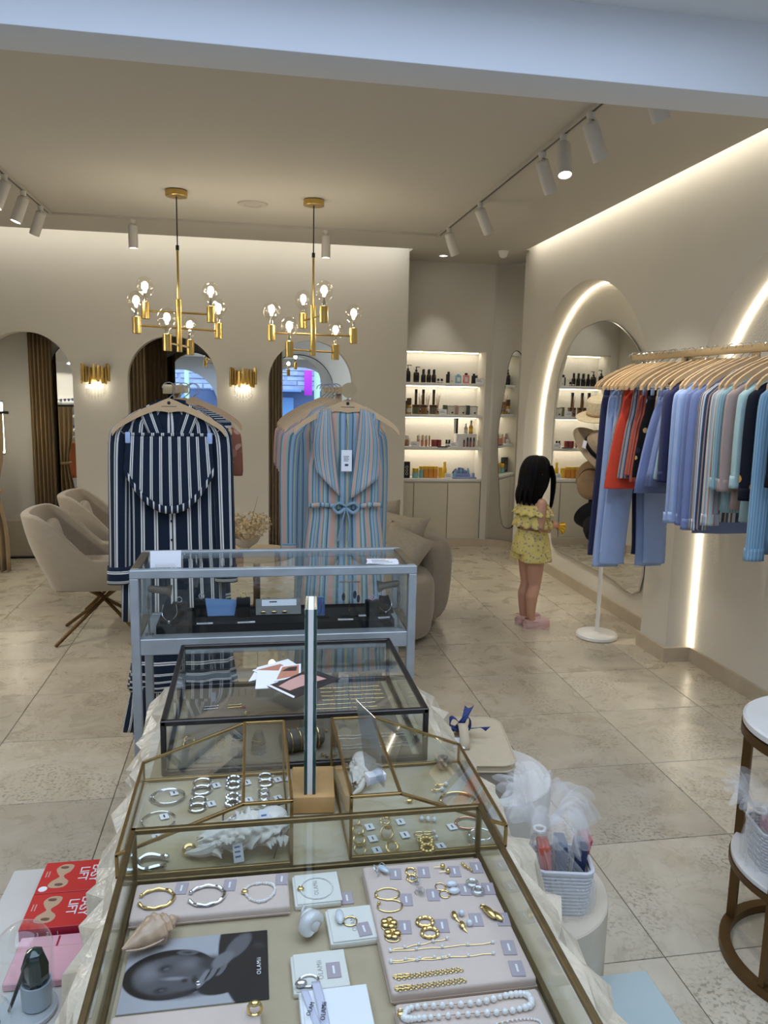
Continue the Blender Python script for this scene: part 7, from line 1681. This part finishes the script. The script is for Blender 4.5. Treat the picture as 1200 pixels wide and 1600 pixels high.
for k in range(3): jew('pearl_drop', '%s baroque pearl of the cluster in the right middle case' % ('left', 'middle', 'right')[k], 'earring', (.328 + .012 * k, 1.376 - .003 * k, SB), [('pearl', M().sphere((0, 0, .005), (.0045, .007, .0045), 10, 8), m_pearl2), ('cap', M().sphere((0, .0075, .005), .0022, 8, 5), m_goldj)], gR)
for k in range(2): jew('link_earring', '%s gold link earring with pearl end in the right middle case' % ('upper', 'lower')[k], 'earring', (.312, 1.328 - .018 * k, SB), [('link', hoop(M(), (0, 0, .002), .009, .0011, ell=.7), m_goldj), ('link', hoop(M(), (.016, 0, .002), .008, .0011, ell=.6), m_goldj), ('pearl', M().sphere((.030, 0, .004), .0038, 8, 6), m_pearl)], gR)
def bubble(x, y, lab):
    m = M()
    for i in range(10): m.sphere((.011 * cos(i * .628), .011 * sin(i * .628), .005), .0046, 9, 6)
    jew('bubble_hoop', lab, 'earring', (x, y, SB), [('beads', m, m_goldj), ('core', hoop(M(), (0, 0, .004), .011, .002), m_goldj)], gR)
bubble(.319, 1.297, 'thick beaded gold hoop, upper of the bold pair'); bubble(.316, 1.2745 + .0, 'thick beaded gold hoop, lower of the bold pair')
for (x, y, n) in ((.222, 1.366, 'first gold rings'), (.222, 1.326, 'second gold rings'), (.174 + .05, 1.288, 'front gold rings'), (.285, 1.376, 'leafy ring'), (.285, 1.33, 'link earrings'), (.382, 1.345, 'rose gold bracelet'), (.345, 1.284, 'bold beaded hoops')): wt(x, y, 'white price tag next to the %s in the right case' % n, .15)

# ------------------------------------------------------------------ dark case contents
SD = S0 + .0085; gD = 'pieces in the dark framed case'
for k in range(6): jew('drop_earring', 'long gold drop earring, %s from left at the back of the dark case' % ('one', 'two', 'three', 'four', 'five', 'six')[k], 'earring', (-.075 + .018 * k, 2.06, SD), [('chain', M().tube([(0, .02, .001), (.001, -.025, .001)], .0008, 5), m_goldj), ('bead', M().sphere((.001, -.027, .0015), .002, 8, 5), m_goldj)], gD)
for k, (x, y, mt, n) in enumerate(((-.11, 1.965, m_silv, 'silver'), (-.05, 1.968, m_goldj, 'red-tagged gold'))):
    for q in range(2): jew('bar_earring', '%s %s bar earring left of the postcards' % (('upper', 'lower')[q], n), 'earring', (x, y - .016 * q, SD), [('bar', M().tube([(-.016, 0, .002), (.016, .003, .002)], .0018, 6), mt), ('bead', M().sphere((.018, .003, .0025), .003, 8, 6), mt)], gD)
tag(obj('red_tag', M().rbox((0, 0, .001), (.014, .012, .002), .0005, 1), mat('dull_red_card', (130, 60, 54), .7), loc=(-.027, 1.955, SD)), 'small dull red tag left of the postcards', 'price tag')
jew('gold_twist', 'tiny gold twist earring below the red tag', 'earring', (-.016, 1.915, SD), [('twist', hoop(M(), (0, 0, .002), .006, .0011, None, .001, 4), m_goldj), ('drop', M().sphere((.003, -.009, .002), .002, 8, 5), m_goldj)], gD)
jew('wire_necklace', 'fine gold wire choker, larger of two under the case glass', 'necklace', (.05, 1.885, SD), [('wire', hoop(M(), (0, 0, .001), .048, .0008, ell=.75, a0=R(-30), a1=R(200)), m_goldj), ('bead', M().sphere((0, .036, .001), .0018, 8, 5), m_goldj)], gD); jew('wire_necklace', 'fine gold wire choker, smaller of two under the case glass', 'necklace', (.042, 1.88, SD), [('wire', hoop(M(), (0, 0, .001), .026, .0008, ell=.8, a0=R(-30), a1=R(210)), m_goldj), ('bead', M().sphere((0, .021, .001), .0018, 8, 5), m_goldj)], gD)
jew('gold_stud', 'tiny gold bow stud near the left front of the dark case', 'earring', (-.132, 1.885, SD), [('bow', M().sphere((-.004, 0, .002), (.004, .002, .0018), 8, 5).sphere((.004, 0, .002), (.004, .002, .0018), 8, 5), m_goldj), ('knot', M().sphere((0, 0, .0025), .002, 8, 5), m_goldj)], gD)
for k in range(7): jew('fine_chain', 'fine gold chain bracelet laid straight, number %s from the back' % ('one', 'two', 'three', 'four', 'five', 'six', 'seven')[k], 'bracelet', (.27, 2.06 - .028 * k, SD), [('chain', M().tube([(-.085 + .17 * i / 8 - (.03 if k > 3 else 0), .0012 * sin(i * 2 + k), .001) for i in range(9)], .0007, 5), m_goldj)] + [('bead', M().sphere((-.05 + .04 * q, 0, .0016), .0018, 8, 5), m_goldj) for q in range(3)], gD)
for k, (x, y) in enumerate(((-.150, 1.765), (-.077, 1.755))):
    for q in range(2): jew('slim_ring', '%s gold ring of the %s pair at the front of the dark case' % (('upper', 'lower')[q], ('left', 'right')[k]), 'ring', (x, y - .022 * q, SD), [('band', hoop(M(), (0, 0, .006), .0115, .0011, Matrix.Rotation(R(35), 4, 'X')), m_goldj), ('stone', M().sphere((0, .009, .012), .002, 8, 5), m_goldj)], gD)
m_gsu = mat('grey_suede', (92, 86, 78), .95)
for k, (x, y) in enumerate(((-.035, 1.69), (.012, 1.695))):
    t = thing('ring_cone', '%s grey suede ring cone at the front of the dark case' % ('left', 'right')[k], 'ring stand', (x, y, SD), group='suede ring cones'); obj('cone', M().lathe([(.019, 0), (.018, .005), (.013, .04), (.008, .052), (0, .054)], 16), m_gsu, t)
    for q in range(3 - k): jew('stack_ring', '%s thin ring stacked on the %s suede cone' % (('lowest', 'middle', 'top')[q], ('left', 'right')[k]), 'ring', (x, y, SD + .024 + .009 * q), [('band', hoop(M(), (0, 0, 0), .0162 - .0014 * q, .001), m_silv if k == 0 else m_goldj), ('stone', M().sphere((0, -.0165 + .0014 * q, 0), .002, 8, 5), m_goldj)], gD)
t = thing('bracelet_pillow', 'grey suede bracelet pillow behind the mirror pane', 'jewellery pad', (.112, 1.70, SD)); obj('roll', M().lathe([(.0, -.05), (.02, -.05), (.026, -.044), (.026, .044), (.02, .05), (0, .05)], 20, xf=XF((0, 0, .026), 0, R(90), R(20))), m_gsu, t); obj('seam', M().ring((0, 0, .026), .0264, .0006, 24, 4, tilt=Matrix.Rotation(R(20), 4, 'Z') @ Matrix.Rotation(R(90), 4, 'Y')), m_gsu, t)
for k in range(4): jew('pillow_bracelet', '%s gold bracelet from the left on the suede pillow' % ('first', 'second', 'third', 'fourth')[k], 'bracelet', (.112 + (-.034 + .022 * k) * cos(R(20)), 1.70 + (-.034 + .022 * k) * sin(R(20)), SD + .026), [('band', hoop(M(), (0, 0, 0), .0278, .0011 + .0006 * (k > 1), Matrix.Rotation(R(20), 4, 'Z') @ Matrix.Rotation(R(90), 4, 'Y'), .0005, 12), m_goldj), ('clasp', M().sphere((0, 0, .0285), .0022, 8, 5), m_goldj)], gD)
for k, y in enumerate((1.752, 1.735, 1.70, 1.683)): pearl_string('seed_pearl_strand', 'seed pearl strand, %s from the back in the dark case' % ('first', 'second', 'third', 'fourth')[k], 'necklace', (.285, y, SD + .0016), [(-.08 + .16 * i / 40, .0015 * sin(i * .5 + k), 0) for i in range(41)] + [(.08 - .16 * i / 3, .0028, 0) for i in range(1, 3)], .0015, 'seed pearl strands', .2)
for k, (x, y) in enumerate(((.172, 1.785), (.160, 1.652))): jew('nugget_stud', 'gold nugget stud pair, %s side of the suede pillow' % ('back', 'front')[k], 'earring', (x, y, SD), [('nugget', M().sphere((-.004, .003, .004), .0045, 8, 5), m_goldj), ('nugget', M().sphere((.005, -.004, .004), .0042, 8, 5), m_goldj)], gD)
jew('chain_card', 'grey card with a fine chain at the left front of the dark case', 'card', (-.10, 1.668, SD), [('card', M().rbox((0, 0, .001), (.06, .03, .002), .0005, 1), m_gsu), ('chain', M().tube([(-.028, .012, .003), (0, .004, .003), (.028, .012, .003)], .0006, 4), m_silv)], gD)

# ------------------------------------------------------------------ left of the table: red boxes, pink box, glass domes on a plinth
ZL = .452
m_plin = mat('pale_plinth', (206, 202, 192), .6, var=.05, vscale=10)
t = thing('low_plinth', 'low pale plinth left of the stone table', 'plinth', (-.43, 1.45, 0)); obj('block', M().rbox((0, 0, .21), (.26, .70, .42), .006), m_plin, t); obj('top', M().rbox((0, 0, .436), (.27, .71, .03), .004), m_plin, t)
m_redb = mat('bright_red_carton', (198, 44, 40), .45); m_redd = mat('crimson_carton', (160, 26, 52), .5); m_patch = mat('beige_patch', (190, 156, 124), .6)
for k, (y0, nm) in enumerate(((1.545, 'nearer'), (1.6625, 'farther'))):
    t = thing('easy_lift_box', 'red EASY LIFT patch box, the %s of two' % nm, 'box', (-.41, y0 + .0585, ZL), group='red patch boxes')
    obj('carton', M().rbox((0, 0, .014), (.146, .1155, .028), .0015, 1), m_redb, t)
    obj('side_panel', M().box(-.0726, .0726, -.0583, -.0577, .001, .027), m_redd, t, smooth=False)
    obj('patch_print', M().prism(smooth_loop([(-.038, -.042), (-.015, -.040), (-.008, -.022), (-.020, -.006), (-.022, .004), (-.010, .018), (-.008, .040), (-.030, .045), (-.044, .030), (-.038, .010), (-.032, -.002), (-.046, -.018), (-.050, -.034)], 4), .028, .0284), m_patch, t, smooth=False)
    for yy in (-.03, .034): obj('patch_mark', M().prism(smooth_loop([(-.034, yy - .004), (-.022, yy - .006), (-.018, yy + .001), (-.028, yy + .004), (-.036, yy + .002)], 3), .0284, .0287), mat('brown_mark%d' % len(MATS), (110, 78, 62), .6), t, smooth=False)
    text('title_text', 'EASY', .030, t, (.046, .004, .0284), R(-90), m_txtw, spacing=.95); text('title_text', 'LIFT', .030, t, (.020, .004, .0284), R(-90), m_txtw, spacing=.95)
    obj('badge', M().prism([(-.058 + .0095 * cos(a), (-.043 if k else -.05) + .0095 * sin(a)) for a in [2 * pi * i / 20 for i in range(20)]], .028, .0284), m_txtw if k else m_redb, t, smooth=False)
    for q in range(2): obj('print_line', M().box(-.064 + .006 * q, -.0615 + .006 * q, .0, .022, .028, .0283), m_skinl, t, smooth=False)
    for q, ch in enumerate(('1', '2', '3')): text('step_number', ch, .011, t, (.004 - .02 * q, -.0586, .014), (R(90), 0, 0), m_txtw)
t = thing('pink_box', 'flat pink box with a red printed stripe in front of the red ones', 'box', (-.40, 1.473, ZL)); obj('carton', M().rbox((0, 0, .008), (.15, .13, .016), .002, 1), mat('pink_carton', (224, 170, 178), .5), t)
obj('print_line', M().box(-.03, -.026, -.05, -.005, .016, .0165), m_redd, t, smooth=False); obj('print_line', M().box(.0, .004, .03, .06, .016, .0165), m_redd, t, smooth=False); obj('lid_edge', M().box(-.0755, .0755, .030, .0312, .0, .0162), m_skinl, t, smooth=False)
def dome(x, y, r, h, lab, z0):
    t = thing('glass_dome', lab, 'glass dome', (x, y, z0), group='glass domes')
    prof = [(r, .012)] + [(r, .012 + (h - r - .012) * i / 6) for i in range(1, 7)] + [(r * cos(a), h - r + r * sin(a)) for a in [pi / 2 * i / 10 for i in range(1, 11)]]
    obj('bell', M().lathe(prof, 32, cap=False), m_glass, t); obj('base', M().lathe([(r * 1.02, 0), (r * 1.06, .004), (r * 1.06, .010), (r * .98, .013), (0, .0132)], 32), mat('grey_base%d' % len(MATS), (200, 206, 210), .4), t)
    return t
dome(-.415, 1.352, .050, .178, 'larger glass dome over a dark green stone at the left edge', ZL); dome(-.447, 1.245, .038, .125, 'smaller glass dome in the bottom left corner', ZL)
m_plgr = mat('dark_green_stone', (16, 46, 42), .12, coat=1.0)
t = thing('green_stone', 'dark green faceted stone block under the larger dome', 'stone', (-.397, 1.352, ZL + .0135)); obj('stone', M().lathe([(.020, .046), (.023, .055), (.024, .085), (.016, .108), (.005, .114)], 7, cap=True), m_plgr, t); obj('cup', M().lathe([(.022, 0), (.026, .004), (.027, .05), (.024, .05), (.023, .042), (0, .042)], 20), mat('pale_blue_cup', (176, 190, 200), .3), t)
t = thing('spatula', 'slim dark stick leaning inside the larger dome', 'applicator', (-.43, 1.352, ZL + .0135)); obj('stick', M().tube([(-.012, -.012, .003), (.024, -.012, .10)], [.003, .004], 8), m_black, t); obj('tip', M().sphere((.0245, -.012, .102), (.004, .003, .006), 8, 6), m_black, t)
t = thing('silver_jar', 'small silver cream jar under the smaller dome', 'jar', (-.447, 1.245, ZL + .0135)); obj('jar', M().lathe([(.019, 0), (.021, .003), (.021, .04), (.019, .044)], 20), mat('pearl_jar', (190, 196, 204), .25, .4), t); obj('lid', M().lathe([(.0205, .0445), (.0205, .06), (.018, .063), (0, .063)], 20), m_chrome, t)

# ------------------------------------------------------------------ right of the table: drums, vanity case, tulle basket, blue board
m_drum = mat('travertine_drum', (208, 196, 174), .6, var=.1, vscale=12)
def drum(x, y, r, h, lab, mt=m_drum):
    t = thing('stone_drum', lab, 'plinth', (x, y, 0), group='round plinths'); obj('side', M().lathe([(r * .985, 0), (r, .004), (r, h - .02)], 56), mt, t); obj('top', M().lathe([(r, h - .0199), (r, h - .004), (r * .985, h), (0, h)], 56), mt, t)
drum(.625, 1.585, .2, .452, 'round stone plinth under the tulle-wrapped basket'); drum(.745, 2.225, .2, .395, 'round white plinth under the beige vanity case', m_plin); drum(.70, 1.17, .225, .292, 'low round white plinth under the pale blue board', m_plin)
tag(obj('blue_board', M().rbox((.765, 1.19, .299), (.235, .52, .012), .002, 1), mat('powder_blue_board', (172, 186, 184), .6), loc=(.765, 1.19, .293), w=True), 'pale blue board lying on a low plinth at the bottom right', 'board')
m_canvas = mat('beige_canvas', (196, 180, 150), .9, var=.05, vscale=60, bump=.25, bscale=350); m_canvd = mat('taupe_canvas', (150, 140, 126), .9, bump=.25, bscale=350)
t = thing('vanity_case', 'beige canvas vanity case with a zip and top handle', 'case', (.675, 2.245, .395), R(-8))
def rr_outline(w, h, r, n=8): return [(sx * (w / 2 - r) + r * cos(a), sy * (h / 2 - r) + r * sin(a)) for (sx, sy, s0) in ((1, 1, 0), (-1, 1, 90), (-1, -1, 180), (1, -1, 270)) for a in [R(s0 + 90 * i / n) for i in range(n + 1)]]
obj('body', M().prism(rr_outline(.26, .34, .05), .0, .085), m_canvd, t, ang=40); obj('lid', M().prism(rr_outline(.262, .342, .05), .0855, .106), m_canvas, t, ang=40)
for zz in (.0865, .106): obj('piping', M().tube([(p[0], p[1], zz) for p in rr_outline(.264, .344, .051)], .003, 6, closed=True), m_canvas, t)
obj('handle', M().sheet(lambda u, v: (-.015 + (u - .5) * .03, .06 - .13 * v, .108 + .05 * sin(pi * v) ** .7), 2, 14), m_canvas, t, solid=.005)
m_navr = mat('navy_ribbon', (30, 52, 110), .5)
t = thing('navy_bow', 'navy ribbon bow tied to the handle of the vanity case', 'ribbon', (.66, 2.27, .503))
for k, (dx, dy, dz) in enumerate(((-.07, .03, .02), (.05, .075, .05), (.075, -.03, .02))): obj('tail', M().sheet(lambda u, v: (dx * v + .016 * (u - .5) * (1 + v), dy * v + .016 * (u - .5) * (1 - v) - .0, .022 + dz * v - .015 * (1 - abs(2 * u - 1)) * (v > .9)), 4, 8), m_navr, t, solid=.001)
for s in (-1, 1): obj('loop', M().sheet(lambda u, v: (s * .035 * sin(pi * v), .01 + .025 * (u - .5), .04 + .022 * sin(2 * pi * v)), 3, 16), m_navr, t, solid=.001)
t = thing('paper_tags', 'white paper swing tags hanging from the vanity case handle', 'price tag', (.615, 2.215, .503))
for k in range(3): obj('tag', M().rbox((0, 0, 0), (.028, .06, .001), .0003, 1, xf=XF((-.008 + .014 * k, -.008 * k, .006 + .003 * k), R(8), R(6), R(25 - 12 * k))), m_paper, t)
obj('print', M().box(-.008, .008, .0, .012, .0092, .0098, xf=XF((.0, .0, .002), R(8), 0, R(20))), m_ink, t, smooth=False)
# tulle wrapped baskets
m_wick = mat('white_wicker', (206, 206, 206), .7, bump=.3, bscale=200); m_tulle = sheer('white_tulle', (238, 236, 232), .20)
def basket(name, lab, x, y, z0, w, d, h, tulle_h, grp):
    t = thing(name, lab, 'gift basket', (x, y, z0), R(-12), group=grp)
    rows = 12
    for k in range(rows):
        zz = h * (k + .5) / rows; s = .86 + .14 * zz / h; pts = rr_outline(w * s, d * s, .02, 5)
        obj('weave_row', M().tube([(p[0] + .0012 * (-1) ** (i + k), p[1], zz) for i, p in enumerate(pts)], h / rows * .52, 5, closed=True), m_wick, t)
    pts = rr_outline(w, d, .02, 5)
    for i in range(0, len(pts), 2): obj('stake', M().tube([(pts[i][0] * .86, pts[i][1] * .86, 0), (pts[i][0], pts[i][1], h)], .0022, 5), m_wick, t)
    obj('floor', M().prism(rr_outline(w * .84, d * .84, .02, 5), .0, .006), m_wick, t); obj('rim', M().tube([(p[0], p[1], h) for p in pts], .005, 6, closed=True), m_wick, t)
    kz = h + tulle_h * .42; kx = -w * .42
    def tul(u, v):
        a = 2 * pi * u
        if v < .5:
            q = v / .5; g = max(0, (q - .3) / .7); k = 1 - .88 * g ** 1.5; fl = 1 + .05 * sin(19 * a) * (1 + g) + .04 * sin(37 * a + 2)
            return (w * .62 * k * fl * cos(a) + kx * g ** 1.4, d * .64 * k * fl * sin(a), max(.001, kz * q ** 1.05))
        q = (v - .5) / .5; fl = 1 + .16 * sin(15 * a) + .08 * sin(27 * a + 1) + .14 * sin(4 * a)
        rr = .012 + .084 * q ** .8 * fl
        up = .62 * sin(q * pi * .62) - .30 * q * q * (1 + .9 * cos(a + .6))
        return (kx + rr * cos(a) * 1.05 + .012 * q, rr * sin(a) * 1.05, kz + tulle_h * up + .006 * sin(19 * a + 1) * q)
    obj('tulle_wrap', M().sheet(tul, 260, 30, closeu=True), m_tulle, t)
    obj('tulle_fan', M().sheet(lambda u, v: tuple(Vector(tul(u + .031, .5 + .5 * v)) + Vector((.012 * sin(40 * u) * v, .01 * v, .012 * v + .008 * sin(30 * u) * v))), 150, 12, closeu=True), m_tulle, t)
    obj('tie', M().ring((kx, 0, kz), w * .1, .004, 16, 6), m_white, t)
    return t
basket('tulle_basket', 'white wicker gift basket wrapped in white tulle beside the stone table', .690, 1.515, .4525, .125, .11, .105, .17, 'wrapped gift baskets')
for k, (dx, dy, c, lb) in enumerate(((-.035, .0, (196, 92, 70), 'coral'), (.0, .01, (60, 70, 100), 'slate'), (.032, -.005, (30, 40, 74), 'navy'), (.045, .03, (170, 60, 62), 'red'))):
    t = thing('gift_pack', lb + ' soap packet inside the tulle basket beside the table', 'packet', (.690 + dx * .85, 1.515 + dy, .46), R(-12), group='packets in the tulle basket'); obj('packet', M().rbox((0, 0, .075), (.026, .05, .135), .004, 2, xf=XF((0, 0, 0), 0, R(6 * (k - 1)))), mat('packet_%s' % lb, c, .5), t); obj('label', M().box(-.0137, -.0132, -.015, .015, .06, .11, xf=XF((0, 0, 0), 0, R(6 * (k - 1)))), m_labelw, t, smooth=False)
basket('tulle_basket', 'white wicker gift basket in tulle on the side table lower shelf', 1.47, 1.775, .3075, .17, .13, .115, .10, 'wrapped gift baskets')
for k, (dx, c, lb) in enumerate(((-.05, (206, 150, 160), 'pink'), (-.01, (226, 190, 60), 'yellow'), (.035, (90, 80, 90), 'grey'))):
    t = thing('gift_pack', lb + ' packet inside the basket on the side table', 'packet', (1.47 + dx, 1.77, .315), R(-12), group='packets in the side table basket'); obj('packet', M().rbox((0, 0, .07), (.03, .07, .125), .004, 2), mat('packet2_%s' % lb, c, .5), t); obj('label', M().box(-.0156, -.015, -.02, .02, .05, .1), m_labelw, t, smooth=False)
